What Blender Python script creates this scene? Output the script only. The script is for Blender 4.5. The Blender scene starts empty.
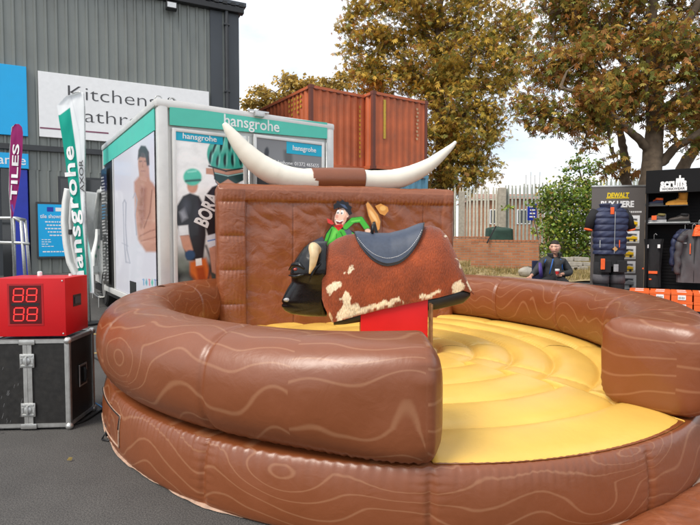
import bpy, bmesh, math, random
import numpy as np
from mathutils import Vector, Matrix
R = math.radians
random.seed(7); rng = np.random.default_rng(7)
scene = bpy.context.scene
col = scene.collection

# ------------------------------------------------------------------ camera
CH = 1.5; F = 520.0; PITCH = math.atan(22.5 / F)
cam_d = bpy.data.cameras.new('camera'); cam = bpy.data.objects.new('camera', cam_d); col.objects.link(cam)
cam.location = (0, 0, CH); cam.rotation_euler = (R(90) - PITCH, 0, 0)
cam_d.sensor_width = 36; cam_d.lens = 36 * F / 700; cam_d.clip_end = 2000; cam_d.clip_start = 0.05
scene.camera = cam
scene.render.resolution_x = 1024; scene.render.resolution_y = 768
# ------------------------------------------------------------------ light
SUN_EL, SUN_AZ = 50, 228      # azimuth measured clockwise from +Y: behind the camera to the left
sd = bpy.data.lights.new('sun', 'SUN'); sun = bpy.data.objects.new('sun', sd); col.objects.link(sun)
sd.energy = 2.5; sd.angle = R(24); sd.color = (1.0, 0.93, 0.83)
dv = Vector((math.sin(R(SUN_AZ)) * math.cos(R(SUN_EL)), math.cos(R(SUN_AZ)) * math.cos(R(SUN_EL)), math.sin(R(SUN_EL))))
sun.rotation_euler = dv.to_track_quat('Z', 'Y').to_euler(); sun.location = (-10, -10, 20)
w = bpy.data.worlds.new('World'); scene.world = w; w.use_nodes = True
nt = w.node_tree; nt.nodes.clear(); N = nt.nodes.new; L = nt.links.new
out = N('ShaderNodeOutputWorld'); mix = N('ShaderNodeMixShader'); b1 = N('ShaderNodeBackground'); b2 = N('ShaderNodeBackground')
sky = N('ShaderNodeTexSky'); sky.sky_type = 'NISHITA'; sky.sun_disc = False; sky.sun_elevation = R(SUN_EL); sky.sun_rotation = R(SUN_AZ)
L(sky.outputs[0], b1.inputs[0]); b1.inputs[1].default_value = 0.13
tc = N('ShaderNodeTexCoord'); mp = N('ShaderNodeMapping'); mp.inputs['Scale'].default_value = (1, 1, 2.6); mp.inputs['Location'].default_value = (.35, .1, .2)
nz = N('ShaderNodeTexNoise'); nz.inputs['Scale'].default_value = 2.3; nz.inputs['Detail'].default_value = 7; nz.inputs['Roughness'].default_value = .55
cr = N('ShaderNodeValToRGB'); cr.color_ramp.elements[0].position = .36; cr.color_ramp.elements[0].color = (.45, .45, .45, 1)
cr.color_ramp.elements[1].position = .56; cr.color_ramp.elements[1].color = (1, 1, 1, 1)
nz2 = N('ShaderNodeTexNoise'); nz2.inputs['Scale'].default_value = 4.5; nz2.inputs['Detail'].default_value = 5
cr2 = N('ShaderNodeValToRGB'); cr2.color_ramp.elements[0].position = .3; cr2.color_ramp.elements[0].color = (.76, .81, .88, 1)
cr2.color_ramp.elements[1].position = .62; cr2.color_ramp.elements[1].color = (.93, .94, .96, 1)
L(tc.outputs['Generated'], mp.inputs[0]); L(mp.outputs[0], nz.inputs[0]); L(mp.outputs[0], nz2.inputs[0])
L(nz.outputs[0], cr.inputs[0]); L(nz2.outputs[0], cr2.inputs[0]); L(cr2.outputs[0], b2.inputs[0]); b2.inputs[1].default_value = 1.25
L(cr.outputs[0], mix.inputs[0]); L(b1.outputs[0], mix.inputs[1]); L(b2.outputs[0], mix.inputs[2]); L(mix.outputs[0], out.inputs[0])
scene.view_settings.view_transform = 'Standard'; scene.view_settings.look = 'None'
scene.view_settings.exposure = 0.22; scene.view_settings.gamma = 1.0

# ------------------------------------------------------------------ measuring: a sight line from the viewpoint
def ray(x, y):
    v = (262.5 - y) / F; u = (x - 350) / F; c, s = math.cos(PITCH), math.sin(PITCH)
    return (u, c + v * s, -s + v * c)
def at(x, y, Y):
    d = ray(x, y); t = Y / d[1]; return Vector((d[0] * t, Y, CH + d[2] * t))
def gz(x, y, z):
    d = ray(x, y); t = (z - CH) / d[2]; return Vector((d[0] * t, d[1] * t, z))
def onplane(x, y, o, a):
    """distance along and height on the upright plane through o that runs in direction a"""
    d = ray(x, y); u = (math.cos(a), math.sin(a))
    det = d[0] * -u[1] + u[0] * d[1]
    t = (o[0] * -u[1] + u[0] * o[1]) / det; s = (d[0] * o[1] - d[1] * o[0]) / det
    return -s if False else s * 1.0, CH + d[2] * t
def onplane(x, y, o, a):
    d = ray(x, y); M = np.array([[d[0], -math.cos(a)], [d[1], -math.sin(a)]])
    t, s = np.linalg.solve(M, np.array([o[0], o[1]])); return float(s), float(CH + d[2] * t)
def proj(P):
    P = np.asarray(P, float); y = P[..., 1]; z = P[..., 2] - CH; c, s = math.cos(PITCH), math.sin(PITCH)
    dd = y * c - z * s; vv = y * s + z * c
    return 350 + F * P[..., 0] / dd, 262.5 - F * vv / dd
def ground_z(y):
    t = min(max((y - 8.5) / 9.0, 0), 1); return .9 * (t + .12 * math.sin(2 * math.pi * t) * -.5)

# ------------------------------------------------------------------ materials
def lin(c):
    return tuple(((v / 255) / 12.92 if v / 255 <= .04045 else ((v / 255 + .055) / 1.055) ** 2.4) for v in c)
def newmat(name):
    m = bpy.data.materials.new(name); m.use_nodes = True; t = m.node_tree
    return m, t, t.nodes['Principled BSDF']
def sock(b, n, v):
    if n in b.inputs: b.inputs[n].default_value = v
def mat(name, c, rough=.6, metal=0, var=.12, vscale=6, bump=0, bscale=40, spec=.5, coat=0, dirt=0):
    m, t, b = newmat(name); n = t.nodes.new; l = t.links.new
    tc = n('ShaderNodeTexCoord'); nz = n('ShaderNodeTexNoise'); nz.inputs['Scale'].default_value = vscale; nz.inputs['Detail'].default_value = 6
    l(tc.outputs['Object'], nz.inputs[0])
    mx = n('ShaderNodeMix'); mx.data_type = 'RGBA'
    mx.inputs[6].default_value = (*[v * (1 - var) for v in c], 1); mx.inputs[7].default_value = (*[min(1, v * (1 + var)) for v in c], 1)
    mr = n('ShaderNodeMapRange'); mr.inputs[1].default_value = .3; mr.inputs[2].default_value = .7
    l(nz.outputs[0], mr.inputs[0]); l(mr.outputs[0], mx.inputs[0]); last = mx.outputs[2]
    if dirt:
        n2 = n('ShaderNodeTexNoise'); n2.inputs['Scale'].default_value = vscale * .35; n2.inputs['Detail'].default_value = 9; n2.inputs['Roughness'].default_value = .7
        l(tc.outputs['Object'], n2.inputs[0]); r2 = n('ShaderNodeMapRange'); r2.inputs[1].default_value = .5; r2.inputs[2].default_value = .72; r2.inputs[4].default_value = dirt
        l(n2.outputs[0], r2.inputs[0]); m2 = n('ShaderNodeMix'); m2.data_type = 'RGBA'; m2.inputs[7].default_value = (.1, .08, .06, 1)
        l(r2.outputs[0], m2.inputs[0]); l(last, m2.inputs[6]); last = m2.outputs[2]
    l(last, b.inputs['Base Color'])
    rr = n('ShaderNodeMapRange'); rr.inputs[3].default_value = max(0, rough - .06); rr.inputs[4].default_value = min(1, rough + .08)
    l(nz.outputs[0], rr.inputs[0]); l(rr.outputs[0], b.inputs['Roughness'])
    sock(b, 'Metallic', metal); sock(b, 'Specular IOR Level', spec); sock(b, 'Coat Weight', coat); sock(b, 'Coat Roughness', .08)
    if bump:
        nb = n('ShaderNodeTexNoise'); nb.inputs['Scale'].default_value = bscale; nb.inputs['Detail'].default_value = 4
        l(tc.outputs['Object'], nb.inputs[0]); bp = n('ShaderNodeBump'); bp.inputs['Strength'].default_value = bump; bp.inputs['Distance'].default_value = .01
        l(nb.outputs[0], bp.inputs['Height']); l(bp.outputs[0], b.inputs['Normal'])
    return m
def vmat(name, rough=.5, spec=.5, attr='paint', transl=0, coat=0, bump=0, bscale=60):
    m, t, b = newmat(name); n = t.nodes.new; l = t.links.new
    a = n('ShaderNodeAttribute'); a.attribute_name = attr; l(a.outputs['Color'], b.inputs['Base Color'])
    sock(b, 'Roughness', rough); sock(b, 'Specular IOR Level', spec); sock(b, 'Coat Weight', coat)
    if bump:
        tc = n('ShaderNodeTexCoord'); nb = n('ShaderNodeTexNoise'); nb.inputs['Scale'].default_value = bscale; nb.inputs['Detail'].default_value = 5
        l(tc.outputs['Object'], nb.inputs[0]); bp = n('ShaderNodeBump'); bp.inputs['Strength'].default_value = bump; bp.inputs['Distance'].default_value = .01
        l(nb.outputs[0], bp.inputs['Height']); l(bp.outputs[0], b.inputs['Normal'])
    if transl:
        tr = n('ShaderNodeBsdfTranslucent'); l(a.outputs['Color'], tr.inputs[0]); ms = n('ShaderNodeMixShader'); ms.inputs[0].default_value = transl
        l(b.outputs[0], ms.inputs[1]); l(tr.outputs[0], ms.inputs[2]); l(ms.outputs[0], t.nodes['Material Output'].inputs[0])
    return m

def vinyl(name, base, line, lines=7.2, rough=.34, du=.9, thr=.030, amt=.28, puck=.10):
    """glossy PVC with the printed wood-grain contour lines; UV is in metres"""
    m, t, b = newmat(name); n = t.nodes.new; l = t.links.new
    uv = n('ShaderNodeUVMap'); uv.uv_map = 'UVMap'; sp = n('ShaderNodeSeparateXYZ'); l(uv.outputs[0], sp.inputs[0])
    pid = n('ShaderNodeMath'); pid.operation = 'DIVIDE'; pid.inputs[1].default_value = 1.3; l(sp.outputs[0], pid.inputs[0])
    fl = n('ShaderNodeMath'); fl.operation = 'FLOOR'; l(pid.outputs[0], fl.inputs[0])
    off = n('ShaderNodeMath'); off.operation = 'MULTIPLY'; off.inputs[1].default_value = 3.7; l(fl.outputs[0], off.inputs[0])
    cx = n('ShaderNodeCombineXYZ')
    su = n('ShaderNodeMath'); su.operation = 'MULTIPLY'; su.inputs[1].default_value = 1 / du; l(sp.outputs[0], su.inputs[0])
    sv = n('ShaderNodeMath'); sv.operation = 'MULTIPLY'; sv.inputs[1].default_value = .75; l(sp.outputs[1], sv.inputs[0])
    l(su.outputs[0], cx.inputs[0]); l(sv.outputs[0], cx.inputs[1]); l(off.outputs[0], cx.inputs[2])
    nz = n('ShaderNodeTexNoise'); nz.inputs['Scale'].default_value = 1.9; nz.inputs['Detail'].default_value = .6; l(cx.outputs[0], nz.inputs[0])
    a1 = n('ShaderNodeMath'); a1.operation = 'MULTIPLY'; a1.inputs[1].default_value = 4.2; l(nz.outputs[0], a1.inputs[0])
    kx = n('ShaderNodeCombineXYZ'); ku = n('ShaderNodeMath'); ku.operation = 'MULTIPLY'; ku.inputs[1].default_value = .85; l(sp.outputs[0], ku.inputs[0]); kv = n('ShaderNodeMath'); kv.operation = 'MULTIPLY'; kv.inputs[1].default_value = 2.1; l(sp.outputs[1], kv.inputs[0]); l(ku.outputs[0], kx.inputs[0]); l(kv.outputs[0], kx.inputs[1])
    vo = n('ShaderNodeTexVoronoi'); vo.inputs['Scale'].default_value = .95; l(kx.outputs[0], vo.inputs[0]); kn = n('ShaderNodeMapRange'); kn.interpolation_type = 'SMOOTHSTEP'; kn.inputs[1].default_value = 0; kn.inputs[2].default_value = .36; kn.inputs[3].default_value = 2.6; kn.inputs[4].default_value = 0; l(vo.outputs['Distance'], kn.inputs[0])
    ak = n('ShaderNodeMath'); ak.operation = 'ADD'; l(a1.outputs[0], ak.inputs[0]); l(kn.outputs[0], ak.inputs[1])
    a2 = n('ShaderNodeMath'); a2.operation = 'MULTIPLY_ADD'; a2.inputs[1].default_value = lines; l(sp.outputs[1], a2.inputs[0]); l(ak.outputs[0], a2.inputs[2])
    pp = n('ShaderNodeMath'); pp.operation = 'PINGPONG'; pp.inputs[1].default_value = .5; l(a2.outputs[0], pp.inputs[0])
    mr = n('ShaderNodeMapRange'); mr.interpolation_type = 'SMOOTHSTEP'; mr.inputs[1].default_value = thr * .3; mr.inputs[2].default_value = thr * 3; mr.inputs[3].default_value = amt; mr.inputs[4].default_value = 0
    l(pp.outputs[0], mr.inputs[0])
    # large tonal drift and scuffs of the cloth
    tc = n('ShaderNodeTexCoord'); nv = n('ShaderNodeTexNoise'); nv.inputs['Scale'].default_value = 2.2; nv.inputs['Detail'].default_value = 8; nv.inputs['Roughness'].default_value = .65
    l(tc.outputs['Object'], nv.inputs[0])
    mb = n('ShaderNodeMix'); mb.data_type = 'RGBA'; mb.inputs[6].default_value = (*[v * .82 for v in base], 1); mb.inputs[7].default_value = (*[v * 1.2 for v in base], 1); l(nv.outputs[0], mb.inputs[0])
    ml = n('ShaderNodeMix'); ml.data_type = 'RGBA'; l(mr.outputs[0], ml.inputs[0]); l(mb.outputs[2], ml.inputs[6]); ml.inputs[7].default_value = (*line, 1)
    l(ml.outputs[2], b.inputs['Base Color'])
    rr = n('ShaderNodeMapRange'); rr.inputs[1].default_value = .3; rr.inputs[2].default_value = .7; rr.inputs[3].default_value = rough - .06; rr.inputs[4].default_value = rough + .12
    l(nv.outputs[0], rr.inputs[0]); l(rr.outputs[0], b.inputs['Roughness']); sock(b, 'Specular IOR Level', .75)
    w1 = n('ShaderNodeTexNoise'); w1.inputs['Scale'].default_value = 7; w1.inputs['Detail'].default_value = 3; w1.inputs['Distortion'].default_value = 1.2; l(tc.outputs['Object'], w1.inputs[0])
    w2 = n('ShaderNodeTexNoise'); w2.inputs['Scale'].default_value = 260; w2.inputs['Detail'].default_value = 2; l(tc.outputs['Object'], w2.inputs[0])
    ws = n('ShaderNodeMath'); ws.operation = 'MULTIPLY_ADD'; ws.inputs[1].default_value = .02; l(w2.outputs[0], ws.inputs[0])
    cs = n('ShaderNodeMapping'); cs.inputs['Scale'].default_value = (26, 1.5, 1); l(uv.outputs[0], cs.inputs[0]); cn = n('ShaderNodeTexNoise'); cn.inputs['Scale'].default_value = 1; cn.inputs['Detail'].default_value = 2.5; l(cs.outputs[0], cn.inputs[0])
    cm = n('ShaderNodeMapRange'); cm.inputs[1].default_value = .46; cm.inputs[2].default_value = .66; cm.inputs[4].default_value = .55; l(nv.outputs[0], cm.inputs[0]); cq = n('ShaderNodeMath'); cq.operation = 'MULTIPLY'; l(cn.outputs[0], cq.inputs[0]); l(cm.outputs[0], cq.inputs[1])
    cw = n('ShaderNodeMath'); cw.operation = 'ADD'; l(cq.outputs[0], cw.inputs[0]); l(w1.outputs[0], cw.inputs[1]); l(cw.outputs[0], ws.inputs[2])
    bp = n('ShaderNodeBump'); bp.inputs['Strength'].default_value = puck; bp.inputs['Distance'].default_value = .03; l(ws.outputs[0], bp.inputs['Height']); l(bp.outputs[0], b.inputs['Normal'])
    return m

BROWN = (.205, .056, .0155)
M = {}
M['brown'] = vinyl('brown_pvc', BROWN, (.48, .25, .13))
M['brown_plain'] = vinyl('brown_pvc_plain', BROWN, BROWN, amt=0)
M['brown_board'] = vinyl('brown_pvc_board', (.25, .072, .024), (.36, .13, .055), lines=5, amt=.3, puck=.34)
M['yellow'] = mat('yellow_pvc', (.76, .47, .095), .34, 0, .07, 3, .12, 30)
M['horn'] = mat('cream_pvc', (.80, .76, .66), .42, 0, .03, 4, .1, 18)
M['red'] = mat('red_paint', (.58, .008, .012), .4, 0, .06, 4, .05, 90, spec=.35)
M['black_lam'] = mat('black_laminate', (.018, .017, .016), .42, 0, .3, 25, .15, 300, dirt=.12)
M['alu'] = mat('aluminium', (.62, .62, .60), .36, .85, .1, 20, .08, 120, dirt=.15)
M['alu_white'] = mat('painted_aluminium', (.70, .70, .68), .4, .2, .05, 6, dirt=.12)
M['steel'] = mat('galvanised_steel', (.5, .51, .5), .42, .6, .15, 30)
M['black'] = mat('black_plastic', (.012, .012, .013), .4, 0, .2, 20)
M['black_gloss'] = mat('black_glassfibre', (.004, .004, .005), .26, 0, .3, 9, .35, 14, spec=.4, coat=.15)
M['dark_fabric'] = mat('dark_fabric', (.011, .011, .013), .85, 0, .25, 40, .3, 300)
M['grey_fabric'] = mat('grey_fabric', (.085, .08, .088), .8, 0, .15, 30, .4, 200)
M['navy'] = mat('navy_fabric', (.022, .03, .075), .55, 0, .15, 20, .35, 60)
M['blue_saddle'] = mat('blue_grey_leather', (.045, .06, .095), .42, 0, .12, 30, .1, 150)
M['orange'] = mat('orange_fabric', (.85, .12, .02), .6, 0, .1, 20)
M['orange_card'] = mat('orange_cardboard', (.80, .13, .02), .55, 0, .08, 12)
M['white'] = mat('white_print', (.86, .86, .86), .5, 0, .03, 10)
M['white_gloss'] = mat('white_vehicle_paint', (.76, .77, .75), .25, 0, .03, 5, coat=.4)
M['teal'] = mat('teal_vinyl', (.085, .56, .44), .4, 0, .04, 5)
M['cyan'] = mat('cyan_vinyl', (.0, .42, .62), .4, 0, .04, 5)
M['cyan_sign'] = mat('cyan_sign_panel', (.0, .40, .80), .35, 0, .03, 3)
M['maroon'] = mat('maroon_print', (.22, .07, .12), .5, 0, .05, 5)
M['purple'] = mat('magenta_flag_cloth', (.38, .04, .20), .7, 0, .08, 8, .1, 30)
M['darkgrey'] = mat('charcoal_trim', (.035, .038, .042), .5, 0, .15, 8, .05, 60)
M['charcoal_text'] = mat('charcoal_print', (.06, .06, .065), .5, 0, .05, 5)
M['blue_paint'] = mat('royal_blue_paint', (.015, .035, .38), .4, 0, .08, 5)
M['glass'] = mat('dark_glass', (.012, .014, .016), .06, 0, .2, 2, spec=.8)
M['rubber'] = mat('black_rubber', (.012, .012, .012), .75, 0, .2, 30, .2, 100)
M['stand_black'] = mat('matt_black_panel', (.008, .008, .009), .75, 0, .2, 6, spec=.2)
M['bark'] = mat('bark', (.165, .12, .08), .9, 0, .35, 9, .9, 26)
M['skin'] = mat('skin', (.56, .29, .20), .5, 0, .08, 10)
M['hair'] = mat('dark_hair', (.02, .014, .01), .6, 0, .3, 90, .6, 200)
M['concrete'] = mat('concrete', (.42, .38, .31), .9, 0, .18, 12, .4, 60)
M['yellow_print'] = mat('yellow_print', (.80, .58, .02), .5, 0, .04, 5)
M['banner_grey'] = mat('grey_banner', (.125, .112, .105), .5, 0, .06, 3)

# ------------------------------------------------------------------ mesh helpers
class MB:
    def __init__(s): s.v = []; s.f = []; s.m = []; s.uv = None; s.paint = None; s.smooth = False
    def add(s, vs, fs, mi=0):
        o = len(s.v); s.v += [tuple(p) for p in vs]; s.f += [tuple(i + o for i in f) for f in fs]; s.m += [mi] * len(fs); return s
    def box(s, x0, x1, y0, y1, z0, z1, mi=0, bev=0):
        if bev:
            bm = bmesh.new(); bmesh.ops.create_cube(bm, size=1)
            for v in bm.verts: v.co = Vector(((x0 + x1) / 2 + v.co.x * (x1 - x0), (y0 + y1) / 2 + v.co.y * (y1 - y0), (z0 + z1) / 2 + v.co.z * (z1 - z0)))
            bmesh.ops.bevel(bm, geom=bm.edges[:], offset=bev, segments=2, affect='EDGES', profile=.6)
            bm.verts.ensure_lookup_table(); vs = [tuple(v.co) for v in bm.verts]; fs = [[v.index for v in f.verts] for f in bm.faces]; bm.free()
            return s.add(vs, fs, mi)
        vs = [(x0, y0, z0), (x1, y0, z0), (x1, y1, z0), (x0, y1, z0), (x0, y0, z1), (x1, y0, z1), (x1, y1, z1), (x0, y1, z1)]
        return s.add(vs, [(0, 3, 2, 1), (4, 5, 6, 7), (0, 1, 5, 4), (1, 2, 6, 5), (2, 3, 7, 6), (3, 0, 4, 7)], mi)
    def tube(s, pts, rad, n=8, mi=0, cap=True, flat=1.0):
        pts = [Vector(p) for p in pts]; rs = rad if hasattr(rad, '__len__') else [rad] * len(pts)
        o = len(s.v); up = Vector((0, 0, 1)); prev = None
        for i, p in enumerate(pts):
            t = (pts[min(i + 1, len(pts) - 1)] - pts[max(i - 1, 0)]).normalized()
            if prev is None:
                a = t.orthogonal().normalized() if abs(t.z) > .9 else t.cross(up).normalized()
            else:
                a = (prev - t * prev.dot(t)).normalized()
            prev = a; b = t.cross(a)
            for k in range(n):
                g = 2 * math.pi * k / n; s.v.append(tuple(p + (a * math.cos(g) + b * math.sin(g) * flat) * rs[i]))
        for i in range(len(pts) - 1):
            for k in range(n):
                k2 = (k + 1) % n; s.f.append((o + i * n + k, o + i * n + k2, o + (i + 1) * n + k2, o + (i + 1) * n + k)); s.m.append(mi)
        if cap:
            s.f.append(tuple(o + k for k in reversed(range(n)))); s.m.append(mi)
            e = o + (len(pts) - 1) * n; s.f.append(tuple(e + k for k in range(n))); s.m.append(mi)
        return s
    def loft(s, rings, mi=0, cap=True, close=True):
        o = len(s.v); n = len(rings[0])
        for r in rings: s.v += [tuple(p) for p in r]
        for i in range(len(rings) - 1):
            for k in range(n if close else n - 1):
                k2 = (k + 1) % n; s.f.append((o + i * n + k, o + i * n + k2, o + (i + 1) * n + k2, o + (i + 1) * n + k)); s.m.append(mi)
        if cap:
            s.f.append(tuple(o + k for k in reversed(range(n)))); s.m.append(mi)
            e = o + (len(rings) - 1) * n; s.f.append(tuple(e + k for k in range(n))); s.m.append(mi)
        return s
    def prism(s, poly, y0, y1, mi=0):
        """polygon in x,z pushed from y0 to y1"""
        n = len(poly); vs = [(x, y0, z) for x, z in poly] + [(x, y1, z) for x, z in poly]
        fs = [tuple(range(n)), tuple(range(2 * n - 1, n - 1, -1))] + [(i, i + n, (i + 1) % n + n, (i + 1) % n) for i in range(n)]
        return s.add(vs, fs, mi)
    def lathe(s, prof, c=(0, 0, 0), n=24, mi=0):
        rings = [[(c[0] + r * math.cos(2 * math.pi * k / n), c[1] + r * math.sin(2 * math.pi * k / n), c[2] + z) for k in range(n)] for r, z in prof]
        return s.loft(rings, mi)
    def ellipsoid(s, c, r, n=12, m=8, mi=0):
        rings = []
        for i in range(1, m):
            a = math.pi * i / m - math.pi / 2
            rings.append([(c[0] + r[0] * math.cos(a) * math.cos(2 * math.pi * k / n), c[1] + r[1] * math.cos(a) * math.sin(2 * math.pi * k / n), c[2] + r[2] * math.sin(a)) for k in range(n)])
        return s.loft(rings, mi)
def root(name, label, cat, loc=(0, 0, 0), rz=0, group=None):
    o = bpy.data.objects.new(name, None); col.objects.link(o); o.location = loc; o.rotation_euler = (0, 0, rz); o.empty_display_size = .2
    o['label'] = label; o['category'] = cat
    if group: o['group'] = group
    return o
def worldmat(p):
    m = Matrix.Identity(4)
    while p is not None:
        m = Matrix.Translation(p.location) @ Matrix.Rotation(p.rotation_euler[2], 4, 'Z') @ m if p.type == 'EMPTY' else Matrix.Translation(p.location) @ m
        p = p.parent
    return m
def link(name, me, mats, parent=None, label=None):
    o = bpy.data.objects.new(name, me); col.objects.link(o)
    for m in (mats if isinstance(mats, (list, tuple)) else [mats]): me.materials.append(m)
    if parent is not None: o.parent = parent
    if label: o['label'] = label
    return o
def part(name, mb, mats, parent=None, world=False, smooth=None, label=None, recalc=True):
    """one mesh object; world=True: mb holds world coordinates and is moved into the parent's frame"""
    me = bpy.data.meshes.new(name); vs = mb.v
    if world and parent is not None:
        A = np.array(worldmat(parent).inverted()); P = np.array(vs, float); P = P @ A[:3, :3].T + A[:3, 3]; vs = P.tolist()
    me.from_pydata(vs, [], mb.f)
    if any(mb.m): me.polygons.foreach_set('material_index', np.array(mb.m, dtype=np.int32))
    if mb.uv is not None:
        ul = me.uv_layers.new(name='UVMap'); idx = np.empty(len(me.loops), dtype=np.int32); me.loops.foreach_get('vertex_index', idx)
        ul.data.foreach_set('uv', np.asarray(mb.uv, dtype=np.float32)[idx].ravel())
    if mb.paint is not None:
        ca = me.color_attributes.new('paint', 'FLOAT_COLOR', 'POINT'); P = np.ones((len(me.vertices), 4), np.float32); P[:, :3] = mb.paint; ca.data.foreach_set('color', P.ravel())
    if recalc:
        bm = bmesh.new(); bm.from_mesh(me); bmesh.ops.recalc_face_normals(bm, faces=bm.faces); bm.to_mesh(me); bm.free()
    sm = mb.smooth if smooth is None else smooth
    if sm:
        me.polygons.foreach_set('use_smooth', [True] * len(me.polygons))
        if sm == 'auto':
            bm = bmesh.new(); bm.from_mesh(me)
            for e in bm.edges:
                if len(e.link_faces) == 2 and e.calc_face_angle(0) > R(38): e.smooth = False
            bm.to_mesh(me); bm.free()
    me.update()
    return link(name, me, mats, parent, label)
def solo(name, mb, mats, label, cat, loc=None, group=None, **k):
    """a thing that is one mesh (mb in world coordinates)"""
    if loc is None:
        P = np.array(mb.v); loc = ((P[:, 0].min() + P[:, 0].max()) / 2, (P[:, 1].min() + P[:, 1].max()) / 2, P[:, 2].min())
    P = np.array(mb.v) - np.array(loc); mb.v = P.tolist()
    o = part(name, mb, mats, **k); o.location = loc; o['label'] = label; o['category'] = cat
    if group: o['group'] = group
    return o
def setting(name, mb, mats, **k):
    o = part(name, mb, mats, **k); o['kind'] = 'structure'; return o
def copy_part(o, parent, loc=None, rot=None):
    c = o.copy(); col.objects.link(c); c.parent = parent
    if loc is not None: c.location = loc
    if rot is not None: c.rotation_euler = rot
    return c
def grid(nu, nv, fn, closed_u=False):
    """numpy grid; fn(U,V)->(nv,nu,3)"""
    U, V = np.meshgrid(np.linspace(0, 1, nu), np.linspace(0, 1, nv)); P = fn(U, V).reshape(-1, 3)
    i = np.arange((nv) * (nu)).reshape(nv, nu); a = i[:-1, :-1].ravel(); b = i[:-1, 1:].ravel(); c = i[1:, 1:].ravel(); d = i[1:, :-1].ravel()
    mb = MB(); mb.v = P.tolist(); mb.f = np.stack([a, b, c, d], 1).tolist(); mb.m = [0] * len(mb.f); return mb, U.ravel(), V.ravel()
def text(body, size, m, parent, fn, name='lettering', ext=.002, width=None, align='CENTER', bold=0, label=None, shear=0, space=1.0, world=False, subdiv=0):
    """built-in font turned into a mesh; fn(x, y, d) -> point for letter coordinates and distance off the surface"""
    cu = bpy.data.curves.new('t', 'FONT'); cu.body = body; cu.size = size; cu.extrude = ext; cu.offset = bold * size; cu.align_x = align; cu.align_y = 'CENTER'
    cu.shear = shear; cu.space_character = space; cu.resolution_u = 3
    o = bpy.data.objects.new('t', cu); col.objects.link(o); dg = bpy.context.evaluated_depsgraph_get(); dg.update()
    me0 = bpy.data.meshes.new_from_object(o.evaluated_get(dg)); bpy.data.objects.remove(o)
    P = np.array([v.co[:] for v in me0.vertices]); fs = [tuple(p.vertices) for p in me0.polygons]
    if width and len(P):
        k = width / (P[:, 0].max() - P[:, 0].min()); mid = 0 if align == 'LEFT' else (P[:, 0].max() + P[:, 0].min()) / 2
        P[:, 0] = (P[:, 0] - mid) * k
    mb = MB(); mb.v = [tuple(fn(x, y, z + ext + .001)) for x, y, z in P]; mb.f = fs; mb.m = [0] * len(fs)
    return part(name, mb, m, parent, world=world, recalc=False, label=label)
def flat(x0, z0, y):           # lettering on a face that looks towards -Y of its parent's frame
    return lambda a, b, d: (x0 + a, y - d, z0 + b)

class Paint:
    """paints vertex colours in picture-plane coordinates X,Y"""
    def __init__(s, X, Y, bg): s.X = X; s.Y = Y; s.C = np.tile(np.array(lin(bg)), (len(X), 1)); s.A = np.zeros(len(X))
    def mixin(s, w, c):
        w = np.clip(w, 0, 1)[:, None]; s.C = s.C * (1 - w) + np.array(lin(c)) * w; s.A = np.maximum(s.A, w[:, 0])
    def ell(s, cx, cy, rx, ry, c, rot=0, soft=1.0, op=1):
        a = R(rot); dx = s.X - cx; dy = s.Y - cy; u = (dx * math.cos(a) + dy * math.sin(a)) / rx; v = (-dx * math.sin(a) + dy * math.cos(a)) / ry
        d = (np.hypot(u, v) - 1) * min(rx, ry); s.mixin(op * (.5 - d / soft), c)
    def poly(s, pts, c, soft=1.0, op=1):
        n = len(pts); inside = np.zeros(len(s.X), bool); dm = np.full(len(s.X), 1e9)
        for i in range(n):
            x0, y0 = pts[i]; x1, y1 = pts[(i + 1) % n]; ex, ey = x1 - x0, y1 - y0
            t = np.clip(((s.X - x0) * ex + (s.Y - y0) * ey) / (ex * ex + ey * ey + 1e-9), 0, 1)
            dm = np.minimum(dm, np.hypot(s.X - x0 - t * ex, s.Y - y0 - t * ey))
            cond = ((y0 > s.Y) != (y1 > s.Y)) & (s.X < (x1 - x0) * (s.Y - y0) / (y1 - y0 + 1e-12) + x0); inside ^= cond
        d = np.where(inside, -dm, dm); s.mixin(op * (.5 - d / soft), c)
    def line(s, pts, w, c, soft=.8, op=1):
        for i in range(len(pts) - 1):
            x0, y0 = pts[i]; x1, y1 = pts[i + 1]; ex, ey = x1 - x0, y1 - y0
            t = np.clip(((s.X - x0) * ex + (s.Y - y0) * ey) / (ex * ex + ey * ey + 1e-9), 0, 1)
            d = np.hypot(s.X - x0 - t * ex, s.Y - y0 - t * ey) - w / 2; s.mixin(op * (.5 - d / soft), c)
    def noise(s, amp, sc=.35):
        s.C = np.clip(s.C * (1 + amp * (np.sin(s.X * sc * 3.1 + 2 * np.sin(s.Y * sc)) * np.sin(s.Y * sc * 2.3 + 1.7 * np.sin(s.X * sc * 1.3)))[:, None]), 0, 1)
def cut(mb, keep):
    """drop faces none of whose corners is kept"""
    F_ = np.array(mb.f); k = keep[F_].all(1); F_ = F_[k]; used = np.unique(F_); mp_ = -np.ones(len(mb.v), int); mp_[used] = np.arange(len(used))
    mb.v = [mb.v[i] for i in used]; mb.f = mp_[F_].tolist(); mb.m = [0] * len(mb.f)
    if mb.paint is not None: mb.paint = mb.paint[used]
    return mb
def snoise(X, Y, seed=0, oct=4):
    r = np.random.default_rng(seed); s = np.zeros_like(X); a = 1.0; tot = 0
    for o in range(oct):
        for k in range(4):
            th = r.uniform(0, 6.28); f = 2 ** o * r.uniform(.7, 1.3); s += a * np.sin(f * (X * math.cos(th) + Y * math.sin(th)) + r.uniform(0, 6.28) + 1.2 * np.sin(f * .6 * (X * math.sin(th) - Y * math.cos(th)) + r.uniform(0, 6)))
            tot += a
        a *= .55
    return s / tot * 2
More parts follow.
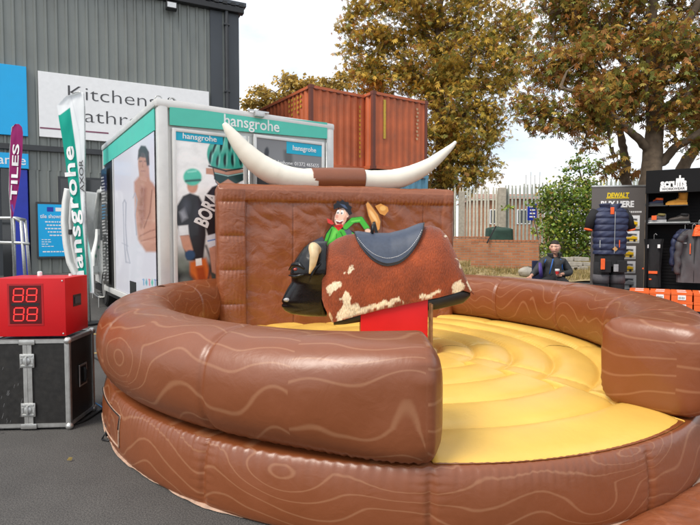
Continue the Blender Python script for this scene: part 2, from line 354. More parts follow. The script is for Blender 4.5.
# ================================================================== SETTING: ground, sky is the world
def asphalt():
    m, t, b = newmat('asphalt'); n = t.nodes.new; l = t.links.new
    tc = n('ShaderNodeTexCoord'); a = n('ShaderNodeTexVoronoi'); a.inputs['Scale'].default_value = 170; l(tc.outputs['Object'], a.inputs[0])
    c1 = n('ShaderNodeTexNoise'); c1.inputs['Scale'].default_value = .9; c1.inputs['Detail'].default_value = 9; c1.inputs['Roughness'].default_value = .7; l(tc.outputs['Object'], c1.inputs[0])
    c2 = n('ShaderNodeTexNoise'); c2.inputs['Scale'].default_value = 130; c2.inputs['Detail'].default_value = 3; l(tc.outputs['Object'], c2.inputs[0])
    r1 = n('ShaderNodeValToRGB'); r1.color_ramp.elements[0].position = .3; r1.color_ramp.elements[0].color = (.052, .050, .049, 1); r1.color_ramp.elements[1].position = .7; r1.color_ramp.elements[1].color = (.088, .085, .082, 1)
    l(c1.outputs[0], r1.inputs[0])
    r2 = n('ShaderNodeValToRGB'); r2.color_ramp.elements[0].position = .35; r2.color_ramp.elements[0].color = (.35, .35, .35, 1); r2.color_ramp.elements[1].position = .75; r2.color_ramp.elements[1].color = (2.1, 2.05, 1.95, 1)
    l(c2.outputs[0], r2.inputs[0]); mu = n('ShaderNodeMix'); mu.data_type = 'RGBA'; mu.blend_type = 'MULTIPLY'; mu.inputs[0].default_value = .8; l(r1.outputs[0], mu.inputs[6]); l(r2.outputs[0], mu.inputs[7])
    # dark spots of old gum and oil
    v = n('ShaderNodeTexVoronoi'); v.inputs['Scale'].default_value = 3.1; l(tc.outputs['Object'], v.inputs[0]); rr = n('ShaderNodeMapRange'); rr.inputs[1].default_value = .03; rr.inputs[2].default_value = .06; rr.inputs[3].default_value = .45; rr.inputs[4].default_value = 1
    l(v.outputs['Distance'], rr.inputs[0]); m3 = n('ShaderNodeMix'); m3.data_type = 'RGBA'; m3.blend_type = 'MULTIPLY'; m3.inputs[0].default_value = 1; l(mu.outputs[2], m3.inputs[6]); l(rr.outputs[0], m3.inputs[7])
    l(m3.outputs[2], b.inputs['Base Color']); b.inputs['Roughness'].default_value = .82
    ad = n('ShaderNodeMath'); ad.operation = 'ADD'; l(a.outputs['Distance'], ad.inputs[0]); l(c2.outputs[0], ad.inputs[1])
    bp = n('ShaderNodeBump'); bp.inputs['Strength'].default_value = .22; bp.inputs['Distance'].default_value = .003; l(ad.outputs[0], bp.inputs['Height']); l(bp.outputs[0], b.inputs['Normal'])
    return m
M['asphalt'] = asphalt()
g = MB(); ys = [-60, -20, -5, 0, 5] + [8.5 + .5 * i for i in range(19)] + [20, 30, 60, 150, 400]; xs = [-400, -120, -40, -20, -10, -5, 0, 5, 10, 20, 40, 120, 400]
for y in ys:
    for x in xs: g.v.append((x, y, ground_z(y)))
nx = len(xs)
for j in range(len(ys) - 1):
    for i in range(nx - 1): g.f.append((j * nx + i, j * nx + i + 1, (j + 1) * nx + i + 1, (j + 1) * nx + i)); g.m.append(0)
setting('ground', g, M['asphalt'], smooth=True)
# worn yellow bay lines
M['line'] = mat('worn_yellow_paint', (.50, .36, .12), .8, 0, .35, 30, .3, 120, dirt=.5)
def bay_line(p, q, wd):
    d = (q - p).normalized(); nrm = Vector((-d.y, d.x, 0)) * wd / 2; mb = MB(); k = 14; vs = []
    for i in range(k + 1):
        c = p.lerp(q, i / k); e = random.uniform(.85, 1.1); z = ground_z(c.y) + .004; vs += [(c.x - nrm.x * e, c.y - nrm.y * e, z), (c.x + nrm.x * e, c.y + nrm.y * e, z)]
    mb.add(vs, [(2 * i, 2 * i + 1, 2 * i + 3, 2 * i + 2) for i in range(k)]); setting('painted_line', mb, M['line'])
bay_line(gz(60, 334.5, 0), gz(118, 334, 0), .09); bay_line(gz(60, 354, 0), gz(112, 353, 0), .07)

# ================================================================== the inflatable rodeo ring
EC = np.array([.346, 5.511]); EA, EB, EROT = 2.70, 3.077, .219
tt = np.linspace(0, 2 * math.pi, 4001)[:-1]; cR, sR = math.cos(EROT), math.sin(EROT)
ex, ey = EA * np.cos(tt), EB * np.sin(tt); EX = np.stack([EC[0] + cR * ex - sR * ey, EC[1] + sR * ex + cR * ey], 1)
dE = np.roll(EX, -1, 0) - EX; sE = np.concatenate([[0], np.cumsum(np.hypot(dE[:, 0], dE[:, 1]))]); PER = sE[-1]
tn = (np.roll(EX, -1, 0) - np.roll(EX, 1, 0)); tn /= np.linalg.norm(tn, axis=1)[:, None]; INW = np.stack([-tn[:, 1], tn[:, 0]], 1)
def ell_at(s):
    s = np.mod(s, PER); x = np.interp(s, sE, np.append(EX[:, 0], EX[0, 0])); y = np.interp(s, sE, np.append(EX[:, 1], EX[0, 1]))
    nx_ = np.interp(s, sE, np.append(INW[:, 0], INW[0, 0])); ny_ = np.interp(s, sE, np.append(INW[:, 1], INW[0, 1])); return x, y, nx_, ny_
def s_near(p): return sE[np.argmin(np.hypot(*(EX - np.array(p)[None]).T))]
S_R = s_near((2.03, 3.07)) + .05; S_L = s_near((.47, 2.43)) - 0.0
ring = root('inflatable_bull_ring', 'big brown inflatable rodeo ring printed with wood grain, yellow padded floor and white horns', 'inflatable ring', (EC[0], EC[1], 0))
SEAM = 1.3
def seamdip(u, w=.022): d = np.abs((u + SEAM / 2) % SEAM - SEAM / 2); return np.exp(-(d / w) ** 2), d
def pleats(u, seed):      # irregular little gathers along a stitched edge
    p = np.sin(u * 2 * math.pi / .043 + 2.5 * np.sin(u * 3.1 + seed)) * (.5 + .5 * np.sin(u * 2.3 + seed)) + .6 * np.sin(u * 2 * math.pi / .071 + 1.7 * np.sin(u * 5.3 + seed * 2))
    return p * np.clip(.55 + .75 * np.sin(u * .9 + seed * 3), .1, 1.2)
# --- lower ring: outside wall of the base, seam at the top, hem at the ground
nU, nV = 1700, 34
def low(U, V):
    u = U * PER; x, y, ix, iy = ell_at(u); s = V
    off = .085 * (1 - s) + .05 * s - .05 * np.sin(math.pi * np.clip(s, 0, 1)) ** .75; z = .38 * (np.cos(math.pi * s ** .95) + 1) / 2 + .004
    top = np.clip(s / .07, 0, 1) ** 1.5 * np.exp(-(s / .24) ** 2); bot = np.exp(-((1 - s) / .12) ** 2)
    pl = pleats(u, 1.0); g_, d_ = seamdip(u)
    off = off + .0065 * pl * top + .006 * pleats(u, 4.) * bot + .02 * g_ * np.sin(math.pi * s) + .003 * snoise(u * 5, s * 3, 3) * np.sin(math.pi * s) + .008 * np.exp(-(d_ / .09) ** 2) * np.sin(s * 70) * .3
    z = z + .004 * pl * top
    first = V < 1e-6; off = np.where(first, .45, off); z = np.where(first, .372, z)
    return np.stack([x + ix * off, y + iy * off, np.maximum(z, .003)], 2)
mb, U, V = grid(nU, nV, low); mb.uv = np.stack([U * PER, (1 - V) * .56], 1); mb.smooth = True
part('lower_ring', mb, M['brown'], ring, world=True)
# beige hem lip lying on the ground, ragged
M['hem'] = mat('pale_hem_tape', (.42, .27, .19), .6, 0, .2, 30, .3, 80)
def hem(U, V):
    u = U * PER; x, y, ix, iy = ell_at(u); off = .055 - V * (.030 + .014 * snoise(u * 6, u * 0, 9)); z = .006 + .014 * np.sin(V * 3.14) + .008 * np.abs(snoise(u * 9, V, 5)) * V
    return np.stack([x + ix * off, y + iy * off, z], 2)
mb, U, V = grid(900, 4, hem); mb.smooth = True; part('hem', mb, M['hem'], ring, world=True)
# --- upper ring: fat tube from the right-hand end round the back and left side to the front end
LEN = (S_L - S_R) % PER; CAPL = .15
def up(U, V):
    u = U * LEN; e0 = np.clip(u / CAPL, 0, 1); e1 = np.clip((LEN - u) / CAPL, 0, 1); k0 = (1 - (1 - e0) ** 3.2) ** (1 / 3.2); k1 = (1 - (1 - e1) ** 3.2) ** (1 / 3.2)
    kap = k0 * k1; x, y, ix, iy = ell_at(S_R + u)
    near = np.maximum(np.exp(-(u / .5) ** 2), np.exp(-((LEN - u) / .5) ** 2)); ne = 2.45 + 2.4 * near
    ph = V * 2 * math.pi - math.pi / 2; c = np.cos(ph); s = np.sin(ph)
    hx = np.sign(c) * np.abs(c) ** (2 / ne); hz = np.sign(s) * np.abs(s) ** (2 / ne)
    g_, d_ = seamdip(u + .55); wr = np.exp(-(d_ / .12) ** 2) * np.sin(V * 2 * math.pi * 34 + 2 * np.sin(u * 20)) * .0016
    bot = np.exp(-((s + 1) / .22) ** 2); rad = 1 - .045 * g_ + wr * 3 + .010 * snoise(u * 2.2, V * 5, 11) + .012 * pleats(u, 2.) * bot
    edge = np.maximum(np.exp(-((u - CAPL * .7) / .07) ** 2), np.exp(-((LEN - u - CAPL * .7) / .07) ** 2)); rad = rad - .012 * edge * (1 + .8 * np.sin(V * 2 * math.pi * 46 + 3 * np.sin(V * 20)))
    W_, H_ = .325, .305; o_ = .300 - hx * W_ * rad * kap; z = .685 + hz * H_ * rad * kap
    return np.stack([x + ix * o_, y + iy * o_, z], 2)
E0 = np.linspace(0, 1, 1500)
mb, U, V = grid(1500, 72, up); uu = U * LEN; Pz = np.array(mb.v); e_ = np.minimum(uu, LEN - uu); xa, ya, _, _ = ell_at(S_R + np.where(uu < LEN / 2, CAPL, LEN - CAPL)); dd_ = np.hypot(Pz[:, 0] - xa, Pz[:, 1] - ya)
mb.uv = np.where((e_ < CAPL * .72)[:, None], np.stack([dd_ + 71.3, Pz[:, 2] + .3], 1), np.stack([uu, V * 1.85], 1)); mb.smooth = True
mat_up = M['brown']; part('upper_ring', mb, mat_up, ring, world=True)
# overlapping joint flap on the left of the upper ring
sj = s_near((-2.2, 5.75)) - .1
def flap(U, V):
    u = (U - .5) * .30; x, y, ix, iy = ell_at(sj + u + .05 * (V - .5)); ph = (V * .86 - .20) * math.pi; hx = np.cos(ph); hz = np.sin(ph); r = 1.035 + .012 * np.sin(V * 40) + .02 * (1 - U) ** 2 + .03 * (U - .5) * snoise(V * 14, U, 4)
    o_ = .300 - hx * .325 * r; return np.stack([x + ix * o_, y + iy * o_, .685 + hz * .300 * r], 2)
mb, U, V = grid(20, 60, flap); mb.uv = np.stack([U * .3, V * 1.1], 1); mb.smooth = True; part('joint_flap', mb, M['brown_plain'], ring, world=True)
# stitched zip patch on the lower ring, lower left, with a webbing anchor beside it
def on_low(u, s, out):
    x, y, ix, iy = ell_at(u); off = .085 * (1 - s) + .05 * s - .05 * math.sin(math.pi * s) ** .75 - out; z = .38 * (math.cos(math.pi * s ** .95) + 1) / 2 + .004; return (float(x + ix * off), float(y + iy * off), z)
sz = s_near((-2.05, 4.05)); z0, z1 = sz - .12, sz + .72
frame_pts = [(z0 + (z1 - z0) * i / 30, .30) for i in range(31)] + [(z1, .30 + .38 * i / 12) for i in range(1, 13)] + [(z1 - (z1 - z0) * i / 30, .68) for i in range(1, 31)]
mb = MB(); mb.tube([on_low(u, s, .004) for u, s in frame_pts], .006, 6); part('patch_welt', mb, M['hem'], ring, world=True, smooth=True)
mb = MB(); mb.tube([on_low(u, s, .010) for u, s in frame_pts[:36]], .0045, 6); part('zip', mb, M['black'], ring, world=True, smooth=True)
a = gz(106, 441, .0); mb = MB()
mb.tube([on_low(s_near((-2.2, 4.35)), .62, .0), (a.x - .01, a.y + .05, .10), (a.x + .005, a.y + .02, .03)], .016, 6, flat=.25)
mb.tube([(a.x - .03, a.y, .012), (a.x + .03, a.y - .02, .012), (a.x + .035, a.y + .02, .03), (a.x - .02, a.y + .03, .05), (a.x - .03, a.y, .012)], .007, 6)
part('anchor_strap', mb, M['black'], ring, world=True, smooth=True)
# --- yellow floor: quilted concentric cushions about the bull
FC = np.array([.55, 5.28]); nT, nR = 900, 150
TH = np.linspace(0, 2 * math.pi, nT + 1); dirs = np.stack([np.cos(TH), np.sin(TH)], 1)
def rim(th):               # distance from FC to the inner edge of the outer seam along each direction
    d = np.array([math.cos(th), math.sin(th)]); lo, hi = .5, 5
    for _ in range(26):
        m_ = (lo + hi) / 2; p = FC + d * m_ - EC; q = np.array([cR * p[0] + sR * p[1], -sR * p[0] + cR * p[1]])
        if (q[0] / (EA - .087)) ** 2 + (q[1] / (EB - .087)) ** 2 < 1: lo = m_
        else: hi = m_
    return lo
RIM = np.array([rim(t) for t in TH[:-1:5]]); RIM = np.interp(TH, np.append(TH[:-1:5], 2 * math.pi), np.append(RIM, RIM[0]))
gap0, gap1 = math.atan2(2.43 - FC[1], .47 - FC[0]) % 6.2832 - .02, math.atan2(3.07 - FC[1], 2.03 - FC[0]) % 6.2832 + .03
RIM = RIM - .30 * (1 - np.clip(np.minimum(TH - gap0, gap1 - TH) / .03 + 1, 0, 1))
def floor(U, V):
    th = U * 2 * math.pi; rm = np.interp(th, TH, RIM); r = V * rm; x = FC[0] + r * np.cos(th); y = FC[1] + r * np.sin(th)
    NR = 6.0; q = V * NR; k = np.floor(np.minimum(q, NR - 1e-6)); dr = np.minimum(q - k, 1 - (q - k)) * rm / NR
    nk = 3 + .8 * k; a_ = th / (2 * math.pi) * nk + k * .37 + .12; da = np.minimum(a_ % 1, 1 - a_ % 1) / nk * 2 * math.pi * r
    fr = (q - k); fa = a_ % 1
    puff = (1 - np.exp(-dr / .045)) * (1 - .45 * np.exp(-da / .04))
    z = .372 + .038 * puff * np.clip(dr / .04, 0, 1) ** .3 + .010 * puff * np.sin(fa * math.pi) + .010 * np.cos(fr * 3.14)
    wr = np.exp(-dr / .07) * np.sin(th * r * 2 * math.pi / .06 + 3 * np.sin(th * 7)) * .0022 + np.exp(-da / .06) * np.sin(r * 90 + 2 * np.sin(th * 30)) * .002
    z = z + wr * (V > .02) + .008 * snoise(x * 2, y * 2, 21)
    z = np.where(V > .999, .388, z); return np.stack([x, y, z], 2)
mb, U, V = grid(nT + 1, nR, floor); mb.smooth = True; part('floor_cushion', mb, M['yellow'], ring, world=True)

# --- backboard
B0 = np.array([-1.664, 6.495]); BR = R(17.05); BW, BT, BZ0, BZ1 = 3.326, .50, .38, 2.225
bu = np.array([math.cos(BR), math.sin(BR)]); bv = np.array([-bu[1], bu[0]])
def board(U, V):
    # loop: front 60 %, right, back, left; V rises then folds over the top
    rc = .10; r1 = BZ1 - rc; h = V * (BZ1 - BZ0 + .25); H = BZ1 - BZ0 - rc
    ang = np.clip((h - H) / (rc * math.pi / 2), 0, 1) * math.pi / 2; z = np.where(h < H, BZ0 + h, r1 + rc * np.sin(ang)); ins = np.where(h < H, 0, rc * (1 - np.cos(ang)))
    ins = ins + np.clip(h - H - rc * math.pi / 2, 0, 1) * 1.9
    q = U * 2.5; seg = np.floor(np.minimum(q, 2.4999)); # param: front 0-1.0 ->, right 1-1.25, back 1.25-2.25, left 2.25-2.5
    fx = np.where(q < 1, q, np.where(q < 1.25, 1, np.where(q < 2.25, 1 - (q - 1.25), 0))); fy = np.where(q < 1, 0, np.where(q < 1.25, (q - 1) / .25, np.where(q < 2.25, 1, 1 - (q - 2.25) / .25)))
    X = fx * BW; Y = fy * BT
    # rounded corners
    cxn = np.minimum(X, BW - X); cyn = np.minimum(Y, BT - Y); rr = .09
    front = (fy < .001); back = (fy > .999)
    X0, Y0 = X.copy(), Y.copy(); Y = np.where(front & (cxn < rr), rr - np.sqrt(np.maximum(rr ** 2 - (rr - cxn) ** 2, 0)), Y); Y = np.where(back & (cxn < rr), BT - (rr - np.sqrt(np.maximum(rr ** 2 - (rr - cxn) ** 2, 0))), Y)
    X = np.where(~front & ~back, np.where(fx < .5, 0, BW), X); Y = np.where(~front & ~back, rr + fy * (BT - 2 * rr), Y)
    # front relief: left column in cushions, sunk crinkled picture panel, top roll
    col_ = (X < .36); zc = (z - BZ0)
    segz = np.abs(((zc + .12) % .43) - .215) ; dseam = .215 - segz
    cush = .045 * np.sqrt(np.clip(np.sin(np.clip(X / .36, 0, 1) * math.pi), 0, 1)) * (1 - .55 * np.exp(-dseam / .03)) + .004 * np.exp(-dseam / .08) * np.sin(X * 130 + 3 * np.sin(zc * 6))
    pan = -.035 + .030 * np.clip(np.exp(-np.abs((X - .36)) / .03), 0, 1) * 0 + .016 * snoise(X * 3.2, z * 2.6, 31) + .014 * np.abs(snoise(X * 7 + z * 4, z * 6 - X * 2, 33, 3)) ** .8 * (1.0 + .8 * np.clip((z - 1.55) / .4, 0, 1)) + .006 * snoise(X * 17 + 9 * z, z * 13, 35, 2)
    vsm = np.exp(-(np.abs(((X - .36 + .01) % .62)) / .012) ** 2) * .014; pan = pan - vsm
    roll = .022 * np.sqrt(np.clip(1 - ((z - 2.10) / .10) ** 2, 0, 1)); side = .018 * np.sqrt(np.clip(1 - ((X - (BW - .10)) / .10) ** 2, 0, 1))
    t_ = np.clip((z - 1.99) / .02, 0, 1); rel = np.where(col_, cush, pan * (1 - t_) + (-.01 + roll) * t_); rel = np.where((X > BW - .2) & ~col_, rel * .7 + side, rel)
    rel = rel + .006 * np.exp(-np.abs(z - 2.0) / .035) * np.sin(X * 120 + 3 * np.sin(X * 11)) * (~col_)
    fade = np.clip(ins / .05, 0, 1); Y = np.where(front, Y - rel * (1 - fade) * np.clip(cxn / .03, 0, 1), Y)
    X = np.clip(X, ins, BW - ins); Yl = np.minimum(ins, BT / 2 - .001); Y = np.where(ins > .004, np.clip(Y, Yl, BT - Yl), Y)
    z = z + .012 * snoise(X * 5, Y * 3, 8) * np.clip(ins / .03, 0, 1)
    P = B0[None, None] + X[..., None] * bu + Y[..., None] * bv
    return np.concatenate([P, z[..., None]], 2)
mb, U, V = grid(900, 190, board); q = U * 2.5; mb.uv = np.stack([q * BW * .8 + 40.2, V * 1.9], 1); mb.smooth = True
part('backboard', mb, M['brown_board'], ring, world=True)
def bface(px, py, out=.0):
    s, z = onplane(px, py, B0, BR); p = B0 + bu * s - bv * out; return Vector((p[0], p[1], z))
# --- horns and sleeve on the board's top edge: a vertical plane through the middle of the board
BC = B0 + bv * (BT / 2)
def hplane(px, py):
    s, z = onplane(px, py, BC, BR); p = BC + bu * s; return Vector((p[0], p[1], z)), math.hypot(p[0], p[1])
def horn(pts):
    P = []; Rr = []
    for x, y, d in pts:
        p, dist = hplane(x, y); P.append(p); Rr.append(d / 2 * p[1] / F)
    n = 44; t = np.linspace(0, len(P) - 1, n); C = []; rad = []
    for s in t:                     # catmull-rom
        i = min(int(s), len(P) - 2); f = s - i; a, b, c, d = P[max(i - 1, 0)], P[i], P[i + 1], P[min(i + 2, len(P) - 1)]
        C.append(.5 * ((2 * b) + (c - a) * f + (2 * a - 5 * b + 4 * c - d) * f * f + (3 * b - a - 3 * c + d) * f ** 3)); rad.append(Rr[i] * (1 - f) + Rr[i + 1] * f)
    rad = [r * (1 - .03 * math.exp(-(((k + 3) % 7) / .7) ** 2)) for k, r in enumerate(rad)]; rad[-1] *= .45
    mb = MB(); mb.tube(C, rad, 28); return mb
part('horn', horn([(316, 180, 23), (296, 179.5, 23), (276, 174, 24), (258, 163.5, 22.5), (244, 150, 18), (233, 136, 12.5), (226.5, 127, 7.5), (224, 123, 4)]), M['horn'], ring, world=True, smooth=True)
part('horn', horn([(358, 180, 21), (378, 180.5, 20), (396, 179, 20), (413, 173.5, 17.5), (429, 165, 13.5), (443, 154, 9), (452, 146, 5), (456, 141.5, 2.5)]), M['horn'], ring, world=True, smooth=True)
L0, _ = hplane(310, 179.5); L1, _ = hplane(363.5, 179.5)
def sleeve(U, V):
    r0 = .157; e = np.minimum(U, 1 - U); rr_ = r0 * (1 - .015 * np.exp(-(e / .02)) + .03 * np.sin(U * math.pi)) + .0012 * np.sin(V * 2 * math.pi * 21) * np.exp(-e / .05)
    rr_ = np.where(e < .001, .120, rr_)
    d = np.array((L1 - L0).normalized()); b_ = np.array([-d[1], d[0], 0]); a_ = V * 2 * math.pi; C = np.array(L0)[None, None] + U[..., None] * np.array(L1 - L0)
    return C + rr_[..., None] * (np.cos(a_)[..., None] * b_ + np.sin(a_)[..., None] * np.array([0, 0, 1.]))
mb, U, V = grid(60, 64, sleeve); mb.uv = np.stack([U * .7, V], 1); mb.smooth = True; part('horn_sleeve', mb, M['brown_plain'], ring, world=True)

# --- printed cowboy on the board (flat picture)
def print_on_board(name, x0, x1, y0, y1, n, painter, out=.02, key=.5, parent=ring, lab=None):
    def fn(U, V):
        X = x0 + (x1 - x0) * U; Y = y1 + (y0 - y1) * V; P = np.zeros(U.shape + (3,))
        for i in range(U.shape[0]):
            for j in range(U.shape[1]):
                p = bface(X[i, j], Y[i, j], out); P[i, j] = p
        return P
    mb, U, V = grid(n, int(n * (y1 - y0) / (x1 - x0)), fn); pt = Paint(x0 + (x1 - x0) * U, y1 + (y0 - y1) * V, (120, 70, 50)); painter(pt); mb.paint = pt.C
    cut(mb, pt.A > key); return part(name, mb, M['paint_print'], parent, world=True, label=lab)
M['paint_print'] = vmat('printed_colours', .42)
def cowboy(p):
    K = (22, 24, 34); G = (70, 190, 60); S = (250, 212, 190)
    p.poly([(308, 243), (322, 236), (326, 245), (322, 262), (312, 268), (300, 262)], (70, 75, 95), .5)      # jeans behind the bull's neck
    p.poly([(322, 245), (325, 233), (331, 225), (340, 228), (348, 229), (356, 233), (352, 243), (340, 249), (328, 252)], K, .6)
    p.poly([(323, 244), (326, 234), (331.5, 226.5), (339, 229), (348, 230), (354, 234), (350, 242), (339, 247), (328, 249)], G, .6)
    p.poly([(323, 246), (327, 240), (333, 244), (340, 240), (350, 241), (340, 248), (328, 250)], (36, 120, 34), 3, .7); p.poly([(333, 229), (338, 230), (334, 238), (328, 243)], (120, 225, 95), 2, .7); p.line([(331, 229), (329, 236), (326, 244)], .9, (25, 80, 28), .6); p.line([(340, 232), (343, 238), (342, 246)], .8, (25, 80, 28), .6); p.line([(336, 234), (335, 247)], .6, (30, 95, 32), .6)
    p.poly([(343, 229), (347, 226), (351, 232), (352, 238), (347, 237)], (90, 100, 120), .5)
    p.line([(345, 227), (352, 220.5), (360, 219.5), (366, 228)], 6.6, K); p.line([(345, 227), (352, 220.5), (360, 219.5), (366, 228)], 5.2, G)
    p.line([(351, 221.5), (359, 220.3)], 1.1, (125, 230, 100), 1); p.line([(355, 222.5), (357, 225)], .6, (25, 80, 28), .6)
    p.ell(367, 231, 3.4, 2.8, K); p.ell(367, 231, 2.8, 2.2, S)
    p.ell(340, 217.5, 6.6, 9.4, K, rot=18); p.ell(340, 217.5, 5.8, 8.7, S, rot=18); p.ell(346.5, 215, 2, 2.8, S)
    p.poly([(333, 226), (338, 231), (343, 226), (341, 224), (335, 225)], (215, 35, 30), .5)
    p.poly([(326, 218), (331, 220), (334, 224), (331, 225), (327, 223)], (215, 60, 55), .6)
    p.poly([(333, 210), (332.5, 205), (335.5, 203), (336, 200.5), (339.5, 201.5), (342, 199.5), (344.5, 202), (348, 202), (348.5, 205), (351.5, 207), (350.5, 210.5), (352, 214), (348.5, 216), (346, 212), (343, 208.5), (338, 208)], K, .6)
    p.poly([(339, 204), (344, 205), (347, 209), (344, 208)], (75, 95, 130), .6)
    p.ell(337.5, 212, 1.6, 2.3, (255, 255, 255), soft=.6); p.ell(341.5, 212.5, 1.6, 2.3, (255, 255, 255), soft=.6); p.ell(337.3, 213, .7, .9, K, soft=.5); p.ell(341, 213.4, .7, .9, K, soft=.5)
    p.poly([(334, 219.5), (339, 221), (343.5, 219), (341, 224), (336.5, 224)], (120, 20, 25), .5); p.line([(335.5, 220.6), (339, 221.6), (342.5, 220.2)], 1.2, (255, 255, 255), .5)
    p.line([(346, 213), (347.5, 216)], .5, (150, 90, 75), .5); p.line([(333.5, 225), (336, 227), (341, 226.5)], .6, (120, 20, 20), .6); p.line([(335.5, 209.6), (338.5, 208.8)], .7, K, .5); p.line([(340, 209.3), (343, 210)], .7, K, .5); p.poly([(343, 218), (346, 214), (346, 221), (342, 226)], (225, 165, 140), 1.5, .8)
    p.ell(336.2, 216.6, 1.5, 1.8, (235, 170, 150), soft=.6)
def hat(p):
    p.poly([(364.5, 204), (367, 201), (371, 205), (378, 214), (380.5, 221), (379.5, 230), (376, 233), (371, 226), (367, 216)], (120, 80, 45), .6)
    p.poly([(365.3, 204.5), (367, 202), (370.5, 206), (377, 215), (379.5, 221.5), (378.6, 229), (376, 231.5), (372, 225), (368, 216)], (225, 160, 85), .6)
    p.ell(372.5, 216, 1.6, 7, (250, 205, 140), rot=-32)
    p.poly([(374, 206), (380, 203.5), (387, 207), (388, 211), (384, 216), (379, 214)], (215, 150, 70), .6); p.ell(382, 208.5, 3, 2.4, (240, 190, 110))
    p.poly([(371.5, 222), (374.5, 221.5), (377.5, 233), (374.5, 236)], K_, .5)
K_ = (25, 24, 28)
print_on_board('cowboy_print', 298, 372, 198, 270, 200, cowboy, out=.032)
print_on_board('hat_print', 362, 391, 199, 238, 110, hat, out=.032)

# ================================================================== the mechanical bull
BY = 5.22
bull = root('mechanical_bull', 'mechanical rodeo bull in brown and white cowhide with black head and blue saddle', 'mechanical bull', (at(397, 320, BY).x, BY, .45))
def hide_mat():
    m, t, b = newmat('cowhide'); n = t.nodes.new; l = t.links.new
    tc = n('ShaderNodeTexCoord'); mp = n('ShaderNodeMapping'); mp.inputs['Scale'].default_value = (1, 1, .28); l(tc.outputs['Object'], mp.inputs[0])
    f = n('ShaderNodeTexNoise'); f.inputs['Scale'].default_value = 120; f.inputs['Detail'].default_value = 3; l(mp.outputs[0], f.inputs[0])
    g_ = n('ShaderNodeTexNoise'); g_.inputs['Scale'].default_value = 6; g_.inputs['Detail'].default_value = 6; l(tc.outputs['Object'], g_.inputs[0])
    a = n('ShaderNodeAttribute'); a.attribute_name = 'paint'; mu = n('ShaderNodeMix'); mu.data_type = 'RGBA'; mu.blend_type = 'MULTIPLY'; mu.inputs[0].default_value = .8
    r = n('ShaderNodeMapRange'); r.inputs[1].default_value = .3; r.inputs[2].default_value = .7; r.inputs[3].default_value = .45; r.inputs[4].default_value = 1.5
    ad = n('ShaderNodeMath'); ad.operation = 'MULTIPLY_ADD'; ad.inputs[1].default_value = .55; l(f.outputs[0], ad.inputs[0]); hh = n('ShaderNodeMath'); hh.operation = 'MULTIPLY'; hh.inputs[1].default_value = .45; l(g_.outputs[0], hh.inputs[0]); l(hh.outputs[0], ad.inputs[2])
    l(ad.outputs[0], r.inputs[0]); l(a.outputs['Color'], mu.inputs[6]); l(r.outputs[0], mu.inputs[7]); l(mu.outputs[2], b.inputs['Base Color'])
    sock(b, 'Roughness', .7); sock(b, 'Sheen Weight', .25); sock(b, 'Sheen Roughness', .4)
    bp = n('ShaderNodeBump'); bp.inputs['Strength'].default_value = 1; bp.inputs['Distance'].default_value = .010; l(f.outputs[0], bp.inputs['Height']); l(bp.outputs[0], b.inputs['Normal']); return m
M['hide'] = hide_mat()
top_c = [(322.5, 262), (323.5, 252), (328, 245), (336, 239.5), (346, 235.5), (358, 234), (372, 236), (390, 236), (406, 232), (420, 226.5), (432, 224.5), (440, 227), (447, 235), (454, 249), (461, 265), (468, 281), (473.5, 293)]
bot_c = [(322.5, 300), (325, 308), (333, 324), (345, 321), (364, 315), (383, 310), (401, 305.5), (418, 302), (433, 299), (447, 296), (461, 292.5), (470, 296), (473.5, 298)]
TX, TY = zip(*top_c); BX_, BY_ = zip(*bot_c)
NX, NP = 460, 300
def hide(U, V):
    px = 322.5 + U * 151; ty = np.interp(px, TX, TY); by = np.interp(px, BX_, BY_)
    k = 13; 
    X = (px - 350) / F * (BY - .10); zt = CH + (262.5 - ty - 22.3) / F * (BY - .02); zb = CH + (262.5 - by - 22.3) / F * (BY - .30)
    e = np.minimum(U, 1 - U); W_ = .31 * (1 - .25 * np.exp(-U / .05)) * (1 - .55 * np.clip((U - .72) / .28, 0, 1) ** 2)
    ph = V * math.pi; c = np.cos(ph); s = np.sin(ph); ne = 2.7
    y = np.sign(c) * np.abs(c) ** (2 / ne) * W_; h = np.abs(s) ** (2 / ne)
    y = -y; lumps = .012 * snoise(X * 6, y * 5 + h * 3, 41)
    return np.stack([X, BY + y * (1 + .06 * np.sin(h * 3)) , zb + (zt - zb) * h + lumps], 2)
mb, U, V = grid(NX, NP, hide); P = np.array(mb.v); PX, PY = proj(P); pt = Paint(PX, PY, (138, 60, 22)); BR_ = (138, 60, 22)
def cow(p):
    p.C = p.C * (1 + .35 * snoise(p.X / 14, p.Y / 14, 51))[:, None]
    jx = p.X + 2.4 * snoise(p.X / 2.4, p.Y / 2.4, 52); jy = p.Y + 2.4 * snoise(p.X / 2.4 + 9, p.Y / 2.4, 53); p.X, p.Y = jx, jy; Wh = (232, 216, 186)
    p.poly([(337, 313), (342, 306), (341, 298), (346, 292), (351, 296), (353, 304), (362, 307), (374, 304), (384, 301), (400, 298), (402, 301), (390, 305), (376, 309), (362, 313), (350, 317), (341, 323), (336, 320)], Wh, 1.2)
    p.poly([(327, 286), (332, 283), (339, 280), (341, 286), (336, 291), (330, 296), (328, 292)], Wh, 1.2); p.poly([(346, 273), (350, 267), (353, 266), (351, 271), (347, 275)], Wh, 1)
    p.poly([(419, 296), (428, 293), (441, 290), (442, 293), (431, 297), (420, 299)], Wh, 1); p.poly([(452, 289), (456, 281), (461, 279), (465, 290), (459, 293), (453, 293)], Wh, 1.2)
    p.poly([(456, 258), (459, 260), (462, 268), (458, 264)], Wh, .8); p.poly([(444, 233), (447, 235), (449, 240), (446, 238)], Wh, .8); p.poly([(466, 275), (470, 281), (472, 290), (469, 291), (467, 283)], Wh, .8)
    p.poly([(325, 318), (331, 312), (333, 326), (329, 325)], (205, 170, 130), 1)
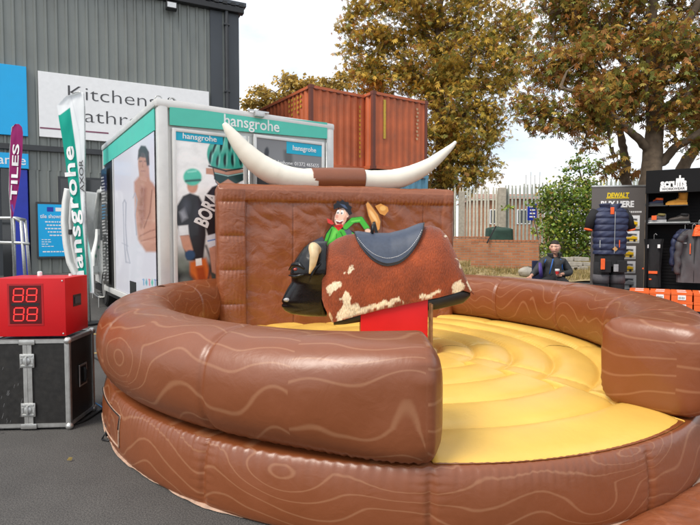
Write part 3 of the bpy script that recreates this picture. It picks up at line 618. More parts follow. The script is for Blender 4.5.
near_ = P[:, 1] < BY; cow(pt); far_ = Paint(P[:, 0] * 100, P[:, 2] * 100, BR_); far_.C = far_.C * (1 + .3 * snoise(P[:, 0] * 8, P[:, 2] * 8, 51))[:, None]
mb.paint = np.where(near_[:, None], pt.C, far_.C); mb.smooth = True; hide_o = part('hide_body', mb, M['hide'], bull, world=True)
# black underbody
def belly(U, V):
    px = 334 + U * 136; X = (px - 350) / F * (BY - .10); yb = np.interp(px, [334, 345, 380, 400, 433, 464, 470], [327.5, 327, 321.5, 316.5, 312.5, 306, 300]); yt = np.interp(px, BX_, BY_) - 6
    zt = CH + (262.5 - yt - 22.3) / F * (BY - .30); zb = CH + (262.5 - yb - 22.3) / F * (BY - .27); ph = V * 2 * math.pi; c = np.cos(ph); s = np.sin(ph); W_ = .27 * (1 - .5 * np.clip((U - .72) / .28, 0, 1) ** 2)
    return np.stack([X, BY + np.sign(c) * np.abs(c) ** .5 * W_, (zt + zb) / 2 + np.sign(s) * np.abs(s) ** .7 * (zt - zb) / 2], 2)
mb, U, V = grid(40, 32, belly); mb.smooth = True; part('underbody', mb, M['black'], bull, world=True)
# neck and head in black glassfibre
def pz(px, py, Y): return at(px, py, Y)
HPY = [241, 243, 247, 253, 260, 267, 273, 277.5, 282, 288, 295, 301, 306, 310, 313.5, 316]
HPX = [315, 309.5, 304, 299.5, 295, 291.5, 290, 291.5, 291.5, 287.5, 284, 281.5, 281.5, 284, 290, 304]
HPD = [.05, .10, .15, .185, .205, .215, .215, .20, .175, .16, .152, .148, .14, .12, .09, .04]
def head_surf(px, py):
    """half depth of the head at a point of its side view"""
    xl = np.interp(py, HPY, HPX); c = min(1, max(0, (327 - px) / (327 - xl))) ** (1 / .78); return float(np.interp(py, HPY, HPD)) * math.sqrt(max(0, 1 - c * c))
rings = []
for py in np.concatenate([np.linspace(241, 252, 8), np.linspace(253.5, 312, 34), np.linspace(313, 316, 4)]):
    xl = np.interp(py, HPY, HPX); hd = np.interp(py, HPY, HPD); rg = []
    for k in range(36):
        t = -math.pi / 2 + math.pi * k / 35; q = 327 - (327 - xl) * max(math.cos(t), 0) ** .78; p = at(q, py, BY - .04)
        groove = .014 * math.exp(-((py - 303 - (q - 282) * .12) / 1.1) ** 2) * (q < 308); p.y += hd * math.sin(t) * (1 - groove * 4); p.x += groove; rg.append(p)
    rings.append(rg)
mb = MB(); mb.loft(rings); head = part('head', mb, M['black_gloss'], bull, world=True, smooth=True)
# eyes, nostril highlights, brow, jaw line, horns, ears
M['bull_eye'] = mat('red_glass_eye', (.35, .03, .02), .15, coat=.5); M['highlight_trim_grey'] = mat('grey_highlight_and_trim', (.30, .30, .31), .3, 0, .2, 20, coat=.3); M['bull_horn'] = mat('bull_horn', (.62, .47, .27), .4, 0, .2, 12, .15, 30)
for sg in (-1, 1):
    c = at(297, 268.5, BY - .04); mb = MB(); mb.ellipsoid((c.x, c.y + sg * (head_surf(297, 268.5) + .0), c.z), (.024, .018, .015)); part('eye', mb, M['bull_eye'], bull, world=True, smooth=True)
    mb = MB(); a_ = [at(289, 270, BY - .04), at(294, 264.5, BY - .04), at(301, 264, BY - .04), at(306, 268, BY - .04)]; mb.tube([(p.x, p.y + sg * head_surf(*q_), p.z) for p, q_ in zip(a_, ((290.5, 270), (294, 264.5), (301, 264), (306, 268)))], [.008, .024, .026, .01], 10); part('brow', mb, M['black_gloss'], bull, world=True, smooth=True)
    mb = MB(); a_ = [at(290, 274.5, BY), at(297, 275.5, BY), at(306, 273, BY)]; mb.tube([(p.x, p.y - .04 + sg * head_surf(*q_), p.z) for p, q_ in zip(a_, ((292, 274.5), (297, 275.5), (306, 273)))], [.006, .016, .010], 8); part('eyelid', mb, M['black_gloss'], bull, world=True, smooth=True)
    c = at(288.5, 299, BY - .04); mb = MB(); mb.ellipsoid((c.x, c.y + sg * (head_surf(288.5, 299) - .008), c.z), (.042, .020, .022)); part('nostril_highlight', mb, M['highlight_trim_grey'], bull, world=True, smooth=True)  # highlight on the black muzzle at the nostril, put in as grey colour
    hp = [at(318, 250, BY), at(315.5, 247, BY), at(316.5, 254, BY), at(315, 263, BY), at(312, 271.5, BY)]
    ys_ = [.16, .235, .275, .285, .28]; C = []; rr_ = []
    for s in np.linspace(0, 4, 18):
        i = min(int(s), 3); f = s - i; q = hp[i].lerp(hp[i + 1], f); C.append((q.x, BY - .04 + sg * (ys_[i] * (1 - f) + ys_[i + 1] * f), q.z)); rr_.append([.05, .052, .044, .033, .008][i] * (1 - f) + [.05, .052, .044, .033, .008][i + 1] * f)
    mb = MB(); mb.tube(C, rr_, 14); part('horn', mb, M['bull_horn'], bull, world=True, smooth=True)
    mb = MB(); e = [at(322, 262, BY), at(316, 268, BY), at(311, 280, BY)]; mb.tube([(p.x, BY - .04 + sg * (.215 + .02 * k), p.z) for k, p in enumerate(e)], [.02, .035, .005], 10, flat=.4); part('ear', mb, M['black_gloss'], bull, world=True, smooth=True)
# saddle pad lying over the back
def saddle(U, V, th=0.0):
    px0 = 354.5 + U * 69; drop = np.sin(np.clip(U * .96 + .03, 0, 1) * math.pi) ** .55
    tip = np.clip(np.sin(math.pi * np.clip(U, 0, 1) ** 1.12) ** .62 + .06 - .08 * U, .05, 1)
    px = px0; ty = np.interp(px, TX, TY); by = np.interp(px, BX_, BY_); X = (px - 350) / F * (BY - .10)
    h_e = 1 - .44 * tip; lim = (math.pi / 2 - np.arcsin(h_e ** 1.35)) / (math.pi * .86); ph = math.pi * (.5 + (V - .5) * 2 * (.5 - (.5 - lim) * 1.0) * .86 / 1.0) ; ph = math.pi / 2 + (V - .5) * 2 * lim * math.pi * .86
    c = -np.cos(math.pi - ph); s = np.sin(ph); ne = 2.7; W_ = .31; y = -np.sign(c) * np.abs(c) ** (2 / ne) * (W_ + .012 + th); h = np.abs(s) ** (2 / ne)
    zt = CH + (262.5 - ty - 22.3) / F * (BY - .02) + .014 + th; zb = CH + (262.5 - by - 22.3) / F * (BY - .30)
    z = zb + (zt - zb) * h
    return np.stack([X, BY + y, z], 2)
mb, U, V = grid(70, 60, lambda a, b: saddle(a, b, .016)); mb.smooth = True; so = part('saddle', mb, M['blue_saddle'], bull, world=True); sm_ = so.modifiers.new('pad', 'SOLIDIFY'); sm_.thickness = .02; sm_.offset = -1
edge = saddle(np.linspace(0, 1, 90)[None], np.full((1, 90), 0.012), .030)[0]; e2 = saddle(np.linspace(0, 1, 90)[None], np.full((1, 90), .988), .030)[0]
mb = MB(); mb.tube(edge, .006, 6); mb.tube(e2, .006, 6); part('piping', mb, M['black'], bull, world=True, smooth=True)
st = saddle(np.linspace(.04, .96, 60)[None], np.full((1, 60), .055), .030)[0]; mb = MB()
for k in range(0, 59): mb.tube([st[k], st[k] * .5 + st[k + 1] * .5], .0022, 4)
part('stitching', mb, M['white'], bull, world=True)
hp = at(374, 228, BY); mb = MB(); mb.tube([(hp.x - .02, BY - .1, hp.z - .06), (hp.x - .015, BY - .1, hp.z + .02), (hp.x, BY, hp.z + .045), (hp.x - .015, BY + .1, hp.z + .02), (hp.x - .02, BY + .1, hp.z - .06)], .012, 8); part('grab_strap', mb, M['black'], bull, world=True, smooth=True)
# red drive pedestal
pl, pr = at(360.5, 320, BY - .28), at(428, 320, BY - .28); mb = MB(); mb.box(pl.x, pr.x, BY - .28, BY + .28, .42, .98, 0, .012); part('pedestal', mb, M['red'], bull, world=True, smooth='auto')
mb = MB(); p_ = at(431, 320, BY - .26); mb.box(p_.x - .022, p_.x + .005, BY - .27, BY - .24, .43, .90, 0, .003); mb.box(p_.x - .008, p_.x + .014, BY - .29, BY - .25, .43, .89, 0, .003)
M['brass'] = mat('worn_brown_metal', (.25, .13, .06), .5, .4, .3, 20); part('hinge_post', mb, M['brass'], bull, world=True)
mb = MB(); mb.lathe([(.30, 0), (.30, .03), (.27, .05)], ((pl.x + pr.x) / 2, BY, .43), 32); part('base_plate', mb, M['black'], bull, world=True, smooth='auto')
# brown crash mat on the ground at the lower right
def matfn(U, V):
    a_ = gz(600, 532, .02); b_ = gz(700, 488, .02); A0 = np.array([1.02, 2.42]); A1 = np.array([3.3, 3.9]); o_ = np.array([.55, -.85]) * 1.2
    P = A0 + U[..., None] * (A1 - A0) + V[..., None] * o_; X, Y = P[..., 0], P[..., 1]
    e = np.minimum(np.minimum(U * 2.7, (1 - U) * 2.7), np.minimum(V, 1 - V) * 1.2); z = .004 + .05 * (1 - np.exp(-e / .05)) + .012 * snoise(X * 7 + Y * 3, Y * 10 - X * 4, 61) * np.clip(e * 8, 0, 1) + .006 * snoise(X * 24, Y * 9, 62)
    return np.stack([X, Y, np.maximum(z, .004)], 2)
mb, U, V = grid(200, 110, matfn); mb.uv = np.stack([U * 2.7, V], 1); mb.smooth = True; solo('crash_mat', mb, M['brown_board'], 'crumpled brown mat lying on the ground in front of the ring at lower right', 'mat')
# ================================================================== the retail shed at the left
WO = (-8.272, 14.0); WA = R(26.15)
shed = root('retail_shed', 'tall grey-green corrugated retail shed with black roof edge and dark corner trim', 'building', (WO[0], WO[1], 0), WA)
M['clad'] = mat('grey_green_cladding', (.205, .22, .205), .45, .1, .09, .8, .06, 6, dirt=.3)
M['clad_dark'] = mat('dark_cladding', (.05, .058, .068), .45, .1, .1, 1.2, dirt=.1)
def cladding(s0, s1, z0, z1, y0=0, pitch=.245):
    mb = MB(); prof = []; s = s0
    while s < s1 - 1e-6:
        for f, d in ((0, 0), (.62, 0), (.72, -.035), (.90, -.035)):
            x = s + f * pitch
            if x < s1: prof.append((x, y0 + d))
        s += pitch
    prof.append((s1, y0)); zs = np.linspace(z0, z1, 3); vs = [(x, y, z) for z in zs for x, y in prof]; n = len(prof)
    mb.add(vs, [(j * n + i, j * n + i + 1, (j + 1) * n + i + 1, (j + 1) * n + i) for j in range(2) for i in range(n - 1)]); return mb
part('wall_cladding', cladding(-12, 4.50, 3.36, 8.42), M['clad'], shed, recalc=False)
part('wall_cladding', cladding(-.27, 4.50, .35, 3.359), M['clad'], shed, recalc=False)
mb = MB(); mb.box(-12, 5.36, .25, 16, .2, 8.4); part('wall', mb, M['clad_dark'], shed)
mb = MB(); mb.box(4.502, 4.86, -.06, .2, .3, 8.42); mb.box(4.93, 5.37, -.07, .25, .3, 8.42); part('corner_trim', mb, M['clad_dark'], shed)
mb = MB(); mb.box(4.862, 4.928, -.03, .2, .3, 8.42); part('corner_rib', mb, M['clad'], shed)
mb = MB(); mb.box(-12, 5.5, -.22, .0, 8.42, 8.60, 0, .02)
for k in range(70): mb.box(-11.9 + k * .25, -11.9 + k * .25 + .13, -.25, .1, 8.602, 8.68)
part('gutter', mb, M['black'], shed)
mb = MB(); mb.box(-12.1, 5.6, -.1, 16.1, 8.69, 8.8); part('roof', mb, M['clad_dark'], shed)
mb = MB(); mb.tube([(4.98, -.14, .3), (4.98, -.14, 8.42)], .055, 10); [mb.box(4.9, 5.06, -.2, -.07, z, z + .05) for z in (2, 4, 6, 8)]; part('downpipe', mb, M['darkgrey'], shed, smooth='auto')
mb = MB(); mb.box(-12, 2.05, -.14, -.04, 3.86, 4.0); part('cladding_rail', mb, M['darkgrey'], shed)
mb = MB(); mb.box(3.22, 3.52, -.34, -.12, 8.12, 8.32, 0, .02); mb.box(3.33, 3.41, -.12, -.02, 8.2, 8.5); lamp = part('floodlight', mb, M['black'], shed)
mb = MB(); mb.box(3.25, 3.49, -.35, -.341, 8.15, 8.29); part('lens', mb, M['alu'], lamp)
# entrance: dark glazed recess, blue column, cyan fascia
mb = MB(); mb.box(-5.5, -.66, .9, 1.0, .3, 3.36); mb.box(-.9, -.66, .0, .9, .3, 3.36); part('entrance_recess', mb, M['glass'], shed)
mb = MB(); mb.box(-.655, -.30, -.10, .2, .36, 3.34, 0, .01); part('blue_column', mb, M['blue_paint'], shed)
for x in (-5.4, -4.1, -2.8, -1.6): mb = MB(); mb.box(x, x + .08, .82, .89, .3, 3.3); part('door_frame', mb, M['blue_paint'], shed)
mb = MB(); mb.box(.40, 1.62, -.075, -.036, 2.35, 3.22); wf = part('window_frame', mb, M['darkgrey'], shed); mb = MB(); mb.box(.46, 1.56, -.079, -.076, 2.41, 3.16); part('pane', mb, M['glass'], wf)
mb = MB(); mb.box(-12, 5.37, -1.6, .2, .30, .42, 0, .02); part('plinth', mb, M['concrete'], shed)
# signs on the wall
def signboard(name, s0, s1, z0, z1, m, label, cat='sign'):
    c = Matrix.Rotation(WA, 3, 'Z') @ Vector(((s0 + s1) / 2, -.07, z0)); r = root(name, label, cat, (WO[0] + c.x, WO[1] + c.y, z0), WA)
    mb = MB(); mb.box(-(s1 - s0) / 2, (s1 - s0) / 2, -.05, .03, 0, z1 - z0, 0, .006); part('board', mb, m, r); return r
kb = signboard('shop_sign', 0, 4.43, 4.24, 5.955, M['white'], 'long white sign reading Kitchens & Bathrooms on the corrugated wall')
text('Kitchens &', .52, M['charcoal_text'], kb, flat(2.12 - 2.215, 1.23, -.05), width=2.86, bold=-.012)
text('Bathrooms', .52, M['charcoal_text'], kb, flat(-1.55, .64, -.05), width=2.95, align='LEFT', bold=-.012)
mb = MB(); mb.box(-2.2, -.55, -.054, -.051, .21, .25); part('underline', mb, M['maroon'], kb)
text('TILES', .11, M['maroon'], kb, flat(-.35, .225, -.05), align='LEFT', space=1.3)
signboard('blue_sign', -3.9, -.26, 4.22, 6.02, M['cyan_sign'], 'plain bright cyan signboard high at the left edge of the shed wall')
en = signboard('entrance_sign', -2.3, -.262, 3.37, 3.76, M['cyan_sign'], 'small cyan entrance fascia above the blue doorway column'); text('entrance', .34, M['white'], en, flat(.36, .2, -.05), width=1.2, align='CENTER', bold=.004)
po = signboard('tile_poster', -.13, .79, 1.0, 2.515, M['darkgrey'], 'cyan tile showroom poster in a dark frame on the corrugated wall', 'poster')
mb = MB(); mb.box(-.41, .41, -.054, -.051, .06, 1.455); part('sheet', mb, M['cyan_sign'], po)
text('tile showroom', .15, M['white'], po, flat(0, 1.13, -.054), width=.72, bold=.01)
mb = MB(); mb.box(-.2, -.05, -.056, -.0545, 1.26, 1.38); part('logo', mb, M['blue_paint'], po); mb = MB(); mb.box(.0, .26, -.056, -.0545, 1.27, 1.37); part('logo_block', mb, M['white'], po)
mb = MB()
for k, (a_, w_) in enumerate([(.97, .5), (.88, .42), (.79, .5), (.70, .38), (.61, .3), (.50, .16), (.44, .2), (.38, .16), (.32, .22), (.17, .64)]):
    x = -w_ / 2 if k < 5 or k == 9 else -.34
    while x < (w_ / 2 if k < 5 or k == 9 else -.34 + w_): q = random.uniform(.03, .08); mb.box(x, x + q, -.056, -.0545, a_, a_ + .032 * (1.0 if k < 5 or k == 9 else .6)); x += q + .018
part('small_print', mb, M['white'], po)['kind'] = 'stuff'
# railing by the door
rl = root('handrail', 'grey tubular handrail beside the shed entrance behind the red scoreboard', 'railing', (at(20, 240, 11.6).x, 11.6, ground_z(11.6)))
def rp(x, y, Y=11.6): return tuple(at(x, y, Y))
for nm, pts in (('rail', [rp(-60, 218), rp(15, 218), rp(21, 222)]), ('rail', [rp(-60, 241), rp(22, 243), rp(29, 244)]), ('post', [rp(13.5, 218), (rp(13.5, 240)[0], 11.6, ground_z(11.6))]), ('post', [rp(21, 221), (rp(25, 240)[0], 11.6, ground_z(11.6))]), ('post', [rp(25, 220, 11.9), (rp(30, 240, 11.9)[0], 11.9, ground_z(11.9))]), ('rail', [rp(15, 218), rp(25, 220, 11.9)])):
    mb = MB(); mb.tube(pts, .035, 10); part(nm, mb, M['steel'], rl, world=True, smooth=True)

# ================================================================== the box truck
TO = (-2.391, 6.512); TA = R(34.18); TWd, TL, TZ0, TZ1 = 2.56, 3.94, .61, 3.205
truck = root('box_truck', 'white promotional box truck with teal bands, cyclist rear doors and bather side panel', 'truck', (TO[0], TO[1], 0), TA)
mb = MB(); mb.box(.02, TWd - .02, .02, TL - .02, TZ0 + .02, TZ1 - .03); part('body', mb, M['white_gloss'], truck)
for x in (.0, TWd - .11): mb = MB(); mb.box(x, x + .13, -.03, .10, TZ0, TZ1, 0, .03); part('corner_post', mb, M['alu_white'], truck, smooth='auto')
mb = MB(); mb.box(-.012, .06, TL - .08, TL, TZ0, TZ1, 0, .01); part('corner_post', mb, M['alu_white'], truck, smooth='auto')
mb = MB(); mb.box(-.02, TWd + .03, -.035, .06, TZ1 - .06, TZ1 + .05, 0, .035); mb.box(-.03, .05, .0, TL, TZ1 - .05, TZ1 + .045, 0, .03); mb.box(TWd - .05, TWd + .03, 0, TL, TZ1 - .05, TZ1 + .045, 0, .03); mb.box(0, TWd, 0, TL, TZ1 + .0, TZ1 + .02); part('roof_rail', mb, M['alu_white'], truck, smooth='auto')
def tr(x, y): return onplane(x, y, TO, TA)
def trv(x, y): return onplane(x, y, TO, TA + math.pi / 2)
s0, za = tr(169, 107.6); s1, zb = tr(326, 123); _, zc = tr(169, 125.3); _, zd = tr(326, 139)
mb = MB(); mb.add([(s0, -.034, zc), (s1, -.034, zd), (s1, -.034, zb), (s0, -.034, za), (s0, -.01, zc), (s1, -.01, zd), (s1, -.01, zb), (s0, -.01, za)], [(0, 1, 2, 3), (3, 2, 6, 7), (0, 4, 5, 1), (0, 3, 7, 4), (1, 5, 6, 2)]); part('rear_band', mb, M['teal'], truck)
cx_, cz_ = tr(251.5, 124.5); text('hansgrohe', .21, M['white'], truck, flat(cx_, cz_, -.034), width=tr(279, 130)[0] - tr(224, 120)[0], bold=.01)
cx_, cz_ = tr(250.5, 118.5); mb = MB(); mb.box(cx_ + .03, cx_ + .17, -.10, -.036, cz_ + .02, cz_ + .09, 0, .01); mb.box(cx_ - .05, cx_ + .25, -.06, -.036, cz_ + .09, cz_ + .11); part('marker_light', mb, M['alu'], truck, smooth='auto')
for x in (159, 173): sx, sz_ = tr(x, 101); mb = MB(); mb.tube([(sx + .04 * math.cos(a), .02, TZ1 + .05 + .035 * math.sin(a)) for a in np.linspace(-.5, 3.6, 9)], .008, 6); part('lifting_eye', mb, M['steel'], truck, smooth=True)
# side band and panel
mb = MB(); mb.box(-.012, .0, .10, TL - .09, TZ1 - .33, TZ1 - .06); part('side_band', mb, M['teal'], truck)
def panel(name, P00, P10, P01, nx, nz, bg, painter, m, n_out, lab=None):
    """painted flat panel spanned in the truck's own frame; colours are those of the print"""
    P00, P10, P01 = map(np.array, (P00, P10, P01)); mb, U, V = grid(nx, nz, lambda U, V: P00 + U[..., None] * (P10 - P00) + V[..., None] * (P01 - P00))
    A = np.array(worldmat(truck)); P = np.array(mb.v) @ A[:3, :3].T + A[:3, 3]; X, Y = proj(P); pt = Paint(X, Y, bg); painter(pt); mb.paint = pt.C
    return part(name, mb, m, truck, label=lab)
M['print_gloss'] = vmat('printed_panel', .3, coat=.2)
def bather(p):
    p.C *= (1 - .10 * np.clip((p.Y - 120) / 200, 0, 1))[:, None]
    Sk = (190, 138, 118); Sd = (160, 105, 88); Dk = (62, 55, 60)
    p.poly([(134, 182), (138, 177), (146, 177), (153, 183), (158, 192), (160, 252), (146, 252), (138, 240), (135, 215)], Sk, 2.5)
    p.poly([(140, 185), (147, 188), (146, 218), (141, 232), (138, 210)], Sd, 2.5, .7); p.poly([(151, 188), (157, 194), (157, 240), (152, 235)], (205, 160, 140), 3, .8)
    p.ell(143.5, 163, 5.6, 14, Sk, soft=1.5); p.poly([(139, 168), (149, 168), (150, 182), (139, 180)], Sk, 1.5); p.poly([(137.5, 160), (138.3, 150), (141, 145.5), (145.5, 146), (149, 152), (149.5, 165), (147, 166), (145.5, 158), (140, 157)], Dk, 1.2); p.line([(139.6, 161.5), (142, 161.2)], 1.0, (90, 60, 55), .8); p.line([(144.2, 161.2), (146.5, 161.5)], 1.0, (90, 60, 55), .8); p.line([(143, 162), (142.6, 167)], .8, Sd, .9); p.line([(141, 171), (145, 171)], .9, (140, 80, 75), .8)
    p.poly([(139, 230), (156, 222), (157, 240), (148, 248), (140, 243)], (198, 145, 125), 2); p.line([(140, 236), (150, 231), (157, 229)], 1.2, Sd, 1); p.line([(141, 241), (156, 237)], 1.0, Sd, 1); p.line([(152, 190), (150, 212), (144, 228)], 1.0, (140, 90, 75), 1.2)
    G = (165, 168, 185)
    p.line([(123, 203), (124.5, 200), (126, 203), (125.5, 225), (127, 250), (130, 263), (126, 262), (124, 240), (123.5, 215), (123, 203)], 1.0, G, .9); p.line([(133, 198), (135, 193), (137, 200), (135, 215), (136.5, 235)], .9, G, .9); p.line([(122, 243), (128, 246)], .8, G, .8)
    for k, c in enumerate([(80, 150, 200), (90, 170, 190), (215, 90, 120), (80, 190, 170), (90, 130, 190)]):
        x = 143.5 + k * 2.9; p.line([(x, 279 + k * .15), (x + .3, 285 + k * .2)], .9, c, .7); p.line([(x - .9, 279.5), (x + 1, 279.8 + k * .1)], .8, c, .7) if k % 2 == 0 else p.ell(x, 282.5, 1.1, 2.2, c, soft=.8)
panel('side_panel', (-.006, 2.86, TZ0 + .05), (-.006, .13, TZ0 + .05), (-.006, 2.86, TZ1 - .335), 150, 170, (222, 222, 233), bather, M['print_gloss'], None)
mb = MB(); mb.box(-.02, -.008, 2.87, 2.93, TZ0, TZ1 - .34); mb.box(-.03, .02, .1, TL, TZ0 - .05, TZ0 + .045, 0, .01); part('side_frame', mb, M['alu_white'], truck, smooth='auto')
mb = MB(); mb.box(-.004, .0, 2.94, 3.75, TZ0 + .05, TZ1 - .34); part('doorway', mb, M['black'], truck)
def lines_(p):
    r = np.random.default_rng(3)
    for k in range(34):
        y = 178 + k * 3.1
        for q in range(2): x = 101 + 5.5 * q + r.uniform(0, 2); c = (60, 150, 200) if 8 < k < 14 else (215, 215, 215); p.line([(x, y), (x + r.uniform(1.5, 3.5), y - .6)], 1.2, c, .8, .9)
panel('text_banner', (-.05, 3.88, TZ0 + .08), (-.05, 3.30, TZ0 + .08), (-.05, 3.88, TZ1 - .42), 60, 260, (28, 28, 30), lines_, M['print_gloss'], None)
mb = MB(); mb.box(-.012, -.006, 1.30, 1.72, TZ0 + .05, TZ0 + .27, 0, 0); part('wheel_notch', mb, M['black'], truck)
mb = MB(); mb.box(.1, TWd - .1, .1, 5.9, TZ0 - .18, TZ0 - .055); part('chassis', mb, M['black'], truck)
# rear doors
def cyclists(p):
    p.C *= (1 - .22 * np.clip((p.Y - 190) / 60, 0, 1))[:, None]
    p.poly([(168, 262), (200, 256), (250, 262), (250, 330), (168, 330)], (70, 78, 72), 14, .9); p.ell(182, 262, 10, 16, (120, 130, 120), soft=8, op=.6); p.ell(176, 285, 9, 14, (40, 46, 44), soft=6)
    B = (28, 30, 38); T = (82, 200, 176); Sk = (205, 150, 125)
    p.ell(192.5, 186, 5.4, 7.5, Sk, soft=2); p.ell(192.5, 177, 9.2, 8.6, T, soft=2); p.line([(186, 181), (200, 180)], 2.2, (45, 100, 95), 1.6); p.line([(188, 172), (196, 171)], 1.2, (160, 235, 220), 2)
    p.poly([(177, 206), (183, 196), (190, 193), (199, 196), (205, 208), (206, 235), (203, 262), (187, 260), (181, 238), (176, 222)], B, 2); p.poly([(179, 212), (185, 207), (188, 218), (182, 222)], (150, 155, 165), 2.5, .7)
    p.poly([(178, 226), (188, 225), (189, 235), (179, 236)], (230, 235, 238), 1.6); p.poly([(180, 236), (189, 235), (193, 250), (188, 254), (183, 248)], Sk, 1.8)
    p.ell(190, 255, 5, 5, (45, 75, 110), soft=2); p.poly([(190, 262), (206, 258), (212, 282), (206, 300), (196, 300), (190, 280)], (214, 108, 42), 3); p.poly([(196, 268), (204, 266), (208, 290), (200, 292)], (170, 70, 25), 3); p.poly([(195.5, 259), (201.5, 258), (202, 265), (196, 266)], (245, 245, 240), 1)
    p.line([(206, 246), (212, 262), (206, 290)], 2.5, (50, 55, 60), 2, .8); p.ell(186, 292, 12, 20, (35, 38, 40), soft=3, op=.7); p.ell(186, 292, 9, 17, (110, 118, 112), soft=3, op=.7)
    p.poly([(205, 196), (212, 187), (222, 183), (236, 187), (250, 190), (250, 320), (214, 320), (217, 268), (213, 250), (208, 236), (202, 215)], B, 1.6)
    p.poly([(206, 198), (213, 189), (219, 192), (209, 214)], (52, 55, 66), 3, .8); p.poly([(206, 236), (217, 233), (218, 245), (209, 248)], (225, 232, 240), 1.2); p.line([(208, 241), (217, 239)], 1.2, (90, 140, 210), .8)
    p.poly([(209, 248), (218, 245), (222, 262), (219, 276), (212, 272)], Sk, 1.6)
    p.ell(228, 176, 12.5, 14, Sk, soft=1.6); p.ell(214.5, 172, 2, 4, (190, 130, 110), soft=1.2)
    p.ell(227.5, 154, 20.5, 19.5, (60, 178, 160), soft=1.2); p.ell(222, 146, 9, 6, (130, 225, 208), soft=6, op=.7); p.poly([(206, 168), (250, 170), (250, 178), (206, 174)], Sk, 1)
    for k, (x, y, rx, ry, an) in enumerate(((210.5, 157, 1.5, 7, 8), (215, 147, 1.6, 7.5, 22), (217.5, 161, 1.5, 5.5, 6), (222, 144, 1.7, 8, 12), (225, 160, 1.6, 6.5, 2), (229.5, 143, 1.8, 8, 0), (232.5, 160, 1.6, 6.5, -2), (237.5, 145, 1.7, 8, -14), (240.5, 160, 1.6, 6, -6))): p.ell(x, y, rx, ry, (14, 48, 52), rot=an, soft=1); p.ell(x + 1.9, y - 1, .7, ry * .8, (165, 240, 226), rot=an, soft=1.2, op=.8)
    p.line([(209, 166), (226, 171), (245, 168)], 1.6, (15, 40, 42), 1); p.poly([(214, 172), (228, 175), (244, 172), (244, 180), (236, 184), (228, 179), (220, 184), (214, 179)], (22, 66, 66), 1); p.line([(215, 173), (228, 176), (243, 173)], .8, (170, 220, 215), .8)
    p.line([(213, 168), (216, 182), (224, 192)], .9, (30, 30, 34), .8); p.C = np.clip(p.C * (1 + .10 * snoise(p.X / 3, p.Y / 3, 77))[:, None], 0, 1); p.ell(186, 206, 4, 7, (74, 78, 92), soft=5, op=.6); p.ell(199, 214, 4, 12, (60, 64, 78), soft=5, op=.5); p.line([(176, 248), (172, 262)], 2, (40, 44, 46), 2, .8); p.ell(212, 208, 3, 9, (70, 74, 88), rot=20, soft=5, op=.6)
def greypic(p):
    p.C *= (1 + .12 * snoise(p.X / 20, p.Y / 20, 71))[:, None]; p.poly([(283, 150), (292, 148), (296, 200), (287, 200)], (92, 92, 92), 2, .7); p.poly([(265, 148), (268, 152), (269, 165), (258, 168), (263, 160)], (58, 60, 66), 1); p.ell(267, 152, 2, 5, (38, 40, 48)); p.poly([(250, 160), (270, 166), (290, 180), (250, 200)], (84, 84, 86), 3, .6)
def rear_panel(name, xa, xb, ytop, painter, bg, nx):
    sa, zt = tr(xa, ytop); sb, _ = tr(xb, ytop); return panel(name, (sa, -.030, TZ0 + .25), (sb, -.030, TZ0 + .25), (sa, -.030, zt), nx, int(nx * 2.1), bg, painter, M['print_gloss'], None), sa, sb, zt
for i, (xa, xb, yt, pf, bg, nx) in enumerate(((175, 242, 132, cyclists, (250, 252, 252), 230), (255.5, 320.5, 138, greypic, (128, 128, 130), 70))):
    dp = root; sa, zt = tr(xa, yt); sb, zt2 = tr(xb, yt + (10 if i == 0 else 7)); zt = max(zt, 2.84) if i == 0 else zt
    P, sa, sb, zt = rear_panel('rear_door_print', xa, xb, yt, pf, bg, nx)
    mb = MB(); fw = .045; mb.box(sa - fw, sa, -.045, -.005, TZ0 + .2, zt + fw, 0, .008); mb.box(sb, sb + fw, -.045, -.005, TZ0 + .2, zt + fw, 0, .008); mb.box(sa - fw, sb + fw, -.043, -.005, zt, zt + fw, 0, .008); part('rear_door_frame', mb, M['alu_white'], truck, smooth='auto')
    mb = MB(); mb.tube([(sb + .075 if i == 0 else sb + .07, -.06, TZ0 + .2), (sb + .075 if i == 0 else sb + .07, -.06, zt + .04)], .014, 8); part('lock_rod', mb, M['alu'], truck, smooth=True)
    if i == 0: lx0, lz0 = sa, zt - .105; lw = tr(222, 140)[0] - sa
    else: lx0 = tr(285.5, 145)[0]; lw = sb - lx0; lz0 = zt - .17
    lh = .12 if i == 0 else .17; mb = MB(); mb.box(lx0, lx0 + lw, -.033, -.0305, lz0, lz0 + lh - .004); part('brand_label', mb, M['cyan'], truck); text('hansgrohe', .1, M['white'], truck, flat(lx0 + lw / 2, lz0 + lh / 2, -.033), width=lw * (.72 if i == 0 else .66), bold=.012)
    if i == 1:
        text('Telephone: 01372 465655', .075, M['white'], truck, flat((tr(272, 160)[0] + sb - .05) / 2, zt - .31, -.030), width=(sb - .05 - tr(272, 160)[0]), bold=.004)
        text('Website: www.hansgrohe.co.uk', .075, M['white'], truck, flat((tr(267, 160)[0] + sb - .05) / 2, zt - .43, -.030), width=(sb - .05 - tr(266, 160)[0]), bold=.004)
        text('hansgrohe', .075, M['white'], truck, flat(tr(303, 160)[0], zt - .54, -.030), bold=.004)
bx, bz = tr(205, 205)
text('BORA', .26, M['white'], truck, lambda a, b, d: (bx + .03 + a * math.cos(1.15) - b * math.sin(1.15) , -.031 - d, bz - .06 + (a * math.sin(1.15) + b * math.cos(1.15))), width=.46, bold=.035)
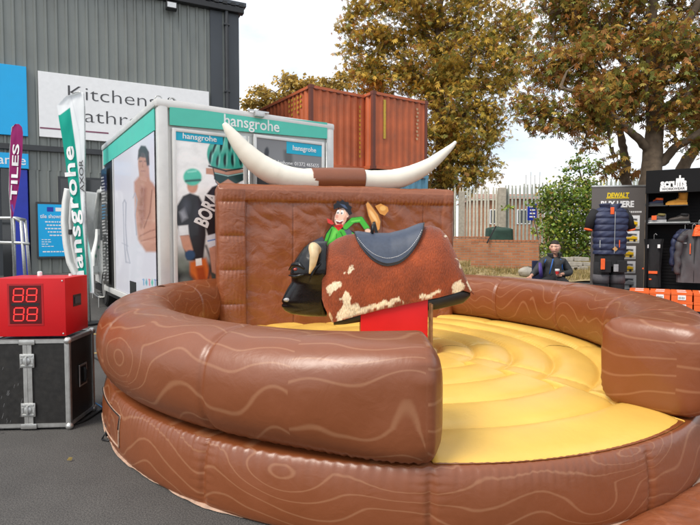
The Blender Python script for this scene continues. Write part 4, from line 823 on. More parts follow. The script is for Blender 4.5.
for y in (1.55,):
    for x in (.02, TWd - .27):
        mb = MB(); mb.lathe([(.2, 0), (.40, .0), (.42, .03), (.42, .22), (.40, .25), (.2, .25)], n=28); mb.v = [(z + x, y + a, b + .42) for a, b, z in mb.v]; wh = part('wheel', mb, M['rubber'], truck, smooth='auto')
        mb = MB(); mb.lathe([(.0, .01), (.2, .012), (.2, -.008), (.17, -.012)], n=20); mb.v = [(z + x, y + a, b + .42) for a, b, z in mb.v]; part('rim', mb, M['alu'], wh, smooth='auto')
# cab at the far end, with its door standing open
cab = []
prof = [(4.05, .55), (4.05, 2.45), (4.3, 2.62), (5.1, 2.60), (5.35, 2.45), (5.85, 1.65), (6.0, 1.45), (6.02, .6)]
mb = MB(); vs = [(x, y, z) for x in (.12, 2.3) for y, z in prof]; n = len(prof); mb.add(vs, [tuple(range(n)), tuple(range(2 * n - 1, n - 1, -1))] + [(i, i + n, (i + 1) % n + n, (i + 1) % n) for i in range(n)]); part('cab', mb, M['white_gloss'], truck)
mb = MB(); vs = [(x, y, z) for x in (.11, .119) for y, z in [(4.35, 1.5), (4.35, 2.42), (5.1, 2.44), (5.6, 1.62), (5.6, 1.5)]]; mb.add(vs, [(0, 1, 2, 3, 4), (5, 6, 7, 8, 9)] + [(i, i + 5, (i + 1) % 5 + 5, (i + 1) % 5) for i in range(5)]); part('cab_window', mb, M['glass'], truck)
mb = MB(); mb.tube([(.09, 4.3, 1.1), (.09, 4.3, 2.2), (.09, 4.45, 2.46), (.09, 5.05, 2.50), (.09, 5.4, 2.2), (.09, 5.75, 1.6), (.09, 5.8, 1.0)], .045, 8); part('door_surround', mb, M['white_gloss'], truck, smooth=True)
zg = ground_z(10.7)
for x in (.1, 2.05):
    mb = MB(); mb.lathe([(.15, 0), (.34, .0), (.37, .03), (.37, .2), (.34, .23), (.15, .23)], n=28); mb.v = [(z + x, 4.75 + a, b + .37 + zg) for a, b, z in mb.v]; wh = part('wheel', mb, M['rubber'], truck, smooth='auto')
    mb = MB(); mb.lathe([(.0, .01), (.2, .012), (.2, -.008), (.17, -.012)], n=20); mb.v = [(z + x, 4.75 + a, b + .37 + zg) for a, b, z in mb.v]; part('rim', mb, M['alu'], wh, smooth='auto')
de = [at(69, 189, 10.4), at(66.5, 203, 10.4), at(65.5, 222, 10.4), at(67.5, 244, 10.4), at(71, 262, 10.4), at(77.5, 275, 10.4)]
def door(U, V):
    i = V * 5; k = np.minimum(i.astype(int), 4); f = (i - k)[..., None]; A = np.array([tuple(p) for p in de]); P = A[k] * (1 - f) + A[k + 1] * f
    return P + U[..., None] * np.array([.16, .95, .0]) + (np.sin(U * 3.14) * -.03)[..., None] * np.array([1, 0, 0])
mb, U, V = grid(10, 40, door); dr = part('cab_door', mb, M['white_gloss'], truck, world=True, smooth=True); so = dr.modifiers.new('s', 'SOLIDIFY'); so.thickness = .10; so.offset = 1
mb = MB(); mb.tube([tuple(p + Vector((.10, -.01, 0))) for p in de], [.03] * 6, 8); part('door_seal', mb, M['alu_white'], dr, world=True, smooth=True)
mb = MB(); p_ = at(70.5, 232, 10.37); mb.box(p_.x - .03, p_.x + .03, p_.y - .03, p_.y + .01, p_.z - .05, p_.z + .05, 0, .006); part('latch', mb, M['black'], dr, world=True)
# perforated step below the side door
gp = [gz(93, 293.5, .33), gz(115, 290.5, .36), gz(122, 296, .33), gz(99, 298, .33)]; mb = MB(); stp = root('step', 'perforated metal step on the ground below the truck side door', 'step', (gp[0].x, gp[0].y, ground_z(gp[0].y)))
zt = .34; k = 7
for i in range(k):
    a = gp[0].lerp(gp[3], i / (k - 1)); b = gp[1].lerp(gp[2], i / (k - 1)); mb.tube([(a.x, a.y, zt), (b.x, b.y, zt)], .016, 6)
for i in range(8):
    a = gp[0].lerp(gp[1], i / 7); b = gp[3].lerp(gp[2], i / 7); mb.tube([(a.x, a.y, zt), (b.x, b.y, zt)], .012, 6)
part('grating', mb, M['alu'], stp, world=True)
for q in gp: mb = MB(); mb.tube([(q.x, q.y, ground_z(q.y)), (q.x, q.y, zt)], .015, 6); part('leg', mb, M['alu'], stp, world=True)
# white cloth bag hanging by the cab
def bag(U, V):
    y = 229 + V * 37; c = 97.5 - 3.2 * V + .8 * np.sin(V * 6); hw = 2.2 + 2.6 * V - 1.5 * np.clip((V - .8) / .2, 0, 1); P = np.zeros(U.shape + (3,))
    a_ = U * 2 * math.pi
    for i in range(U.shape[0]):
        for j in range(U.shape[1]): P[i, j] = at(c[i, j] + hw[i, j] * math.cos(a_[i, j]), y[i, j], 9.6 + .1 * math.sin(a_[i, j]) + .01 * math.sin(5 * a_[i, j]))
    return P
mb, U, V = grid(25, 30, bag); pt = Paint(*proj(np.array(mb.v)), (232, 234, 232)); pt.ell(98.5, 247, 1.2, 1.5, (40, 150, 110)); pt.ell(96, 256, 1.1, 1.6, (40, 150, 110)); pt.line([(99, 235), (96, 262)], .7, (150, 155, 158)); mb.paint = pt.C
solo('cloth_bag', mb, vmat('printed_cloth', .8), 'limp white printed cloth bag hanging beside the truck cab', 'bag', smooth=True)

# ================================================================== shipping containers
def rust_paint(name, c):
    m = mat(name, c, .6, 0, .16, 1.6, .1, 30, dirt=.55); return m
M['cont_red'] = rust_paint('orange_red_container_paint', (.52, .125, .045)); M['cont_dark'] = rust_paint('dark_container_paint', (.16, .045, .028)); M['cont_blue'] = rust_paint('blue_container_paint', (.12, .30, .42))
M['worn_yellow'] = mat('worn_yellow_marking', (.62, .40, .04), .6, 0, .1, 20, dirt=.6); M['worn_white'] = mat('worn_white_marking', (.55, .33, .18), .6, 0, .2, 30, dirt=.5)
def container(name, label, loc, rz, mp, h=2.59, Ln=6.06, W_=2.44):
    r = root(name, label, 'shipping container', loc, rz, 'containers stacked behind the truck'); r['label'] = label
    def corr(a0, a1, z0, z1, pitch=.278, d=.036):
        pr = []; s = a0
        while s < a1:
            for f, q in ((0, 0), (.25, 0), (.5, d), (.75, d)):
                if s + f * pitch < a1: pr.append((s + f * pitch, q))
            s += pitch
        pr.append((a1, 0)); return pr
    for nm, fn, a1 in (('end_panel', lambda a, q, z: (a, .03 + q, z), W_), ('end_panel', lambda a, q, z: (a, Ln - .03 - q, z), W_), ('side_panel', lambda a, q, z: (.03 + q, a, z), Ln), ('side_panel', lambda a, q, z: (W_ - .03 - q, a, z), Ln)):
        pr = corr(.1, a1 - .1, 0, h); n = len(pr); mb = MB(); mb.add([fn(a, q, z) for z in (.12, h - .1) for a, q in pr], [(i, i + 1, n + i + 1, n + i) for i in range(n - 1)]); part(nm, mb, mp, r, recalc=False)
    first = None
    for x in (0, W_ - .12):
        for y in (0, Ln - .12):
            if first is None: mb = MB(); mb.box(0, .12, 0, .12, .0, h, 0, .01); [mb.box(-.006, .15, -.006, .15, z, z + .12, 0, .008) for z in (0.0, h - .118)]; first = part('corner_post', mb, M['cont_dark'] if mp is M['cont_red'] else mp, r)
            else: copy_part(first, r, (x, y, 0))
    mb = MB()
    for y in (0, Ln - .07): mb.box(.12, W_ - .12, y + .002, y + .068, h - .11, h - .02); mb.box(.12, W_ - .12, y + .002, y + .068, .02, .14)
    for x in (0, W_ - .07): mb.box(x + .002, x + .068, .12, Ln - .12, h - .11, h - .02); mb.box(x + .002, x + .068, .12, Ln - .12, .02, .14)
    part('frame_rail', mb, mp, r)
    mb = MB(); k = int(W_ / .278)
    for i in range(k): mb.box(.18 + i * .278, .18 + i * .278 + .12, -.004, .03, h - .135, h - .105)
    for i in range(int(Ln / .278) - 1): mb.box(-.004, .03, .18 + i * .278, .18 + i * .278 + .12, h - .135, h - .105)
    part('corrugation_ends', mb, M['cont_dark'], r)['kind'] = 'stuff'; mb = MB(); mb.box(.02, W_ - .02, .02, Ln - .02, h - .05, h - .015); mb.box(.05, W_ - .05, .05, Ln - .05, .05, .1); part('roof_panel', mb, mp, r)
    return r
zc0 = 3.85
ca = container('shipping_container', 'rust-red container of the upper pair, nearer the truck, with its long side receding left', (-1.263, 16.687, zc0), R(34.6), M['cont_red'])
cb = container('shipping_container', 'rust-red container with a yellow vertical stripe, standing right beside the tree', (.76, 17.5, zc0 + .03), R(34.0), M['cont_red'])
cc = container('shipping_container', 'pale blue container underneath the rust-red one with the yellow stripe', (.80, 17.56, .93), R(34.0), M['cont_blue'], h=2.9)
cd = container('shipping_container', 'dark blue container at ground level, supporting the rust-red one whose long side is seen', (-1.22, 16.74, .93), R(34.6), M['cont_blue'], h=2.88)
mb = MB(); mb.box(.46, .56, .012, .018, 1.05, 2.36); part('yellow_stripe', mb, M['worn_yellow'], cb)
mb = MB()
for k in range(9): mb.box(1.92 + .03 * (k % 2), 2.0 + .03 * (k % 2), .012, .02, 2.2 - k * .13, 2.28 - k * .13)
part('code_letters', mb, M['worn_white'], cb)['kind'] = 'stuff'; mb = MB()
for k in range(12): mb.box(1.93, 1.98, .012, .02, 2.1 - k * .15, 2.19 - k * .15)
part('code_letters', mb, M['worn_yellow'], ca)['kind'] = 'stuff'; mb = MB()
for j in range(5):
    for k in range(3 + j % 2): mb.box(.012, .02, .6 + j * .2, .68 + j * .2, 2.3 - k * .16, 2.38 - k * .16)
part('code_letters', mb, M['worn_yellow'], ca)['kind'] = 'stuff'; mb = MB(); mb.box(1.3, 1.7, .010, .016, .75, 1.35); mb.box(.9, 1.1, .010, .016, .9, 1.2)
pass

# ================================================================== fence, brick walls, far buildings
M['pale_steel'] = mat('weathered_galvanised', (.62, .60, .50), .6, .1, .15, 8, dirt=.2); M['grey_steel'] = mat('grey_galvanised', (.42, .45, .40), .6, .1, .15, 8, dirt=.25)
def palisade(label, xa, Ya, xb, Yb, m, top=3.42, sp=.135):
    a = at(xa, 240, Ya); b = at(xb, 240, Yb); d = Vector((b.x - a.x, b.y - a.y, 0)); ln = d.length; an = math.atan2(d.y, d.x); gzv = ground_z((Ya + Yb) / 2); h = top - gzv
    r = root('palisade_fence', label, 'fence', (a.x, a.y, gzv), an)
    for z in (.35, h - .45): mb = MB(); mb.box(0, ln, .02, .06, z, z + .05); part('rail', mb, m, r)
    mb = MB(); w_ = .038; prof = [(-w_, .012), (-w_ * .4, -.012), (0, -.004), (w_ * .4, -.012), (w_, .012)]
    vs = [(x, y, z) for z in (0, h - .12) for x, y in prof] + [(x * .55, y, h - .05) for x, y in prof] + [(-.03, .0, h + .03), (0, 0, h - .0), (.0, 0, h + .05), (0, 0, h), (.03, 0, h + .03)]
    mb.add(vs, [(j * 5 + i, j * 5 + i + 1, j * 5 + i + 6, j * 5 + i + 5) for j in range(3) for i in range(4)]); f = part('pale', mb, m, r); k = int(ln / sp)
    for i in range(1, k): copy_part(f, r, (i * sp + random.uniform(-.006, .006), 0, random.uniform(-.03, .03)), (0, random.uniform(-.012, .012), 0))
    for x in np.arange(0, ln, 2.75): mb = MB(); mb.box(x, x + .06, .06, .14, 0, h - .1); part('post', mb, m, r)
palisade('pale palisade fence panels left of the concrete post, behind the low brick wall', 448, 19.5, 500, 19.3, M['pale_steel'])
palisade('grey-green palisade fence right of the concrete post, half swallowed by ivy', 505, 19.3, 740, 15.2, M['grey_steel'], top=3.5)
mb = MB(); p = at(501.5, 240, 19.2); mb.box(p.x - .13, p.x + .13, 19.1, 19.34, ground_z(19), 3.42, 0, .02); solo('concrete_post', mb, M['concrete'], 'stout concrete post standing between the two palisade fences', 'post')
mb = MB(); p = at(461.5, 240, 19.4); mb.box(p.x - .11, p.x + .11, 19.35, 19.5, ground_z(19), 3.3, 0, .02); solo('concrete_post', mb, M['concrete'], 'slim pale post at the left end of the pale fence beside the backboard', 'post')
mb = MB(); p = at(531.5, 212, 18.7); mb.box(p.x - .16, p.x + .16, 18.62, 18.66, p.z - .3, p.z + .28, 0, .0); sg = root('fence_sign', 'small blue and white notice fixed to the fence among the ivy', 'sign', (p.x, 18.6, p.z - .3)); part('plate', mb, M['blue_paint'], sg, world=True)
mb = MB(); [mb.box(p.x - .1 + random.uniform(-.02, .02), p.x + .1, 18.612, 18.618, p.z + z, p.z + z + .05) for z in (-.2, -.08, .04, .16)]; part('print', mb, M['white'], sg, world=True)
def brick_mat():
    m, t, b = newmat('red_brick'); n = t.nodes.new; l = t.links.new; uv = n('ShaderNodeTexCoord'); sp = n('ShaderNodeSeparateXYZ'); l(uv.outputs['Object'], sp.inputs[0]); cx = n('ShaderNodeCombineXYZ'); ad = n('ShaderNodeMath'); l(sp.outputs[0], ad.inputs[0]); l(sp.outputs[1], ad.inputs[1]); l(ad.outputs[0], cx.inputs[0]); l(sp.outputs[2], cx.inputs[1])
    br = n('ShaderNodeTexBrick'); br.inputs['Scale'].default_value = 1; br.inputs['Brick Width'].default_value = .225; br.inputs['Row Height'].default_value = .075; br.inputs['Mortar Size'].default_value = .009; br.inputs['Color1'].default_value = (.40, .145, .065, 1); br.inputs['Color2'].default_value = (.50, .21, .10, 1); br.inputs['Mortar'].default_value = (.36, .27, .19, 1); br.inputs['Bias'].default_value = .1
    l(cx.outputs[0], br.inputs[0]); nz = n('ShaderNodeTexNoise'); nz.inputs['Scale'].default_value = 3; nz.inputs['Detail'].default_value = 7; l(uv.outputs['Object'], nz.inputs[0]); r = n('ShaderNodeMapRange'); r.inputs[3].default_value = .6; r.inputs[4].default_value = 1.35; l(nz.outputs[0], r.inputs[0])
    mu = n('ShaderNodeMix'); mu.data_type = 'RGBA'; mu.blend_type = 'MULTIPLY'; mu.inputs[0].default_value = 1; l(br.outputs[0], mu.inputs[6]); l(r.outputs[0], mu.inputs[7]); l(mu.outputs[2], b.inputs['Base Color']); b.inputs['Roughness'].default_value = .9
    bp = n('ShaderNodeBump'); bp.inputs['Distance'].default_value = .012; bp.invert = True; l(br.outputs['Fac'], bp.inputs['Height']); l(bp.outputs[0], b.inputs['Normal']); return m
M['brick'] = brick_mat()
def brickwall(label, xa, Ya, xb, Yb, ytop, m=M['brick']):
    a = at(xa, ytop, Ya); b = at(xb, ytop, Yb); an = math.atan2(b.y - a.y, b.x - a.x); ln = math.hypot(b.x - a.x, b.y - a.y); g0 = ground_z(Ya) - .15; h = a.z - g0
    r = root('brick_wall', label, 'wall', (a.x, a.y, g0), an); mb = MB(); mb.box(0, ln, 0, .22, 0, h - .07); part('brickwork', mb, m, r)
    n = int(ln / .115); w_ = ln / n; mb = MB(); mb.box(.004, w_ - .004, -.008, .228, h - .066, h, 0, .006); f = part('brick', mb, M['brick'], r)
    for i in range(1, n): copy_part(f, r, (i * w_, random.uniform(-.004, .004), random.uniform(-.004, .004)))
brickwall('low red brick wall behind, running left behind the nearer brick wall', 446, 16.2, 490, 16.0, 236.5)
brickwall('low red brick wall in front of the fence, left of the seated man', 471, 14.9, 539, 14.5, 240.0)
# green tarpaulin-covered bin behind the wall
gr_m = mat('dark_green_plastic', (.02, .055, .038), .55, 0, .2, 6, .3, 12)
def tarp(U, V):
    a = U * 2 * math.pi; c = np.cos(a); s = np.sin(a); X = np.sign(c) * np.abs(c) ** .5 * (.44 - .06 * V); Y = np.sign(s) * np.abs(s) ** .5 * .4; k = np.clip((V - .8) / .2, 0, 1)
    return np.stack([at(499, 240, 17).x + X * (1 - k) ** .5, 17 + Y * (1 - k) ** .5, ground_z(17) + 1.0 * np.minimum(V / .8, 1) + .05 * k + .035 * snoise(X * 5, Y * 5 + V * 4, 81)], 2)
mb, U, V = grid(60, 20, tarp); solo('green_bin', mb, gr_m, 'dark green bin with a sagging lid standing behind the brick walls', 'bin', smooth=True)
mb = MB(); mb.tube([at(487, 243, 14.7), at(496, 226, 14.9)], .02, 6); solo('black_pole', mb, M['black'], 'short black pole leaning over the brick wall in front of the green bin', 'pole')
# houses and a white shed roof beyond the fence
def house(label, xa, xb, Y, ztop, mroof, mwall, zroof, windows, cat='house'):
    a = at(xa, 240, Y); b = at(xb, 240, Y); r = root('far_house', label, cat, (a.x, Y, .9)); W_ = b.x - a.x
    mb = MB(); mb.box(0, W_, 0, 8, 0, ztop - .9); part('wall', mb, mwall, r); mb = MB(); z0 = ztop - .9 + .003; zr = zroof - .9
    mb.add([(-.3, -.4, z0), (W_ + .3, -.4, z0), (W_ + .3, 8.4, z0), (-.3, 8.4, z0), (.3, 4, zr), (W_ - .3, 4, zr)], [(0, 1, 5, 4), (2, 3, 4, 5), (1, 2, 5), (3, 0, 4), (0, 3, 2, 1)]); part('roof', mb, mroof, r)
    for x, z in windows:
        mb = MB(); mb.box(x, x + 1.2, -.06, .02, z, z + 1.3); f = part('window', mb, M['white'], r); mb = MB(); mb.box(x + .08, x + .56, -.07, -.061, z + .08, z + 1.22); mb.box(x + .64, x + 1.12, -.07, -.061, z + .08, z + 1.22); part('pane', mb, M['glass'], f)
    return r
M['far_roof'] = mat('pale_sheet_roof', (.72, .71, .68), .5, 0, .08, .8); M['slate'] = mat('red_tile_roof', (.30, .17, .12), .8, 0, .2, 2)
house('long low brick house with small windows beyond the fence', 478, 562, 46, 5.1, M['slate'], M['brick'], 5.9, [(1, 2), (3.4, 2), (5.8, 2), (1, -.2 + .6)])
house('big white-roofed warehouse beyond the brick house and fence', 488, 612, 75, 7.6, M['far_roof'], M['white'], 11.2, [], 'warehouse')
for k, x in enumerate((526, 531, 535, 540)): mb = MB(); p = at(x, 172, 70); mb.tube([(p.x, 70, 7.5), (p.x, 70, p.z - .4 + .4 * (k % 2))], .05, 6); solo('roof_mast', mb, M['steel'], ('leftmost', 'second', 'third', 'rightmost')[k] + ' of four thin masts rising beyond the white warehouse roof', 'mast', group='masts beyond the white roof')
# rubble slab and stones
M['stone'] = mat('pale_stone', (.38, .35, .30), .9, 0, .2, 5, .6, 14)
def rock(x, y, Y, sx, sy, sz, label, seed):
    p = at(x, y, Y); mb, U, V = grid(20, 12, lambda U, V: np.stack([p.x + np.cos(U * 6.2832) * np.sin(V * 3.1416) * sx * (1 + .2 * snoise(U * 6, V * 4, seed)), Y + np.sin(U * 6.2832) * np.sin(V * 3.1416) * sy, ground_z(Y) + sz * .8 - np.cos(V * 3.1416) * sz * (1 + .15 * snoise(U * 5, V * 5, seed + 1))], 2)); solo('stone', mb, M['stone'], label, 'stone', smooth=False)
rock(528, 260, 13.6, .24, .2, .15, 'grey boulder between the brick wall and the seated man', 91); rock(567, 240, 17.0, .20, .15, .45, 'upright pale stone at the foot of the ivy behind the man', 92)
a = at(500, 266, 12.6); mb = MB(); mb.box(a.x - .1, a.x + .75, 12.3, 13.1, ground_z(12.5) - .02, ground_z(12.5) + .10, 0, .02); solo('paving_slab', mb, M['stone'], 'pale flat slab lying on the verge left of the seated man', 'slab')
for i in range(16):
    x = 566 + (i % 4) * 7 + random.uniform(-2, 2); row = i // 4; Y = 14.2 + row * .18; p = at(x, 250, Y); mb = MB(); g0 = ground_z(14.2) - .1 + row * .13; mb.box(p.x - .12, p.x + random.uniform(.05, .14), Y, Y + .3, g0, g0 + random.uniform(.10, .125), 0, .015); solo('rubble_stone', mb, M['stone'], ('first', 'second', 'third', 'last')[i % 4] + ' stone from the left in the ' + ('bottom', 'second', 'third', 'top')[row] + ' course of the low stone bank', 'stone', group='stones of the low bank behind the man')
# ================================================================== foliage
M['leaf'] = vmat('autumn_leaves', .55, .3, transl=.35); M['leaf_green'] = vmat('green_leaves', .5, .4, transl=.3)
def leaves(cent, size, fn_col, kind='palm', droop=.35, r=rng):
    """many leaf faces: palmate leaves of five leaflets, or single leaves"""
    n = len(cent); nrm = r.normal(size=(n, 3)); nrm[:, 2] = np.abs(nrm[:, 2]) + .35; nrm /= np.linalg.norm(nrm, axis=1)[:, None]
    a = np.cross(nrm, r.normal(size=(n, 3))); a /= np.linalg.norm(a, axis=1)[:, None]; b = np.cross(nrm, a); sz = size * r.uniform(.6, 1.25, n)
    ang = np.radians([-78, -38, 0, 38, 78]) if kind == 'palm' else np.array([0.]); vs = []; fs = []; cs = []; base = fn_col(n)
    for t, g_ in enumerate(ang):
        ln = sz * (1 - .28 * abs(g_) / 1.4); d = a * math.cos(g_) + b * math.sin(g_); e = np.cross(nrm, d); wd = .17 if kind == 'palm' else .36
        tip = cent + d * ln[:, None] - np.array([0, 0, 1.]) * (ln * droop * r.uniform(.3, 1.3, n))[:, None]; mid = cent + d * (ln * .6)[:, None] - np.array([0, 0, 1.]) * (ln * droop * .22)[:, None]
        q = np.stack([cent, mid + e * (ln * wd)[:, None] - nrm * (ln * .05)[:, None], tip, mid - e * (ln * wd)[:, None] - nrm * (ln * .05)[:, None]], 1); vs.append(q.reshape(-1, 3)); c = np.clip(base * r.uniform(.85, 1.15, (n, 1)), 0, 1); cs.append(np.repeat(c, 4, 0))
    v = np.concatenate(vs); c = np.concatenate(cs); k = len(v) // 4; i = np.arange(k) * 4; mb = MB(); mb.v = v.tolist(); mb.f = np.stack([i, i + 1, i + 2, i + 3], 1).tolist(); mb.m = [0] * k; mb.paint = c; return mb
def palette(cols, wts):
    cols = np.array(cols); wts = np.array(wts) / sum(wts)
    def f(n): k = rng.choice(len(cols), n, p=wts); return cols[k] * rng.uniform(.6, 1.4, (n, 1))
    return f
AUT = palette([(.62, .42, .07), (.40, .28, .055), (.68, .44, .075), (.44, .20, .045), (.24, .23, .05), (.30, .15, .04), (.78, .55, .10)], [5, 7, 3, 1.5, 7, 2, 1.4])
AUT2 = palette([(.48, .28, .06), (.38, .18, .05), (.58, .38, .08), (.28, .13, .045), (.28, .27, .06), (.50, .21, .06), (.18, .21, .045), (.66, .50, .12)], [4, 3, 3, 3, 5, 1.5, 4, 1.2])
def clump_points(blobs, per, flat_=.75):
    """blobs: (centre, radius, number of sprays); each spray is a small flat tuft of leaves, so gaps stay between them"""
    out = []; tufts = []
    for c, rad, nt_ in blobs:
        c = np.array(c)
        for _ in range(nt_):
            d = rng.normal(size=3); d /= np.linalg.norm(d); rr = rad * rng.uniform(.35, 1.0) ** .6; p = c + d * rr * np.array([1, 1, flat_]); tufts.append(p)
            k = int(per * rng.uniform(.5, 1.5)); out.append(p + rng.normal(size=(k, 3)) * np.array([.24, .24, .11]) * rad ** .35)
    return np.concatenate(out), tufts
def branch(mb, pts, r0, r1, n=9, wob=.04):
    P = [Vector(p) for p in pts]; C = []; k = len(P) - 1; m_ = k * 5
    for s in np.linspace(0, k, m_ + 1):
        i = min(int(s), k - 1); f = s - i; a, b, c, d = P[max(i - 1, 0)], P[i], P[i + 1], P[min(i + 2, k)]
        q = .5 * ((2 * b) + (c - a) * f + (2 * a - 5 * b + 4 * c - d) * f * f + (3 * b - a - 3 * c + d) * f ** 3); C.append(q + Vector(rng.normal(size=3) * wob * r0))
    rr = [(r0 + (r1 - r0) * (i / m_)) * rng.uniform(.93, 1.08) for i in range(m_ + 1)]; mb.tube(C, rr, n)
def tree(name, label, base, limbs, blobs, per, size, pal, twigs=1, tr=.03, group='trees', flat_=.75, green=False, kind='palm'):
    r = root(name, label, 'tree', base, 0, group)
    mb = MB()
    P0, ra, rb = limbs[0]; branch(mb, P0, ra, rb, 14); part('trunk', mb, M['bark'], r, world=True, smooth=True)
    for P, ra, rb in limbs[1:]:
        mb = MB(); branch(mb, P, ra, rb, 10); part('limb', mb, M['bark'], r, world=True, smooth=True)
    pts, tufts = clump_points(blobs, per, flat_); anchors = np.array([np.array(p) for L_ in limbs for p in L_[0]])
    mb = MB(); hist = []
    for tft in tufts[::twigs]:
        d = np.linalg.norm(anchors - tft, axis=1); ok_ = np.argsort(d + (anchors[:, 2] > tft[2]) * .8)[:3]; a = anchors[rng.choice(ok_)]; a = a if not len(hist) else (lambda h, dh: h[np.argmin(dh)] if dh.min() < np.linalg.norm(a - tft) * .8 else a)(np.array(hist), np.linalg.norm(np.array(hist) - tft, axis=1)); hist.append((a * .45 + tft * .55)); mid = (a + tft) / 2 + rng.normal(size=3) * .12 * np.linalg.norm(a - tft); mb.tube([a, mid, tft], [tr, tr * .6, tr * .15], 4, cap=False)
    tw = part('twigs', mb, M['bark'], r, world=True); tw['kind'] = 'stuff'
    lf = leaves(pts, size, pal, kind); cr_ = part('crown', lf, M['leaf_green'] if green else M['leaf'], r, world=True, recalc=False); cr_['kind'] = 'stuff'; return r
def T(x, y, Y): return tuple(at(x, y, Y))
# --- near horse chestnut at the right
Yt = 9.7; gzt = ground_z(Yt)
limbs = [([(T(645, 300, Yt)[0], Yt, gzt - .05), T(645, 250, Yt), T(648, 200, Yt), T(653, 160, Yt), T(655, 120, Yt), T(655, 85, Yt)], .225, .13),
         ([T(655, 90, Yt), T(652, 60, Yt), T(651, 25, Yt), T(654, -20, Yt), T(648, -80, Yt)], .12, .045),
         ([T(657, 90, Yt), T(668, 60, Yt - .1), T(684, 28, Yt - .2), T(705, -10, Yt - .3), T(730, -60, Yt - .3)], .12, .04),
         ([T(655, 165, Yt), T(664, 160, Yt), T(676, 147, Yt - .2), T(692, 138, Yt - .4), T(715, 120, Yt - .6)], .10, .05),
         ([T(648, 150, Yt), T(640, 140, Yt - .1), T(628, 130, Yt - .3), T(608, 112, Yt - .5), T(585, 96, Yt - .7), T(560, 88, Yt - .8)], .085, .025),
         ([T(652, 100, Yt), T(640, 80, Yt + .2), T(622, 60, Yt + .3), T(600, 36, Yt + .3), T(575, 10, Yt + .3)], .09, .025),
         ([T(658, 120, Yt), T(670, 104, Yt + .4), T(688, 88, Yt + .8), T(715, 70, Yt + 1)], .08, .03)]
blobs = []
for x, y, rp_, dY, nt_ in [(636, 22, 46, .5, 40), (600, 8, 48, .3, 42), (562, 18, 34, .2, 26), (552, -14, 34, .3, 16), (545, 62, 26, 0, 18), (570, 68, 24, -.3, 19), (592, 56, 30, -.2, 24), (620, 92, 26, -.2, 20), (600, 118, 20, -.4, 12), (575, 122, 17, -.5, 9), (553, 118, 20, -.5, 12), (532, 102, 18, -.4, 9), (524, 116, 8, -.4, 2), (664, 60, 34, .9, 22), (668, 40, 26, -.5, 16), (640, 85, 22, -.5, 14), (600, 90, 20, -.9, 12), (690, 60, 24, -.6, 12), (690, 30, 42, .5, 30), (700, 80, 36, -.3, 24), (684, 118, 22, -.4, 12), (720, 120, 40, -.3, 20), (700, 145, 14, -.3, 5), (640, 118, 18, .4, 8), (672, 140, 10, -.2, 3), (590, 140, 10, -.5, 3), (613, 160, 8, -.2, 3), (640, -40, 60, 0, 40), (700, -50, 70, 0, 40), (760, 20, 70, 0, 40), (560, -60, 50, 0, 20), (760, 90, 50, 0, 25)]:
    blobs.append((T(x, y, Yt + dY), rp_ * Yt / F * .9, int(nt_ * .95)))
tree('horse_chestnut', 'near horse chestnut with brown-orange leaves and thick pale trunk behind the black display stand', (T(645, 300, Yt)[0], Yt, gzt), limbs, blobs, 36, .092, AUT2)
# knotted pale stem left of the main trunk and the leaning stem to the right
Y2 = 10.8; l2 = [([(T(630, 300, Y2)[0], Y2, ground_z(Y2) - .05), T(629, 240, Y2), T(627, 190, Y2), T(625, 178, Y2), T(626, 165, Y2), T(623, 148, Y2), T(620, 130, Y2), T(613, 112, Y2), T(606, 96, Y2)], .115, .05)]
tree('horse_chestnut', 'slim knotted stem rising behind the grey BUY HERE banner', (T(630, 300, Y2)[0], Y2, ground_z(Y2)), l2, [(T(604, 92, Y2), .5, 14), (T(606, 128, Y2), .2, 2), (T(608, 168, Y2), .12, 1), (T(634, 172, Y2), .10, 1)], 20, .17, AUT2)
Y3 = 11.2; l3 = [([(T(655, 300, Y3)[0], Y3, ground_z(Y3) - .05), T(668, 220, Y3), T(680, 175, Y3), T(690, 156, Y3), T(703, 136, Y3), T(722, 105, Y3)], .15, .09)]
tree('horse_chestnut', 'thick stem leaning right above the top corner of the black display stand', (T(655, 300, Y3)[0], Y3, ground_z(Y3)), l3, [(T(722, 98, Y3), .7, 20), (T(708, 118, Y3), .4, 8)], 20, .17, AUT2)
# --- large tree behind the containers
Y4 = 22.5; blobs = []; 
for x, y, rp_, dY, nt_ in [(400, 20, 42, 0, 56), (372, 50, 30, 0, 34), (366, 82, 22, -.5, 16), (395, 75, 36, 0, 36), (440, 10, 48, 0, 56), (480, 22, 42, 0, 46), (508, 40, 28, 0, 24), (502, 62, 28, 0, 24), (470, 60, 42, -.5, 50), (430, 70, 40, -.5, 50), (450, 105, 40, -.8, 54), (485, 96, 30, -.3, 30), (440, 140, 32, -1.2, 40), (468, 140, 32, -.8, 40), (452, 172, 34, -1, 44), (480, 170, 20, -.6, 16), (492, 122, 16, -.4, 10), (430, 182, 20, -1, 14), (390, -20, 46, 0, 30), (450, -40, 60, 0, 36), (350, 25, 14, 0, 7), (358, 8, 14, 0, 7), (356, 64, 12, 0, 5), (516, 20, 14, 0, 7)]:
    blobs.append((T(x, y, Y4 + dY), rp_ * Y4 / F * .92, int(nt_ * 1.28)))
limbs = [([(T(445, 200, Y4)[0], Y4, .85), T(445, 180, Y4), T(443, 130, Y4), T(440, 90, Y4), T(438, 50, Y4), T(440, 0, Y4)], .42, .14), ([T(443, 120, Y4), T(425, 88, Y4), T(405, 62, Y4), T(385, 40, Y4)], .2, .06), ([T(442, 100, Y4), T(462, 70, Y4), T(482, 45, Y4), T(500, 30, Y4)], .2, .06), ([T(440, 60, Y4), T(425, 30, Y4), T(412, 0, Y4)], .14, .05), ([T(443, 140, Y4), T(460, 118, Y4), T(480, 100, Y4)], .14, .05), ([T(440, 70, Y4), T(458, 30, Y4), T(470, 0, Y4)], .14, .05)]
